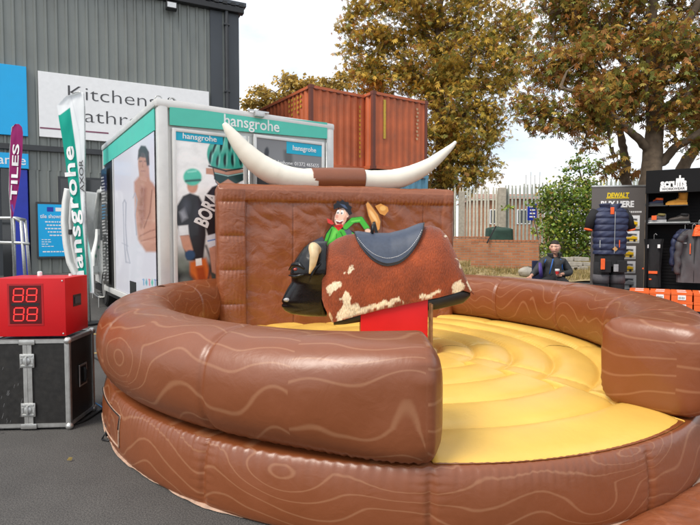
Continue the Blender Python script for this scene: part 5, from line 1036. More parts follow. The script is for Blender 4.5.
tree('horse_chestnut', 'broad golden-brown chestnut tree standing behind the rust-red containers', (T(445, 200, Y4)[0], Y4, .9), limbs, blobs, 28, .165, AUT, twigs=2, tr=.035)
# --- far tree line left of it, above the containers
Y5 = 34; blobs = []
for x, y, rp_, nt_ in [(285, 82, 10, 12), (296, 92, 14, 22), (262, 97, 13, 20), (276, 100, 14, 20), (250, 104, 8, 9), (312, 88, 12, 18), (330, 86, 12, 18), (345, 80, 10, 14), (320, 100, 20, 26), (345, 98, 18, 20), (290, 110, 22, 26)]: blobs.append((T(x, y, Y5), rp_ * Y5 / F, int(nt_ * 1.3)))
tree('far_tree', 'low ochre tree row showing just above the rear edge of the containers', (T(300, 200, Y5)[0], Y5, .9), [([(T(300, 200, Y5)[0], Y5, .85), T(300, 160, Y5), T(302, 110, Y5)], .3, .15)], blobs, 20, .26, palette([(.58, .38, .09), (.46, .32, .08), (.34, .27, .08), (.66, .46, .12)], [3, 3, 2, 1]), tr=.04, kind='leaf')
# --- ivy and ash sapling on the fence
GR = palette([(.16, .26, .04), (.27, .36, .055), (.09, .16, .03), (.42, .44, .08), (.32, .22, .06)], [4, 3.5, 2.5, 2.2, 1])
blobs = []; Yi = 16.6
for x, y, rp_, nt_ in [(548, 200, 12, 26), (560, 195, 14, 34), (575, 196, 14, 34), (590, 200, 14, 34), (565, 215, 18, 50), (585, 222, 18, 50), (555, 225, 14, 34), (560, 240, 16, 40), (582, 243, 14, 34), (600, 235, 18, 30), (545, 250, 9, 14), (605, 205, 16, 24), (572, 252, 10, 14), (508, 208, 3, 3)]: blobs.append((T(x, y, Yi), rp_ * Yi / F, nt_))
pts, tf = clump_points([(c, rr, int(k * .7)) for c, rr, k in blobs], 22, .9); pts = tf[0] * 0 + pts
r = root('ivy_bush', 'bright green ivy and bramble smothering the grey fence behind the seated man', 'bush', (T(570, 250, Yi)[0], Yi, ground_z(Yi)))
cr_ = part('foliage', leaves(pts, .12, GR, 'leaf'), M['leaf_green'], r, world=True, recalc=False); cr_['kind'] = 'stuff'
mb = MB(); [mb.tube([T(x, 262, Yi), T(x + random.uniform(-8, 8), 235, Yi), T(x + random.uniform(-10, 10), 205, Yi)], [.03, .02, .01], 5) for x in (540, 556, 572, 590)]; part('stem', mb, M['bark'], r, world=True)
Ya = 17.3; lm = [([(T(588, 255, Ya)[0], Ya, ground_z(Ya) - .05), T(587, 220, Ya), T(584, 190, Ya), T(580, 172, Ya), T(578, 158, Ya)], .05, .012), ([T(584, 192, Ya), T(576, 184, Ya), T(566, 176, Ya)], .02, .008), ([T(584, 188, Ya), T(590, 176, Ya), T(596, 166, Ya)], .02, .008), ([T(581, 174, Ya), T(572, 168, Ya), T(566, 166, Ya)], .012, .006)]
tree('ash_sapling', 'young green ash sapling poking up above the ivy and fence', (T(588, 255, Ya)[0], Ya, ground_z(Ya)), lm, [(T(566, 178, Ya), .18, 9), (T(577, 162, Ya), .2, 9), (T(592, 168, Ya), .2, 9), (T(598, 163, Ya), .1, 4), (T(582, 180, Ya), .25, 14), (T(571, 168, Ya), .14, 6), (T(590, 185, Ya), .2, 10)], 12, .11, GR, tr=.008, green=True, kind='leaf')
# --- dry grass verge
def grass(x0, x1, Y0, Y1, n, h, cols):
    X = rng.uniform(x0, x1, n); Y = rng.uniform(Y0, Y1, n); k = snoise(X * 2, Y * 2, 101) > -.25; X, Y = X[k], Y[k]; n = len(X); Z = np.array([ground_z(y) for y in Y]) - .01; a = rng.uniform(0, 6.28, n); H = h * rng.uniform(.4, 1.3, n); w_ = .010
    dx, dy = np.cos(a), np.sin(a); ln = rng.uniform(.1, .6, n) * H
    q = np.stack([np.stack([X - dy * w_, Y + dx * w_, Z], 1), np.stack([X + dy * w_, Y - dx * w_, Z], 1), np.stack([X + dx * ln, Y + dy * ln, Z + H], 1)], 1); mb = MB(); mb.v = q.reshape(-1, 3).tolist(); i = np.arange(n) * 3; mb.f = np.stack([i, i + 1, i + 2], 1).tolist(); mb.m = [0] * n; mb.paint = np.repeat(palette(*cols)(n), 3, 0); return mb
DRY = ([(.40, .30, .13), (.48, .38, .17), (.30, .24, .09), (.16, .17, .05)], [4, 3, 3, 1.5])
mb = MB(); vs = []; 
gx0, gx1 = at(455, 260, 13).x, 10.5
def verge(U, V): X = gx0 + U * (gx1 - gx0); Y = 13.0 + .3 * snoise(X * 1.5, X * 0, 7) * (V < .1) + V * 5.5; Z = np.vectorize(ground_z)(Y) + .012 + .05 * np.abs(snoise(X * 2, Y * 2, 6)); return np.stack([X, Y, Z], 2)
mb, U, V = grid(60, 30, verge); setting('verge', mb, mat('dry_verge_soil', (.34, .26, .13), .95, 0, .3, 5, .6, 20), smooth=True)
o = part('dry_grass', grass(gx0, gx1, 13.1, 16.4, 26000, .13, DRY), M['leaf'], recalc=False); o['kind'] = 'stuff'; o['label'] = 'dry straw-coloured grass along the fence'; o['category'] = 'grass'

# ================================================================== flight case and scoreboard
KX, KY, KR = -2.217, 4.061, R(3.9)
case = root('flight_case', 'black flight case with aluminium edges and butterfly latches standing under the red scoreboard', 'flight case', (KX, KY, 0), KR)
cw, cd_, ch_ = .60, .46, .72; x0, x1 = -cw, 0
mb = MB(); mb.box(x0 + .006, x1 - .006, .006, cd_ - .006, .03, ch_ - .006); part('panels', mb, M['black_lam'], case)
e = .030; t_ = .004; mb = MB()
for z in (.022, ch_ - e): mb.box(x0, x1, -t_ + .004, .008, z, z + e); mb.box(x0, x1, cd_ - .008, cd_, z, z + e); mb.box(-.008, .0 + t_, .0, cd_, z + .001, z + e - .001); mb.box(x0 - t_, x0 + .008, 0, cd_, z + .001, z + e - .001)
for z in (.020, ch_ - .004): mb.box(x0, x1, 0, e, z, z + .006); mb.box(x0, x1, cd_ - e, cd_, z, z + .006); mb.box(-e, 0, e, cd_ - e, z, z + .0055); mb.box(x0, x0 + e, e, cd_ - e, z, z + .0055)
part('edge_extrusion', mb, M['alu'], case)
mb = MB(); 
for a_ in ((x0, x0 + e, -.0045, .01), (-e, 0, -.0045, .01), (-.010, .0055, .0, e), (-.010, .0055, cd_ - e, cd_)): mb = MB(); mb.box(*a_, .05, ch_ - .03); part('edge_extrusion', mb, M['alu'], case)
mb = MB(); mx_ = x0 / 2 - .012; mb.box(mx_ - .032, mx_ - .002, -.006, .004, .05, ch_ - .03); part('centre_strip', mb, M['alu'], case); mb = MB(); mb.box(mx_ + .001, mx_ + .034, -.0065, .004, .05, ch_ - .03); part('centre_strip', mb, M['alu'], case)
mb = MB(); mb.ellipsoid((0, 0, 0), (.03, .03, .03), 14, 8); fb = part('ball_corner', mb, M['alu'], case, smooth=True); fb.location = (-.008, .008, ch_ - .012)
for x, y, z in ((x0 + .01, .008, ch_ - .012), (-.008, cd_ - .008, ch_ - .012), (-.008, .008, .026), (x0 + .01, .008, .026), (-.008, cd_ - .008, .026)): copy_part(fb, case, (x, y, z))
def latch():
    mb = MB(); mb.box(-.055, .055, -.012, -.002, -.055, .055, 0, .006); l_ = part('latch', mb, M['alu'], case, smooth='auto')
    mb = MB(); mb.lathe([(.026, 0), (.028, .006), (.02, .010), (0, .011)], n=20); mb.v = [(a, -.012 - c, b) for a, b, c in mb.v]; mb.box(-.007, .007, -.030, -.012, -.036, .036, 0, .003); part('turn_wing', mb, M['steel'], l_, smooth='auto')
    mb = MB(); mb.box(-.045, .045, -.016, -.012, -.045, -.032, 0, .002); mb.box(-.045, .045, -.016, -.012, .032, .045, 0, .002); mb.box(-.05, -.036, -.016, -.012, -.02, .02); mb.box(.036, .05, -.016, -.012, -.02, .02); part('catch_plate', mb, M['steel'], l_); return l_
la = latch(); la.location = (mx_, 0, .555)
lb = copy_part(la, case, (mx_, 0, .165)); [copy_part(c, lb) for c in la.children]
for z in (.035, ch_ - .02): mb = MB(); mb.box(mx_ - .06, mx_ + .06, -.011, -.004, z - .02, z + .02, 0, .006); part('corner_bracket', mb, M['alu'], case, smooth='auto')
mb = MB(); mb.box(.0, .006, .17, .31, .29, .47, 0, .002); hd_ = part('handle_dish', mb, M['alu'], case); mb = MB(); mb.box(.0055, .0075, .185, .295, .305, .455); part('recess', mb, M['black'], hd_); mb = MB(); mb.tube([(.016, .24, .32), (.022, .24, .35), (.022, .24, .41), (.016, .24, .44)], .013, 8); part('grip', mb, M['rubber'], hd_, smooth=True)
mb = MB()
for x in (x0 + .02, x1 - .08):
    for y in (.02, cd_ - .08): mb.box(x, x + .06, y, y + .06, .0, .03)
part('foot', mb, M['rubber'], case)
# white scuffs on the laminate
mb = MB(); 
for _ in range(16): x = random.uniform(x0 + .05, mx_ - .06); z = random.uniform(.06, .5); q = random.uniform(.01, .05); mb.add([(x, .0055, z), (x + .0015, .0055, z), (x + q * .3 + .0015, .0055, z + q), (x + q * .3, .0055, z + q)], [(0, 1, 2, 3)])
s_ = part('scuffs', mb, M['highlight_trim_grey'], case); s_['kind'] = 'stuff'
# scoreboard
sx0, sx1, sd_, sh_ = -.555, -.015, .40, .455
sc = root('scoreboard', 'red box scoreboard with two rows of red digits standing on the flight case', 'scoreboard', (KX, KY, ch_ + .026), KR)
mb = MB(); mb.box(sx0, sx1, .0, sd_, 0, sh_, 0, .004); part('case', mb, M['red'], sc, smooth='auto')
M['red_screen'] = mat('dark_red_acrylic', (.10, .006, .008), .22, 0, .1, 5)
mb = MB(); mb.box(-.435, -.195, -.004, .004, .10, .40, 0, .002); scr = part('screen', mb, M['red_screen'], sc); mb = MB(); mb.box(-.45, -.18, -.0025, .003, .085, .415, 0, .001); part('bezel', mb, mat('deep_red_paint', (.42, .008, .012), .35), sc)
mb = MB(); mb.box(-.42, -.21, -.0055, -.0041, .243, .262); part('divider', mb, M['black'], sc)
mE, tE, bE = newmat('lit_red_led'); bE.inputs['Base Color'].default_value = (.6, .02, .02, 1); bE.inputs['Emission Color'].default_value = (1, .035, .03, 1); bE.inputs['Emission Strength'].default_value = 1.0
def digit():
    mb = MB(); w2, h2, t2, gp_ = .036, .050, .0085, .003; sh = lambda x, z: (x + z * .10, z)
    segs = []
    for z in (-h2, 0, h2): segs.append([(-w2 + gp_ + t2 * .5, z - t2 / 2), (w2 - gp_ - t2 * .5, z - t2 / 2), (w2 - gp_, z), (w2 - gp_ - t2 * .5, z + t2 / 2), (-w2 + gp_ + t2 * .5, z + t2 / 2), (-w2 + gp_, z)])
    for x in (-w2, w2):
        for z0 in (-h2, 0): segs.append([(x - t2 / 2, z0 + gp_ + t2 * .5), (x, z0 + gp_), (x + t2 / 2, z0 + gp_ + t2 * .5), (x + t2 / 2, z0 + h2 - gp_ - t2 * .5), (x, z0 + h2 - gp_), (x - t2 / 2, z0 + h2 - gp_ - t2 * .5)])
    return [[sh(*p) for p in s] for s in segs]
SEG = digit(); first = None
for cx_, cz_ in ((-.365, .325), (-.265, .325), (-.365, .175), (-.265, .175)):
    if first is None:
        mb = MB(); [mb.prism(s, -.0062, -.0042) for s in SEG]; first = part('digit', mb, mE, scr); first.location = (cx_, 0, cz_)
    else: copy_part(first, scr, (cx_, 0, cz_))
mb = MB(); mb.box(sx1 - .001, sx1 + .004, .13, .27, .215, .31, 0, .002); sk = part('socket_panel', mb, M['black'], sc); mb = MB(); mb.box(sx1 + .004, sx1 + .010, .15, .25, .235, .29, 0, .002); part('socket', mb, M['darkgrey'], sk)
mb = MB(); mb.lathe([(.018, 0), (.018, .03), (.012, .036)], (-.37, .33, sh_), 14); part('bolt_cap', mb, M['white'], sc, smooth='auto'); mb = MB(); mb.lathe([(.012, 0), (.012, .018)], (-.10, .28, sh_), 12); part('bolt_cap', mb, M['white'], sc, smooth='auto')
for x in (sx0 + .02, sx1 - .02):
    for z in (.02, sh_ - .02): mb = MB(); mb.lathe([(.006, 0), (.007, .002), (.004, .004), (0, .0045)], n=12); mb.v = [(x + a, -.0005 - c, z + b) for a, b, c in mb.v]; part('screw', mb, M['steel'], sc, smooth=True)
# a few fallen leaves and grit on the asphalt
lp = []
for _ in range(60):
    x = rng.uniform(-4.5, 4.5); y = rng.uniform(1.6, 8.3); q = np.array([x, y]) - EC; q = np.array([cR * q[0] + sR * q[1], -sR * q[0] + cR * q[1]])
    if (q[0] / (EA + .15)) ** 2 + (q[1] / (EB + .15)) ** 2 > 1 and not (x > 1 and y < 4.2): lp.append((x, y, ground_z(y) + .016))
lv_ = leaves(np.array(lp), .04, palette([(.42, .24, .06), (.30, .15, .05), (.48, .36, .12)], [1, 1, 1]), 'leaf', droop=.1); lv_.v = [(x, y, max(z, ground_z(y) + .005)) for x, y, z in lv_.v]
o = part('fallen_leaves', lv_, M['leaf'], recalc=False); o['kind'] = 'stuff'; o['label'] = 'scattered small fallen leaves on the asphalt'; o['category'] = 'leaves'
# cables on the asphalt
def cable(pts, rad, m, label):
    P = [Vector(p) for p in pts]; C = []; k = len(P) - 1
    for s in np.linspace(0, k, k * 8 + 1): i = min(int(s), k - 1); f = s - i; a, b, c, d = P[max(i - 1, 0)], P[i], P[i + 1], P[min(i + 2, k)]; C.append(.5 * ((2 * b) + (c - a) * f + (2 * a - 5 * b + 4 * c - d) * f * f + (3 * b - a - 3 * c + d) * f ** 3))
    mb = MB(); mb.tube(C, rad, 6); solo('cable', mb, m, label, 'cable', smooth=True)
g_ = lambda x, y, z=.01: tuple(gz(x, y, z))
cable([g_(70, 418), g_(82, 414), g_(92, 403, .03), g_(99, 405), g_(108, 411), g_(118, 412)], .006, mat('blue_cord', (.05, .25, .55), .5), 'thin blue cord running from the flight case to the inflatable ring')
cable([g_(70, 425), g_(84, 421), g_(97, 413), g_(110, 404)], .008, M['rubber'], 'black mains cable beside the blue cord at the foot of the flight case')
cable([g_(90, 356), g_(97, 359), g_(110, 368)], .008, M['rubber'], 'black cable lying on the asphalt behind the flight case')

# ================================================================== feather flags
def strip_flag(name, label, rows, Y, nx, nz, m, paint, base, ripple=.05, pole=None, group=None):
    """rows: (y, left x, right x) down the cloth"""
    ys_, ls, rs = zip(*rows); r = root(name, label, 'flag', base, 0, group)
    def fn(U, V):
        y = ys_[0] + V * (ys_[-1] - ys_[0]); xl = np.interp(y, ys_, ls); xr = np.interp(y, ys_, rs); x = xl + U * (xr - xl); out_ = np.zeros(U.shape + (3,)); Yd = Y + ripple * snoise(V * 5, U * 2, 3) + .03 * np.sin(V * 22 + U * 4) * ripple * 10 * .3
        v = (262.5 - y) / F; u = (x - 350) / F; c, s = math.cos(PITCH), math.sin(PITCH); t = Yd / (c + v * s); return np.stack([u * t, Yd, CH + (-s + v * c) * t], 2)
    mb, U, V = grid(nx, nz, fn); pt = Paint(*proj(np.array(mb.v)), (235, 238, 240)); paint(pt); mb.paint = pt.C; part('cloth', mb, m, r, world=True, smooth=True)
    return r, fn, ys_, ls, rs
M['flag_cloth'] = vmat('printed_flag_cloth', .75, .2, transl=.15)
Yf = 9.0; rows = [(92, 79, 83), (96, 66, 83.5), (105, 57, 84), (120, 59, 84.2), (140, 62.5, 84.5), (170, 66.5, 84.5), (200, 71, 85.5), (240, 75.5, 88), (262, 77.5, 93), (288, 80, 94), (293, 82, 94)]
def fl(p):
    p.poly([(50, 116), (60, 115), (70, 107.5), (72, 122), (76, 150), (80, 190), (83, 230), (86, 262), (88.5, 300), (70, 300), (50, 200)], (30, 165, 145), .8); p.line([(71, 96), (79, 130), (84, 190)], .5, (200, 205, 210), 1.5, .6); p.line([(88, 235), (90, 290)], 3, (150, 215, 205), 2, .8)
fr, ffn, fys, fls, frs = strip_flag('feather_flag', 'tall white and teal feather flag with vertical lettering beside the red scoreboard', rows, Yf, 120, 500, M['flag_cloth'], fl, (at(85, 250, Yf).x, Yf, ground_z(Yf)))
mb = MB(); mb.tube([T(72, 93.5, Yf + .04), T(79, 91.5, Yf + .04), T(83.5, 94, Yf + .04), T(84.6, 110, Yf + .04), T(85, 200, Yf + .04), (T(86, 200, Yf)[0], Yf + .04, ground_z(Yf))], [.008, .01, .012, .014, .018, .022], 8); part('pole', mb, M['steel'], fr, world=True, smooth=True)
mb = MB(); mb.lathe([(.22, 0), (.22, .03), (.05, .05)], (at(86, 250, Yf).x, Yf + .04, ground_z(Yf)), 20); part('base', mb, M['black'], fr, world=True, smooth='auto')
def flagfn(xc0, yc0, xc1, yc1, sc_px):
    """letters run from (xc0,yc0) up to (xc1,yc1) in the cloth"""
    dx, dy = xc1 - xc0, yc1 - yc0; ln = math.hypot(dx, dy); ux, uy = dx / ln, dy / ln
    def f(a, b, d):
        px = xc0 + ux * a + (-uy) * -b * 1.0 if False else xc0 + ux * a + uy * b; py = yc0 + uy * a - ux * b
        u = (px - np.interp(py, fys, fls)) / (np.interp(py, fys, frs) - np.interp(py, fys, fls)); v = (py - fys[0]) / (fys[-1] - fys[0]); P = ffn(np.array([[u]]), np.array([[v]]))[0, 0]; return (P[0], P[1] - .012 - d * .1, P[2])
    return f
text('hansgrohe', 15, M['white'], fr, flagfn(80.5, 285, 69.0, 146, 1), ext=.01, width=138, align='LEFT', bold=.025, world=True, space=1.1)
text('AXOR', 6, M['charcoal_text'], fr, flagfn(83, 192, 81, 152, 1), ext=.01, width=32, align='LEFT', world=True)
Yp = 10.3; rows = [(124, 15, 19), (127, 12.5, 22), (133, 11, 23), (150, 10, 22.5), (175, 9.2, 20.5), (195, 9.4, 17.5), (212, 10.6, 14), (218, 11.5, 12.6)]
def fp(p): p.C[:] = np.array(lin((150, 42, 105))); p.line([(12, 205), (13.5, 211)], 1.6, (90, 90, 190), 1)
pr_, ffn, fys, fls, frs = strip_flag('feather_flag', 'narrow magenta feather flag reading TILES in front of the shop doorway', rows, Yp, 16, 60, M['flag_cloth'], fp, (at(13, 250, Yp).x, Yp, ground_z(Yp)), ripple=.02)
mb = MB(); mb.tube([T(17, 123.8, Yp + .03), T(12, 127, Yp + .03), T(10.2, 150, Yp + .03), T(9.4, 190, Yp + .03), T(11.5, 218, Yp + .03), (T(13.5, 250, Yp)[0], Yp + .03, ground_z(Yp))], [.006, .008, .012, .014, .018, .024], 8); part('pole', mb, M['steel'], pr_, world=True, smooth=True)
text('TILES', 9, M['white'], pr_, flagfn(14.2, 200, 17.3, 136, 1), ext=.01, width=56, align='LEFT', bold=.02, world=True)
# ================================================================== banner, mannequin, display stand
Yb = 7.75; bl, br_ = at(592, 240, Yb), at(643, 240, Yb); bz1 = at(617, 187, Yb).z; bw = br_.x - bl.x
bn = root('roller_banner', 'grey BUY HERE roller banner with yellow logo and five product photos behind the mannequin', 'banner', ((bl.x + br_.x) / 2, Yb, 0), R(-6))
mb = MB(); mb.box(-bw / 2, bw / 2, -.004, .004, .08, bz1, 0, 0); part('sheet', mb, M['banner_grey'], bn)
mb = MB(); mb.box(-bw / 2 - .01, bw / 2 + .01, -.06, .06, .0, .08, 0, .015); part('cassette', mb, M['alu'], bn, smooth='auto'); mb = MB(); mb.box(-bw / 2 - .008, bw / 2 + .008, -.012, .012, bz1, bz1 + .025, 0, .004); part('top_rail', mb, M['alu'], bn, smooth='auto')
zB = lambda y: at(617, y, Yb).z; xB = lambda x: at(x, 240, Yb).x - (bl.x + br_.x) / 2
text('DEWALT', .10, M['yellow_print'], bn, flat(xB(617), zB(195.5), -.004), width=xB(627) - xB(606), bold=.045, shear=.1)
mb = MB(); mb.box(xB(606.5) - .01, xB(626.5) + .012, -.0062, -.0045, zB(195.5) - .045, zB(195.5) - .030); part('logo_bar', mb, M['yellow_print'], bn)
text('BUY HERE', .125, M['white'], bn, flat(xB(616.5), zB(204.5), -.004), width=xB(632.5) - xB(601), bold=.04)
mb = MB(); [mb.box(xB(619) + q * .026, xB(619) + q * .026 + random.uniform(.012, .02), -.0062, -.0045, zB(212) - .012, zB(212) + .012) for q in range(12)]; part('small_print', mb, M['white'], bn)['kind'] = 'stuff'
def machine(seed, g=False):
    def f(p):
        p.noise(.05, .6); Y_ = (250, 205, 20) if not g else (150, 150, 150); x0, x1, y0, y1 = p.X.min(), p.X.max(), p.Y.min(), p.Y.max(); w_, h_ = x1 - x0, y1 - y0; q = lambda a, b: (x0 + a * w_, y1 - b * h_)
        p.poly([q(0, 0), q(1, 0), q(1, .22), q(0, .25)], (190, 190, 186), 2); p.poly([q(.2, .18), q(.86, .16), q(.9, .5), q(.6, .62), q(.5, .5), q(.22, .48)], Y_, 1.2); p.poly([q(.25, .5), q(.48, .52), q(.62, .65), q(.85, .6), q(.85, .75), q(.3, .8)], (50, 52, 56), 1.2); p.line([q(.25, .32), q(.85, .3)], 1.0, (60, 60, 60), .8); p.ell(*q(.35, .2), w_ * .08, w_ * .08, (35, 35, 38)); p.ell(*q(.72, .2), w_ * .08, w_ * .08, (35, 35, 38))
    return f
M['photo_print'] = vmat('photo_print', .35)
for k, (x0, y0, x1, y1) in enumerate([(622, 215.5, 638, 229), (622, 231, 638, 243), (618, 246, 635, 259), (618, 261, 635, 273), (617, 275, 636, 289)]):
    a, b, c, d = xB(x0), xB(x1), zB(y1), zB(y0); mb, U, V = grid(44, 34, lambda U, V: np.stack([a + U * (b - a), 0 * U - .0065, c + V * (d - c)], 2)); pt = Paint(x0 + U * (x1 - x0), y1 + V * (y0 - y1), (250, 252, 255) if k < 4 else (215, 215, 215)); machine(k, k == 4)(pt); mb.paint = pt.C; part('product_photo', mb, M['photo_print'], bn)
# mannequin: padded vest, black sleeves, work trousers
Ym = 7.25; mx = at(609.5, 240, Ym).x; mn = root('dressed_mannequin', 'headless display figure in navy padded vest and black work trousers before the banner', 'mannequin', (mx, Ym, 0))
zM = lambda y: at(609, y, Ym).z; sM = Ym / F
def body(rows, n=56, quilt=None, nz=120):
    """rows: (y px, half width px, half depth m, x shift px)"""
    ys_, hw, hd, sx_ = map(np.array, zip(*rows)); zs = np.array([zM(y) for y in ys_])
    def fn(U, V):
        y = ys_[0] + V * (ys_[-1] - ys_[0]); a = U * 2 * math.pi; z = np.interp(y, ys_, zs); w_ = np.interp(y, ys_, hw) * sM; d_ = np.interp(y, ys_, hd); s = np.interp(y, ys_, sx_) * sM
        pf = quilt(y, a) if quilt is not None else 0; c, si = np.cos(a), np.sin(a); e = .85; return np.stack([mx + s + np.sign(c) * np.abs(c) ** e * (w_ + pf), Ym + np.sign(si) * np.abs(si) ** e * (d_ + pf), z + 0 * a], 2)
    return grid(n, nz, fn)
qv = lambda y, a: .016 * np.abs(np.sin((y - 206) / 6.3 * math.pi)) ** .6 + .004 * np.sin(a * 9 + y * .8) * np.abs(np.sin((y - 206) / 6.3 * math.pi)) - .018 * np.exp(-((a - 4.71) / .05) ** 2)
mb, U, V = body([(206.5, 6, .05, 0), (208, 10.5, .08, 0), (211, 15, .10, 0), (216, 17, .125, 0), (224, 16, .14, 0), (236, 15, .14, 0), (248, 14.5, .135, 0), (254, 14.2, .13, 0)], quilt=qv); part('padded_vest', mb, M['navy'], mn, world=True, smooth=True)
mb = MB(); c = (mx, Ym - .03, zM(205)); 
def collar(U, V): a = -math.pi / 2 + .45 + U * (2 * math.pi - .9); return np.stack([mx + np.cos(a) * (.095 + .03 * V), Ym + np.sin(a) * (.085 + .03 * V), zM(209) + V * .075 - .03 * np.sin(a * .5 + .8) * 0], 2)
mb, U, V = grid(40, 6, collar); o = part('collar', mb, M['navy'], mn, world=True, smooth=True); q = o.modifiers.new('s', 'SOLIDIFY'); q.thickness = .025
mb = MB(); mb.ellipsoid((mx, Ym, zM(208.5)), (.07, .065, .045)); part('neck_cap', mb, M['black'], mn, world=True, smooth=True)
mb = MB(); p = at(612, 208, Ym - .12); mb.box(p.x - .025, p.x + .025, Ym - .135, Ym - .128, p.z - .085, p.z + .01, 0, .003); part('orange_tag', mb, M['orange'], mn, world=True)
for x, w_ in ((600.0, 1), (619.5, 1)): mb = MB(); p = at(x, 243, Ym - .15); mb.box(p.x - .004, p.x + .004, Ym - .155, Ym - .140, p.z - .06, p.z + .04); part('pocket_zip', mb, M['orange'] if x > 610 else M['alu'], mn, world=True)
mb = MB(); p = at(615, 249, Ym - .15); s_ = .035; mb.prism([(p.x, p.z - s_), (p.x + s_, p.z), (p.x, p.z + s_), (p.x - s_, p.z)], Ym - .160, Ym - .150); part('diamond_badge', mb, mat('tan_badge', (.55, .28, .08), .6), mn, world=True)
mb = MB(); mb.tube([(mx - .005, Ym - .155, zM(212)), (mx - .01, Ym - .158, zM(253))], .004, 6); part('front_zip', mb, M['steel'], mn, world=True)
for sg, xs_ in ((-1, (596, 591, 588.5)), (1, (623, 628, 631))):
    mb = MB(); P = [at(xs_[0], 211, Ym), at(xs_[1], 219, Ym), at(xs_[2], 229, Ym)]; mb.tube(P, [.066, .068, .054], 14); sl = part('sleeve', mb, M['dark_fabric'], mn, world=True, smooth=True); mb = MB(); mb.tube([P[2], P[2] + Vector((sg * .006, 0, -.022))], [.056, .055], 14); part('cuff', mb, M['orange'], sl, world=True, smooth=True)
mb, U, V = body([(252, 13.8, .125, 0), (258, 14, .13, 0), (266, 14.2, .13, 0)], nz=20); part('trouser_top', mb, M['dark_fabric'], mn, world=True, smooth=True)
for sg in (-1, 1):
    mb = MB(); x = mx + sg * 7.2 * sM; mb.tube([(x, Ym, zM(262)), (x + sg * .006, Ym, zM(273)), (x + sg * .012, Ym, zM(285)), (x + sg * .015, Ym, .75), (x + sg * .02, Ym, .10)], [.105, .10, .098, .10, .085], 16); lg = part('trouser_leg', mb, M['dark_fabric'], mn, world=True, smooth=True)
    mb = MB(); mb.tube([(x + sg * .008, Ym, zM(274.5)), (x + sg * .012, Ym, zM(283))], [.106, .106], 16); part('knee_band', mb, M['grey_fabric'], lg, world=True, smooth=True)
    mb = MB(); mb.box(x - .06, x + .06, Ym - .2, Ym + .06, .0, .1, 0, .02); part('boot', mb, M['rubber'], mn, world=True, smooth='auto')
    mb = MB(); mb.box(x - .07 + sg * .01, x + .07 + sg * .01, Ym - .145, Ym - .11, zM(272), zM(260), 0, .01); part('holster_pocket', mb, M['dark_fabric'], lg, world=True)
mb = MB(); p = at(602.5, 263, Ym - .15); mb.box(p.x - .025, p.x + .03, Ym - .165, Ym - .147, p.z - .09, p.z + .06, 0, .008); part('orange_tag', mb, M['orange'], mn, world=True)
mb = MB(); p = at(615, 268, Ym - .15); mb.box(p.x - .02, p.x + .045, Ym - .157, Ym - .146, p.z - .05, p.z + .05, 0, .003); part('care_tag', mb, M['highlight_trim_grey'], mn, world=True)
# black display stand
Yd = 7.35; dl = at(645, 240, Yd).x; da = R(-31); zD = at(645, 172, Yd).z; dW = 1.55
ds = root('display_stand', 'black workwear display stand with white logo header, shoe shelves and hanging garments', 'display stand', (dl, Yd, 0), da)
zd = lambda y: at(650, y, Yd).z
mb = MB(); mb.box(0, dW, .32, .36, 0, zD); part('back_panel', mb, M['stand_black'], ds)
for x in (0, dW - .03): mb = MB(); mb.box(x, x + .03, .0, .318, 0, zD - .001); part('side_panel', mb, M['stand_black'], ds)
mb = MB(); mb.box(-.005, dW + .005, -.06, -.03, zd(194), zD + .01, 0, .004); mb.box(-.005, dW, -.03, .318, zD + .0, zD + .012); hdr = part('header', mb, M['stand_black'], ds)
mb = MB()
for z in np.arange(zd(285), zd(196), .045): mb.box(.03, dW - .03, .312, .319, z, z + .036)
sl_ = part('slatwall', mb, M['stand_black'], ds); sl_['kind'] = 'stuff'
def dloc(x, y, dy=0.0):      # photo position -> stand's own frame on its plane shifted back by dy
    o = (dl - math.sin(da) * dy, Yd + math.cos(da) * dy); s, z = onplane(x, y, o, da); return s, z
a = dloc(660, 186, -.06); b = dloc(687, 186, -.06)
text('scruffs', .155, M['white'], ds, flat((a[0] + b[0]) / 2, dloc(670, 183.5, -.06)[1], -.06), width=b[0] - a[0] - .01, bold=.045)
mb = MB(); mb.box(a[0], b[0], -.064, -.0605, a[1] - .075, a[1] - .02); xx = dloc(680, 178, -.06)[0]; zz = dloc(680, 179, -.06)[1]; mb.box(xx - .045, xx + .05, -.064, -.0605, zz - .03, zz + .01); mb.box(xx - .01, xx + .01, -.0641, -.0606, zz + .01, zz + .05); part('logo_bar', mb, M['white'], ds); text('WORKWEAR', .045, M['black'], ds, flat((a[0] + b[0]) / 2, a[1] - .048, -.064), width=(b[0] - a[0]) * .85, bold=.02, ext=.0005)
for x0, x1, y in ((646, 668, 206), (646, 690, 222.5), (669, 688, 205.5)):
    a = dloc(x0, y, .1); b = dloc(x1, y, .1); mb = MB(); mb.box(a[0], b[0], .02, .31, a[1] - .012, a[1], 0, .002); part('shelf', mb, M['darkgrey'] if y < 210 else M['alu'], ds)
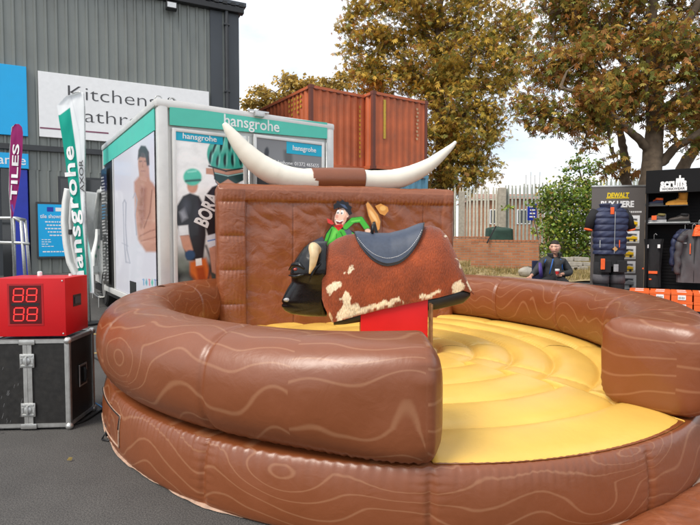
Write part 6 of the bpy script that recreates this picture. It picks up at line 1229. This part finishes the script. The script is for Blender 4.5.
# shoes
def shoe(px0, px1, py, label, upper, sole, collar_m, high=0.0, name='work_shoe', pdy=.1):
    s0, z = dloc(px0, py, pdy); s1, _ = dloc(px1, py, pdy); Lh = s1 - s0; w = Matrix.Translation((dl, Yd, 0)) @ Matrix.Rotation(da, 4, 'Z') @ Vector(((s0 + s1) / 2, pdy, z))
    r = root(name, label, 'boot' if high else 'shoe', w, da); f = np.linspace(0, 1, 15)   # toe to the left (0) heel right (1)
    hgt = np.interp(f, [0, .06, .2, .4, .6, .75, .95, 1], [.12, .28, .36, .46, .66, .78, .82, .74]) * Lh * .48; wd = np.interp(f, [0, .1, .3, .55, .8, 1], [.10, .15, .18, .145, .14, .09]) * Lh
    rings = []
    for i, t in enumerate(f):
        rg = []
        for k in range(16):
            a = 2 * math.pi * k / 16; c, s = math.cos(a), math.sin(a); rg.append((-Lh / 2 + t * Lh, math.copysign(abs(c) ** .7, c) * wd[i] * (1 - .35 * max(s, 0)), .02 + (hgt[i] / 2) * (1 + math.copysign(abs(s) ** .8, s))))
        rings.append(rg)
    mb = MB(); mb.loft(rings); part('upper', mb, upper, r, smooth=True)
    mb = MB(); sr = []
    for z_ in (0, .012, .032): sr.append([(-Lh / 2 * 1.04 + t * Lh * 1.04, sg * (wd[i] + .008), z_) for sg, seq in ((1, range(15)), (-1, range(14, -1, -1))) for i in seq for t in (f[i],)])
    mb.loft(sr); part('sole', mb, sole, r, smooth='auto')
    if high: mb = MB(); mb.tube([(Lh * .30, 0, hgt[10] * .8), (Lh * .31, 0, hgt[10] + high * .6), (Lh * .30, 0, hgt[10] + high)], [.052, .055, .06], 14); part('ankle', mb, upper, r, smooth=True); zc_ = hgt[10] + high; rc = .062
    else: zc_ = hgt[10] + .01; rc = .05
    mb = MB(); mb.tube([(Lh * .28, 0, zc_ - .012), (Lh * .29, 0, zc_ + .018)], [rc, rc * .95], 14); part('collar', mb, collar_m, r, smooth=True)
    mb = MB()
    for k in range(5 if high else 4): x = -Lh * .05 + k * Lh * .055; zt = np.interp(x / Lh + .5, f, hgt) + .022 + (k * high * .14 if high else 0); mb.tube([(x, -.035, zt - .01), (x, 0, zt + .004), (x, .035, zt - .01)], .005, 5)
    part('laces', mb, collar_m if not high else M['darkgrey'], r); return r
tanm = mat('tan_nubuck', (.62, .28, .035), .75, 0, .1, 20, .1, 80)
s1_ = shoe(645.5, 663, 206, 'navy safety shoe with orange collar on the upper left of the shelf', M['navy'], M['darkgrey'], M['orange'])
s2_ = shoe(666, 687, 205.3, 'tan leather work boot standing upper right on its shelf bracket', tanm, tanm, M['black'], high=.085, name='work_boot')
s3_ = shoe(645.5, 666, 222.3, 'grey trainer with pale sole and orange tag on the lower shelf', M['grey_fabric'], M['highlight_trim_grey'], mat('olive_lining', (.20, .16, .05), .8))
s4_ = shoe(668, 689, 222.3, 'dark brown low shoe at the right end of the lower shelf', mat('dark_brown_leather', (.05, .038, .032), .6), M['rubber'], M['dark_fabric'])
mb = MB(); mb.box(-.05, .01, -.075, -.07, .03, .09); part('orange_tag', mb, M['orange'], s3_)
# hanging bib trousers
def garment(name, label, cat, poly_rows, pdy, m, parts=(), n=30, nz=60, fold=.02, seed=1, thick=.06):
    ys_, ls, rs = map(np.array, zip(*poly_rows)); c = dloc((ls.mean() + rs.mean()) / 2, ys_.mean(), pdy); w = Matrix.Translation((dl, Yd, 0)) @ Matrix.Rotation(da, 4, 'Z') @ Vector((c[0], pdy, dloc(ls[0], ys_[-1], pdy)[1])); r = root(name, label, cat, w, da); Mi = np.array(worldmat(r).inverted() @ Matrix.Translation((dl, Yd, 0)) @ Matrix.Rotation(da, 4, 'Z'))
    sL = np.array([dloc(x, y, pdy)[0] for x, y in zip(ls, ys_)]); sR_ = np.array([dloc(x, y, pdy)[0] for x, y in zip(rs, ys_)]); zz = np.array([dloc((a + b) / 2, y, pdy)[1] for a, b, y in zip(ls, rs, ys_)])
    def fn(U, V):
        y = ys_[0] + V * (ys_[-1] - ys_[0]); l_ = np.interp(y, ys_, sL); r_ = np.interp(y, ys_, sR_); z = np.interp(y, ys_, zz); a = U * 2 * math.pi; c = np.cos(a); s = np.sin(a); cx = (l_ + r_) / 2; hw = (r_ - l_) / 2
        P = np.stack([cx + np.sign(c) * np.abs(c) ** .8 * hw, pdy + s * thick * (.5 + .5 * V) + fold * snoise(U * 14, V * 3, seed), z], 2); return P @ Mi[:3, :3].T + Mi[:3, 3]
    mb, U, V = grid(n * 2, nz, fn); part('cloth', mb, m, r, smooth=True)
    def dl2(x, y, out=.0): s, z = dloc(x, y, pdy); v = Mi @ np.array([s, pdy - thick - out, z, 1]); return Vector(v[:3])
    for nm, (x0, y0, x1, y1), mm in parts:
        A = dl2(x0, y0, .0); B = dl2(x1, y1, .0); mb = MB(); mb.box(min(A.x, B.x), max(A.x, B.x), A.y - .006, A.y + .012, min(A.z, B.z), max(A.z, B.z), 0, .003); part(nm, mb, mm, r)
    mb = MB(); h0 = dl2((ls[0] + rs[0]) / 2, ys_[0] - .5); mb.tube([(h0.x, h0.y + thick, h0.z - .01), (h0.x, h0.y + thick, h0.z + .05), (h0.x + .02, h0.y + thick, h0.z + .07), (h0.x + .035, h0.y + thick, h0.z + .05)], .004, 5); part('hanger_hook', mb, M['alu'], r); return r
garment('bib_trousers', 'black bib work trousers with white strap clips hanging on the display stand', 'trousers', [(239, 644, 664), (243, 644.5, 663), (255, 645, 662), (270, 646, 661), (287, 647, 661)], .10, M['dark_fabric'], (('strap_clip', (646, 248, 648.8, 244.5), M['white']), ('strap_clip', (657.5, 248, 660.3, 244.5), M['white']), ('orange_flap', (648.5, 273.3, 657.5, 271), M['orange']), ('orange_label', (642.4, 269, 644, 267.6), M['orange']), ('orange_label', (649, 279.5, 651.5, 278.3), M['orange'])), seed=5, thick=.07)
garment('navy_jacket', 'navy jacket hanging left of and behind the grey jacket on the stand', 'jacket', [(229, 680, 690), (232, 676, 694), (240, 674, 694), (255, 672.5, 690), (271, 671.5, 688)], .06, M['navy'], (), seed=6, thick=.05)
garment('grey_jacket', 'grey softshell jacket with an orange chest zip hanging on the stand', 'jacket', [(229.5, 687, 698), (232, 682, 701), (237, 679, 704), (250, 677, 705), (268, 676.5, 705), (282.5, 676, 705)], -.10, mat('grey_softshell', (.06, .055, .06), .6, 0, .08, 15, .1, 60), (('chest_zip', (689.3, 254, 690.6, 243.5), M['orange']), ('logo', (683, 243.6, 686.5, 242.6), M['highlight_trim_grey']), ('front_zip', (693.5, 282, 694.2, 234), M['black'])), seed=8, fold=.03, thick=.07)
garment('orange_hooded_top', 'bright orange garment peeping out above the grey jacket at the right edge', 'jacket', [(225, 696, 702), (229, 694, 704), (236, 692, 705)], -.14, M['orange'], (), seed=9, thick=.05)
for gname, gm, pts_, pd in (('jacket_sleeve', bpy.data.materials['grey_softshell'], ((684, 234), (679.5, 243), (677.5, 258), (677, 274)), -.17), ('jacket_sleeve', M['navy'], ((680, 233), (675, 240), (673, 252), (672.5, 266)), .0)):
    og = [o for o in bpy.data.objects if o.type == 'EMPTY' and o.name == ('grey_jacket' if pd < -.1 else 'navy_jacket')][0]; P = []
    for x, y in pts_: s, z = dloc(x, y, pd); P.append(Matrix.Translation((dl, Yd, 0)) @ Matrix.Rotation(da, 4, 'Z') @ Vector((s, pd, z)))
    mb = MB(); C = []; 
    for q in np.linspace(0, 3, 22): i = min(int(q), 2); C.append(P[i].lerp(P[i + 1], q - i) + Vector((.006 * math.sin(q * 9), .006 * math.cos(q * 7), 0)))
    mb.tube(C, [.058 - .014 * k / 21 + .004 * math.sin(k * 1.7) for k in range(22)], 14, flat=.8); part('sleeve', mb, gm, og, world=True, smooth=True)
mb = MB(); p = dloc(693, 230, -.1); mb.tube([(0.02, -.02, p[1] + .09), (dW, -.02, p[1] + .09)], .012, 8); part('hanging_rail', mb, M['darkgrey'], ds, smooth=True)
# plinth with orange shoe boxes
pw = lambda s, y_, z: Matrix.Translation((dl, Yd, 0)) @ Matrix.Rotation(da, 4, 'Z') @ Vector((s, y_, z))
ztop = dloc(650, 289, -.3)[1]; bh = .115
pr2 = root('display_plinth', 'black plinth in front of the display stand carrying the orange shoe boxes', 'plinth', pw(.7, -.42, 0), da); mb = MB(); mb.box(-.95, .95, -.25, .25, 0, ztop - 2 * bh - .004, 0, .01); part('block', mb, M['stand_black'], pr2)
k = 0; rowsn = ['back', 'front']; cols_ = ['leftmost', 'second', 'third', 'fourth', 'fifth', 'sixth', 'seventh']
for lv in range(2):
    for j in range(2):
        for i in range(7):
            s = -.04 + i * .24; w = pw(s + random.uniform(-.008, .008), -.28 - j * .24 if j else -.30, ztop - 2 * bh + lv * bh); yy = -.28 if j == 0 else -.53; w = pw(s + random.uniform(-.006, .006), yy, ztop - 2 * bh + lv * bh)
            r = root('shoe_box', f'orange shoe box with white end label, {cols_[i]} in the {"upper" if lv else "lower"} layer, {rowsn[j]} row', 'shoe box', w, da + R(random.uniform(-2, 2)), 'orange shoe boxes on the plinth')
            if k == 0:
                mb = MB(); mb.box(-.112, .112, -.112, .112, 0, bh - .028); A_ = part('box_base', mb, M['orange_card'], r); mb = MB(); mb.box(-.116, .116, -.116, .116, bh - .034, bh - .002, 0, .002); B_ = part('lid', mb, M['orange_card'], r)
                mb = MB(); mb.box(-.04, .045, -.1185, -.1165, .02, bh - .036); C_ = part('label', mb, M['white'], r); mb = MB(); [mb.box(-.03 + q * .017, -.022 + q * .017, -.1195, -.1186, .03, .06) for q in range(4)]; D_ = part('label_print', mb, M['charcoal_text'], C_)
                mb = MB(); mb.box(-.05, .05, -.06, .02, bh - .0019, bh - .0005); E_ = part('lid_print', mb, M['white'], r)
            else: copy_part(A_, r); copy_part(B_, r); cc_ = copy_part(C_, r); copy_part(D_, cc_); (copy_part(E_, r) if lv else None)
            k += 1

# ================================================================== the seated man
Ys = 9.4; px_ = lambda x, y, dy=0.0: at(x, y, Ys + dy)
gs = ground_z(Ys); pc = px_(552, 240)
ch = root('folding_chair', 'low camping chair under the seated man, mostly hidden by the ring', 'chair', (pc.x, Ys, gs)); zs_ = px_(552, 281).z - .06
mb = MB(); mb.box(-.28, .28, -.25, .25, zs_ - gs - .04, zs_ - gs, 0, .01); part('seat', mb, M['navy'], ch); mb = MB(); mb.box(-.27, .27, .22, .26, zs_ - gs, zs_ - gs + .42, 0, .01); part('backrest', mb, M['navy'], ch)
f_ = None
for x in (-.26, .26):
    for y in (-.22, .24):
        if f_ is None: mb = MB(); mb.tube([(0, 0, 0), (0, 0, zs_ - gs - .04)], .014, 8); f_ = part('leg', mb, M['alu'], ch); f_.location = (x, y, 0)
        else: copy_part(f_, ch, (x, y, 0))
man = root('person', 'seated man in dark grey jacket with blue zips holding a red and white cup', 'person', (pc.x, Ys, gs))
def skin(name, chains, m, parent, levels=2, label=None):
    """chains of (point, radius) -> one skinned, smoothed surface; the first chain is the root"""
    me = bpy.data.meshes.new('sk'); vs = []; es = []; rs = []; idx = {}
    def key(p): return tuple(round(v, 4) for v in p)
    for c in chains:
        prev = None
        for p, rr in c:
            k = key(p)
            if k not in idx: idx[k] = len(vs); vs.append(tuple(p)); rs.append(rr if hasattr(rr, '__len__') else (rr, rr))
            if prev is not None and prev != idx[k]: es.append((prev, idx[k]))
            prev = idx[k]
    me.from_pydata(vs, es, []); o = bpy.data.objects.new('sk', me); col.objects.link(o); md = o.modifiers.new('skin', 'SKIN'); md.use_smooth_shade = True
    for i, rr in enumerate(rs): me.skin_vertices[0].data[i].radius = rr
    me.skin_vertices[0].data[0].use_root = True; sb = o.modifiers.new('sub', 'SUBSURF'); sb.levels = levels; sb.render_levels = levels
    dg = bpy.context.evaluated_depsgraph_get(); dg.update(); mm = bpy.data.meshes.new_from_object(o.evaluated_get(dg)); bpy.data.objects.remove(o)
    mb = MB(); mb.v = [v.co[:] for v in mm.vertices]; mb.f = [tuple(p.vertices) for p in mm.polygons]; mb.m = [0] * len(mb.f); return part(name, mb, m, parent, world=True, smooth=True, label=label, recalc=False)
hip = px_(554, 279.5); chest = px_(552.5, 266, -.02); sh = px_(553, 259.5, .0); nk = px_(554.2, 256, -.02); hd = px_(555, 247.5, -.05)
shL = px_(543.5, 261.5); shR = px_(563, 262); elL = px_(536, 271.5, -.05); elR = px_(570.5, 273, -.06); haL = px_(530.5, 276.5, -.24); haR = px_(560.5, 274.5, -.26)
kL = px_(543, 283, -.45); kR = px_(566, 283.5, -.45); fL = Vector((kL.x, Ys - .52, gs + .06)); fR = Vector((kR.x, Ys - .52, gs + .06))
jk = mat('charcoal_jacket', (.034, .036, .039), .7, 0, .3, 9, 1.0, 13)
# body (skin): head, neck, arms to the hands, one surface
HR = .098; headm = []
def headfn(U, V):
    a = U * 2 * math.pi; b = V * math.pi - math.pi / 2; c = np.cos(b); x = np.cos(a) * c; y = np.sin(a) * c; z = np.sin(b)
    fr = np.clip(-y, 0, 1); w_ = .086 * (1 - .20 * np.clip(-z, 0, 1) ** 1.5); X = x * w_; Y = y * .098 - .012 * np.clip(-z, 0, 1) * fr; Z = z * .122
    X, Y = X, Y - .026 * np.exp(-(x / .16) ** 2 - ((z + .12) / .22) ** 2) * (y < 0) + .010 * (np.exp(-((x - .38) / .16) ** 2 - ((z - .10) / .12) ** 2) + np.exp(-((x + .38) / .16) ** 2 - ((z - .10) / .12) ** 2)) * (y < 0) - .008 * np.exp(-(x / .3) ** 2 - ((z + .48) / .09) ** 2) * (y < 0) - .006 * np.exp(-(x / .6) ** 2 - ((z - .26) / .08) ** 2) * (y < 0) - .010 * np.exp(-(x / .35) ** 2 - ((z + .85) / .15) ** 2) * (y < 0)
    t = R(-14); Xr = X * math.cos(t) - Y * math.sin(t); Yr = X * math.sin(t) + Y * math.cos(t); return np.stack([hd.x + Xr, hd.y + Yr, hd.z + Z], 2)
mb, U, V = grid(64, 48, headfn); P = np.array(mb.v); pt = Paint(*proj(P), (240, 190, 165)); cxp, cyp = proj(np.array([hd.x, hd.y, hd.z]))
for s in (-1, 1): pt.ell(cxp - 1.2 + s * 1.9, cyp - .6, 1.0, .55, (35, 24, 22), soft=.4); pt.ell(cxp - 1.0 + s * 3, cyp + 2.2, 1.4, 1.4, (226, 140, 118), soft=2, op=.7); pt.line([(cxp - 2.1 + s * 1.9, cyp - 1.7), (cxp - .4 + s * 1.9, cyp - 1.7)], .6, (50, 32, 26), .4)
pt.line([(cxp - 2.3, cyp + 3.7), (cxp + .2, cyp + 3.7)], .7, (140, 60, 58), .4); mb.paint = pt.C
nv0 = len(mb.v); body_head = part('head', mb, vmat('painted_skin', .5), man, world=True, smooth=True)
skin('body', [[(hip, .09), (chest, .09), (sh, .06), (nk, .055), (hd + Vector((0, .01, -.05)), .05)], [(sh, .06), (shL, .05), (elL, .042), (haL, .028)], [(sh, .06), (shR, .05), (elR, .042), (haR, .028)], [(hip, .09), (kL, .05), (fL, .04)], [(hip, .09), (kR, .05), (fR, .04)]], M['skin'], man)
skin('jacket', [[(px_(554, 285, -.06), (.215, .19)), (hip + Vector((0, -.03, 0)), (.21, .17)), (px_(553, 272, -.01), (.205, .15)), (chest, (.19, .135)), (sh, (.12, .10)), (nk + Vector((0, .01, .0)), .082)], [(sh, (.12, .10)), (shL, .085), (elL, .072), (haL.lerp(elL, .22), .05)], [(sh, (.12, .10)), (shR, .085), (elR, .072), (haR.lerp(elR, .22), .05)]], jk, man)
skin('trousers', [[(hip + Vector((0, -.02, -.06)), .16), (kL, .095), (fL, .075)], [(hip + Vector((0, -.02, -.06)), .16), (kR, .095), (fR, .075)]], M['dark_fabric'], man)
blz = mat('blue_zip', (.02, .12, .42), .5); mb = MB(); mb.tube([px_(553.2, 259, -.155), px_(551.5, 266, -.19), px_(549.5, 274, -.20)], .011, 6); part('jacket_zip', mb, blz, man, world=True, smooth=True)
mb = MB(); mb.tube([px_(560.5, 259, -.12), px_(562, 264, -.14), px_(562.5, 270, -.15)], .010, 6); part('jacket_piping', mb, blz, man, world=True, smooth=True); mb = MB(); mb.tube([px_(546, 259, -.12), px_(544.5, 263, -.13)], .009, 6); part('jacket_piping', mb, blz, man, world=True, smooth=True)
def collar2(U, V): a = -math.pi / 2 + .5 + U * (2 * math.pi - 1.0); return np.stack([nk.x + np.cos(a) * (.085 + .025 * V), nk.y + .0 + np.sin(a) * (.085 + .02 * V), nk.z - .03 + V * .085], 2)
mb, U, V = grid(32, 6, collar2); o = part('collar', mb, jk, man, world=True, smooth=True); q = o.modifiers.new('s', 'SOLIDIFY'); q.thickness = .02
def hairfn(U, V):
    a = U * 2 * math.pi; b = V * math.pi * .42 + math.pi * .08 - 0.0; c = np.cos(b); lowb = .50 - .52 * (np.sin(a) > .05) * 1.0 - .25 * np.clip(np.sin(a) + .3, 0, 1); z = lowb + (1 - lowb) * V; c = np.sqrt(np.maximum(1 - np.minimum(z, 1) ** 2, 0)); X = np.cos(a) * c * .093; Y = np.sin(a) * c * .108; Z = z * .133 + .006 * snoise(a * 5, V * 9, 3); t = R(-14); return np.stack([hd.x + X * math.cos(t) - Y * math.sin(t), hd.y + X * math.sin(t) + Y * math.cos(t) , hd.z + Z], 2)
mb, U, V = grid(48, 16, hairfn); o = part('hair', mb, M['hair'], man, world=True, smooth=True); q = o.modifiers.new('s', 'SOLIDIFY'); q.thickness = .006; q.offset = -1
for s in (-1, 1): mb = MB(); t = R(-14); ex_, ey_ = s * .088, .008; mb.ellipsoid((hd.x + ex_ * math.cos(t) - ey_ * math.sin(t), hd.y + ex_ * math.sin(t) + ey_ * math.cos(t), hd.z - .005), (.012, .022, .032), 10, 8); part('ear', mb, M['skin'], man, world=True, smooth=True)
# hands: palm and five separate fingers
def hand(c, d, up, grip, sg, name='hand'):
    d = d.normalized(); s = d.cross(up).normalized(); u = s.cross(d).normalized(); pal = c + d * .05; ch_ = [[(c - d * .02, .024), (c + d * .02, (.034, .02)), (pal, (.040, .019))]]; o = skin(name, ch_, M['skin'], man, 2)
    for k, (off, ln) in enumerate(((-.030, .062), (-.010, .075), (.010, .070), (.030, .055))):
        b = pal - d * .012 + s * off; b2 = b + d * ln * .5 + u * (-.012 * grip); b3 = b2 + d * ln * .35 * (1 - grip) - u * ln * .5 * grip; b4 = b3 + d * ln * .2 * (1 - 1.6 * grip) - u * ln * .3 * grip; skin('finger', [[(b, .010), (b2, .0095), (b3, .0088), (b4, .007)]], M['skin'], man, 1)
    b = c + d * .02 + s * sg * .028; skin('thumb', [[(b, .012), (b + d * .025 + s * sg * .022 - u * .01, .011), (b + d * .055 + s * sg * .020 - u * .03 * grip, .009)]], M['skin'], man, 1)
hand(haL, Vector((-.5, -.7, -.3)), Vector((0, 0, 1)), .25, 1)
hand(haR, Vector((-.75, -.6, .05)), Vector((0, -.4, .9)), .55, -1)
cp = px_(557.3, 271.3, -.34); cup = root('paper_cup', 'small red and white paper cup in the seated man\'s hand', 'cup', (cp.x, cp.y, cp.z - .05))
mb = MB(); mb.lathe([(.026, 0), (.036, .07)], (0, 0, 0), 20); part('cup_body', mb, mat('red_paper', (.65, .03, .03), .5), cup, smooth='auto'); mb = MB(); mb.lathe([(.0362, .055), (.039, .068), (.039, .085), (.034, .09)], (0, 0, 0), 20); part('cup_lid', mb, M['white'], cup, smooth='auto')
# purple folder under the arm and on the lap
mb = MB(); A = px_(540, 263, -.17); B = px_(541.5, 277, -.20); mb.tube([A, A.lerp(B, .5) + Vector((-.01, -.02, 0)), B], [.045, .062, .052], 12, flat=.4); solo('purple_bag', mb, mat('purple_cloth', (.10, .06, .30), .6), 'purple strap bag tucked against the seated man\'s right side', 'bag', smooth=True)
